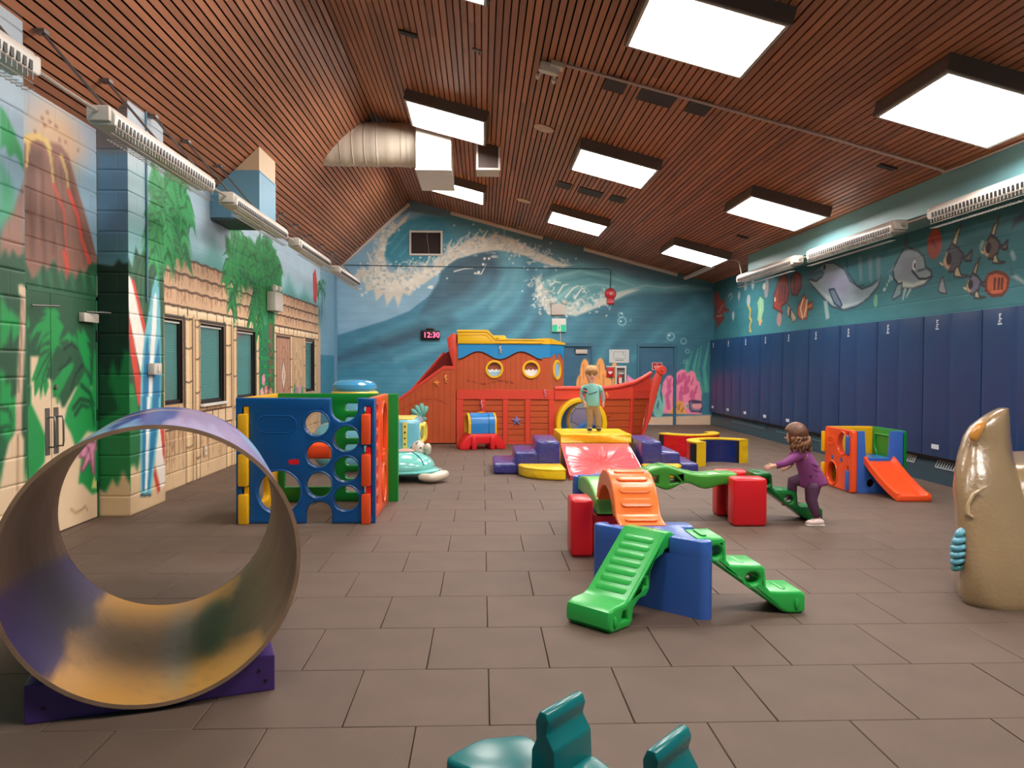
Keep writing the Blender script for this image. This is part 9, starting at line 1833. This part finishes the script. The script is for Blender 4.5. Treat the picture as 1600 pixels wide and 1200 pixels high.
# ---- boy, standing, facing the viewer
t = thing('person', 'small blond child in an aqua shirt standing on the yellow platform', 'person', (1.70, 12.06, 0.497))
b = Tree(); pel = b.add((0.008, 0.0, 0.40), (0.085, 0.07)); bel = b.add((0.006, 0.0, 0.50), (0.085, 0.07), pel); ch = b.add((0.0, 0.0, 0.62), (0.085, 0.065), bel); nk = b.add((-0.008, 0.0, 0.735), 0.036, ch)
hd = b.chain(nk, ((-0.010, -0.012, 0.80), (0.070, 0.076)), ((-0.010, -0.005, 0.875), (0.086, 0.094)), ((-0.010, 0.004, 0.94), (0.074, 0.084)))
aL = b.chain(ch, ((0.085, 0.0, 0.69), 0.042), ((0.125, 0.01, 0.65), 0.036), ((0.168, 0.0, 0.545), 0.028), ((0.176, -0.03, 0.45), 0.020)); b.hand(aL, (0.176, -0.032, 0.445), (0.02, -0.15, -1), (-0.7, -0.7, 0))
aR_ = b.chain(ch, ((-0.09, 0.0, 0.69), 0.042), ((-0.135, 0.01, 0.65), 0.036), ((-0.165, 0.0, 0.545), 0.028), ((-0.125, -0.06, 0.455), 0.020)); b.hand(aR_, (-0.122, -0.063, 0.45), (0.25, -0.2, -1), (0.7, -0.7, 0))
for sx_, fx_ in ((-1, -0.032), (1, 0.102)):
    hp = b.add((0.008+sx_*0.05, 0.0, 0.35), 0.062, pel); b.chain(hp, ((fx_*0.9+0.004, -0.012, 0.21), 0.044), ((fx_, 0.0, 0.07), 0.030), ((fx_, -0.005, 0.035), 0.028), ((fx_, -0.06, 0.022), 0.020))
body = link('body', b.build(pel), m_skin, t)
UP = (0, 0, 1); SX = (1, 0, 0)
shm = torso_me([((0.008, 0, 0.385), UP, 0.112, 0.088, SX), ((0.008, 0, 0.40), UP, 0.118, 0.094, SX), ((0.006, 0, 0.50), UP, 0.112, 0.094, SX), ((0.0, 0, 0.60), UP, 0.112, 0.086, SX), ((-0.002, 0, 0.665), UP, 0.116, 0.076, SX), ((-0.005, 0, 0.705), UP, 0.092, 0.062, SX), ((-0.008, 0, 0.735), UP, 0.048, 0.048, SX), ((-0.008, 0, 0.738), UP, 0.036, 0.036, SX)])
bmx = bmesh.new(); bmx.from_mesh(shm)
for pts, rr in (([(0.07, 0, 0.685), (0.115, 0.006, 0.665), (0.150, 0.0, 0.60)], [0.046, 0.046, 0.043]), ([(-0.075, 0, 0.685), (-0.125, 0.006, 0.665), (-0.155, 0.0, 0.60)], [0.046, 0.046, 0.043])): e = tube_me(pts, rr, 14); bmx.from_mesh(e)
shm = bm_mesh(bmx); auto_smooth(shm, 3.0)
shirt = link('shirt', shm, M('shirt_aqua', (134, 200, 190), 0.8, bump=0.3, bscale=40), t)
m_slv = M('sleeve_grey', (158, 150, 150), 0.8, bump=0.3, bscale=50)
link('sleeve', tube_me([(0.148, 0.002, 0.61), (0.168, 0.0, 0.545), (0.174, -0.024, 0.465)], [0.040, 0.036, 0.028], 12), m_slv, t); link('sleeve', tube_me([(-0.153, 0.002, 0.61), (-0.166, 0.0, 0.545), (-0.13, -0.052, 0.47)], [0.040, 0.036, 0.028], 12), m_slv, t)
box('shoulder_stripe', (-0.135, -0.055, -0.088, -0.07, 0.635, 0.655), M('stripe_pink', (224, 110, 130), 0.7), shirt, rot=(0, 0.35, 0), loc=(0.21, 0, -0.01)); box('shoulder_stripe', (-0.135, -0.055, -0.086, -0.07, 0.605, 0.622), M('stripe_navy', (44, 56, 90), 0.7), shirt, rot=(0, 0.35, 0), loc=(0.21, 0, -0.01))
for sx_ in (-1,):
    for z, c in ((0.655, 'stripe_navy'), (0.625, 'stripe_pink'), (0.60, 'stripe_navy')): link('shoulder_stripe', box_me(-0.032, 0.032, -0.006, 0.0, -0.009, 0.009), MATS[c], shirt, (-0.115, -0.058, z), (0, 0.35, 0.25))
for o_ in [c for c in shirt.children if c.location.x > 0.2]: bpy.data.objects.remove(o_)
tube('chest_print', [(-0.07+0.0078*k, -0.094-0.002*math.sin(k), 0.565+0.0026*k+0.012*math.sin(k*1.9)) for k in range(19)], 0.005, M('print_dark', (56, 70, 84), 0.7), shirt, 5)
bmx = bmesh.new(); bmx.from_mesh(torso_me([((0.012, 0, 0.315), UP, 0.06, 0.05, SX), ((0.01, 0, 0.345), UP, 0.10, 0.08, SX), ((0.008, 0, 0.40), UP, 0.104, 0.084, SX), ((0.008, 0, 0.46), UP, 0.098, 0.08, SX)]))
for sx_, fx_ in ((-1, -0.032), (1, 0.102)): e = tube_me([(0.010+sx_*0.045, 0.0, 0.37), (0.010+sx_*0.05, 0.0, 0.32), (fx_*0.92+0.003, -0.008, 0.21), (fx_, 0.0, 0.10), (fx_, 0.0, 0.045)], [0.060, 0.062, 0.052, 0.046, 0.043], 16); bmx.from_mesh(e)
trm = bm_mesh(bmx); auto_smooth(trm, 3.0)
link('trousers', trm, M('khaki', (158, 132, 104), 0.8, bump=0.4, bscale=30), t)
for fx_ in (-0.037, 0.106):
    sh2 = link('shoe', ico_me(lambda x, y, z: (x*0.038, y*0.075-0.03, 0.026+(z*0.034 if z > 0 else z*0.026)), 3), M('shoe_black', (34, 32, 36), 0.5), t, (fx_, 0, 0))
    for k in (-0.012, 0.008): box('shoe_strap', (-0.03, 0.03, -0.066+k, -0.056+k, 0.045, 0.057), m_white, sh2)
m_blond = M('hair_blond', (206, 160, 108), 0.55, var=0.25, vscale=26, bump=0.5, bscale=60)
def hairf(x, y, z):
    r = 1.0; zz = z
    X, Y, Z = x*0.100, y*0.108, z*0.105
    if y < -0.35 and z < 0.18: Z = 0.018+0.0*z; Y = max(Y, -0.09); X *= 0.98
    if z < -0.45: Z = -0.047
    return (X-0.010, Y+0.008, Z+0.915)
hair = link('hair', ico_me(hairf, 4), m_blond, t)
for k in range(9): x = -0.08+k*0.0175; tube('hair_lock', [(x*0.7-0.01, -0.05, 1.005), (x-0.01, -0.092, 0.965), (x*1.05-0.01, -0.1, 0.92)], [0.016, 0.017, 0.006], m_blond, hair, 7)
for sx_ in (-1, 1):
    ell('eye', (-0.010+sx_*0.034, -0.093, 0.864), (0.015, 0.008, 0.008), m_eye, body, 2); ell('ear', (-0.010+sx_*0.088, 0.005, 0.868), (0.012, 0.02, 0.026), m_skin, body, 2); ell('eyebrow', (-0.010+sx_*0.035, -0.090, 0.895), (0.016, 0.005, 0.003), m_blond, body, 1)
ell('nose', (-0.010, -0.099, 0.850), (0.012, 0.013, 0.013), m_skin, body, 2); ell('mouth', (-0.010, -0.086, 0.815), (0.020, 0.007, 0.009), m_lip, body, 2)
# ---- girl, leaning onto the green steps, facing left
t = thing('person', 'toddler in purple clothes climbing the green steps, arm stretched out', 'person', (3.15, 7.25, 0))
g = Tree(); pel = g.add((0.0, 0.12, 0.43), (0.075, 0.085)); wa = g.add((-0.035, 0.12, 0.54), (0.075, 0.08), pel); ch = g.add((-0.08, 0.12, 0.635), (0.072, 0.085), wa); nk = g.add((-0.115, 0.12, 0.715), 0.036, ch)
g.chain(nk, ((-0.150, 0.12, 0.775), (0.072, 0.072)), ((-0.155, 0.12, 0.835), (0.088, 0.090)), ((-0.150, 0.12, 0.895), (0.074, 0.078)))
a1 = g.chain(ch, ((-0.115, 0.045, 0.675), 0.040), ((-0.19, 0.03, 0.645), 0.035), ((-0.285, 0.02, 0.59), 0.028), ((-0.385, 0.02, 0.562), 0.020)); g.hand(a1, (-0.39, 0.02, 0.561), (-1, 0, -0.12), (0, 0.3, 1), 1.15)
a2 = g.chain(ch, ((-0.115, 0.195, 0.675), 0.040), ((-0.15, 0.21, 0.62), 0.033), ((-0.16, 0.215, 0.55), 0.026), ((-0.17, 0.21, 0.53), 0.020)); g.hand(a2, (-0.175, 0.205, 0.528), (-1, -0.2, -0.3), (0, 0.2, 1))
l1 = g.chain(pel, ((-0.005, 0.065, 0.38), 0.062), ((-0.028, 0.04, 0.235), 0.045), ((0.028, 0.02, 0.085), 0.030), ((0.045, 0.015, 0.04), 0.030), ((-0.04, 0.0, 0.024), 0.022))
l2 = g.chain(pel, ((-0.03, 0.18, 0.40), 0.062), ((-0.14, 0.22, 0.385), 0.047), ((-0.12, 0.25, 0.24), 0.034), ((-0.11, 0.26, 0.185), 0.030), ((-0.17, 0.26, 0.168), 0.022))
body = link('body', g.build(pel), m_skin, t)
m_pur = M('top_purple', (140, 66, 130), 0.75, bump=0.5, bscale=16); m_leg = M('leggings_purple', (88, 52, 82), 0.75, bump=0.35, bscale=22)
SY = (0, 1, 0); AX = Vector((-0.42, 0, 0.9))
gm = torso_me([((0.040, 0.12, 0.365), (-0.15, 0, 1), 0.118, 0.128, SY), ((0.030, 0.12, 0.385), (-0.2, 0, 1), 0.122, 0.126, SY), ((0.008, 0.12, 0.45), (-0.3, 0, 1), 0.116, 0.112, SY), ((-0.03, 0.12, 0.54), AX, 0.106, 0.096, SY), ((-0.070, 0.12, 0.625), AX, 0.106, 0.086, SY), ((-0.098, 0.12, 0.68), AX, 0.095, 0.070, SY), ((-0.114, 0.12, 0.712), AX, 0.052, 0.05, SY), ((-0.117, 0.12, 0.718), AX, 0.038, 0.038, SY)])
bmx = bmesh.new(); bmx.from_mesh(gm)
for pts, rr in (([(-0.10, 0.055, 0.672), (-0.14, 0.040, 0.665), (-0.20, 0.03, 0.64), (-0.285, 0.02, 0.592), (-0.375, 0.02, 0.566)], [0.046, 0.047, 0.043, 0.036, 0.030]), ([(-0.10, 0.185, 0.672), (-0.13, 0.205, 0.655), (-0.155, 0.212, 0.60), (-0.16, 0.215, 0.555)], [0.046, 0.044, 0.038, 0.032])): e = tube_me(pts, rr, 14); bmx.from_mesh(e)
gm = bm_mesh(bmx); auto_smooth(gm, 3.0)
top = link('shirt', gm, m_pur, t)
for k in range(3): tube('shirt_fold', [(-0.05+0.01*k, 0.022-0.004*k, 0.60-0.05*k), (0.0+0.01*k, 0.016-0.004*k, 0.575-0.05*k), (0.055, 0.035, 0.555-0.05*k)], [0.004, 0.009, 0.004], m_pur, top, 6)
ell('button', (-0.045, 0.010, 0.47), (0.013, 0.008, 0.013), M('button_dark', (60, 30, 56), 0.5), top, 2)
bmx = bmesh.new(); bmx.from_mesh(torso_me([((0.03, 0.12, 0.325), (-0.1, 0, 1), 0.06, 0.06, SY), ((0.02, 0.12, 0.36), (-0.1, 0, 1), 0.098, 0.092, SY), ((0.012, 0.12, 0.42), (-0.2, 0, 1), 0.104, 0.098, SY), ((0.0, 0.12, 0.50), (-0.3, 0, 1), 0.085, 0.08, SY)]))
for pts, rr in (([(0.005, 0.072, 0.39), (-0.005, 0.062, 0.335), (-0.022, 0.045, 0.235), (0.004, 0.03, 0.15), (0.030, 0.02, 0.075)], [0.074, 0.070, 0.054, 0.046, 0.036]), ([(0.0, 0.17, 0.40), (-0.06, 0.19, 0.41), (-0.135, 0.22, 0.385), (-0.13, 0.24, 0.31), (-0.112, 0.258, 0.21)], [0.074, 0.070, 0.056, 0.046, 0.036])): e = tube_me(pts, rr, 16); bmx.from_mesh(e)
lgm = bm_mesh(bmx); auto_smooth(lgm, 3.0)
link('leggings', lgm, m_leg, t)
m_sho = M('shoe_pink', (228, 204, 196), 0.5)
for (x, y, z) in ((0.0, 0.01, 0.0), (-0.13, 0.26, 0.143)):
    s2 = link('shoe', ico_me(lambda x_, y_, z_: (x_*0.090, y_*0.042, 0.030+(z_*0.036*(1.25 if x_ > 0 else 0.8) if z_ > 0 else z_*0.030)), 3), m_sho, t, (x, y, z)); box('sole', (-0.085, 0.085, -0.038, 0.038, 0.0, 0.014), m_white, s2, bev=0.006); tube('lace', [(-0.02, -0.03, 0.057), (-0.005, 0.0, 0.066), (-0.02, 0.03, 0.057)], 0.004, m_white, s2, 5)
m_brown = M('hair_brown', (104, 64, 42), 0.45, var=0.35, vscale=22, bump=0.6, bscale=45)
def hair2(x, y, z):
    X, Y, Z = x*0.112, y*0.110, z*0.112
    if -0.75*x+0.66*y > 0.42 and z < 0.25: X, Y, Z = X*0.3, Y*0.3, 0.3*Z
    if z < -0.3 and -0.75*x+0.66*y < 0.42: Z = -0.034+(z+0.3)*0.17
    return (X-0.145, Y+0.12, Z+0.862)
hair = link('hair', ico_me(hair2, 4), m_brown, t); r3 = np.random.default_rng(5)
m_curl = M('hair_curl', (140, 94, 62), 0.45, var=0.3, vscale=25, bump=0.5, bscale=45)
for k in range(26):
    a = -2.35+3.5*k/25; x0, y0 = -0.135+0.098*math.cos(a), 0.12+0.102*math.sin(a); pts = []; ph = r3.uniform(0, 6); ln = r3.uniform(0.10, 0.15)
    for j in range(9): u = j/8; pts.append((x0+0.02*u*math.cos(a)+0.012*math.sin(ph+u*9), y0+0.02*u*math.sin(a)+0.012*math.cos(ph+u*9), 0.835-ln*u))
    tube('hair_curl', pts, [0.014, 0.017, 0.018, 0.018, 0.017, 0.016, 0.014, 0.011, 0.006], m_curl if k % 2 else m_brown, hair, 7)
ell('nose', (-0.222, 0.183, 0.815), (0.012, 0.011, 0.010), m_skin, body, 2); ell('mouth', (-0.207, 0.170, 0.782), (0.012, 0.014, 0.006), m_lip, body, 2)
for sy in (-1, 1): ell('eye', (-0.216+sy*0.023, 0.178+sy*0.026, 0.838), (0.006, 0.010, 0.007), m_eye, body, 2); ell('ear', (-0.150+sy*0.055, 0.12+sy*0.075, 0.825), (0.018, 0.010, 0.024), m_skin, body, 2)
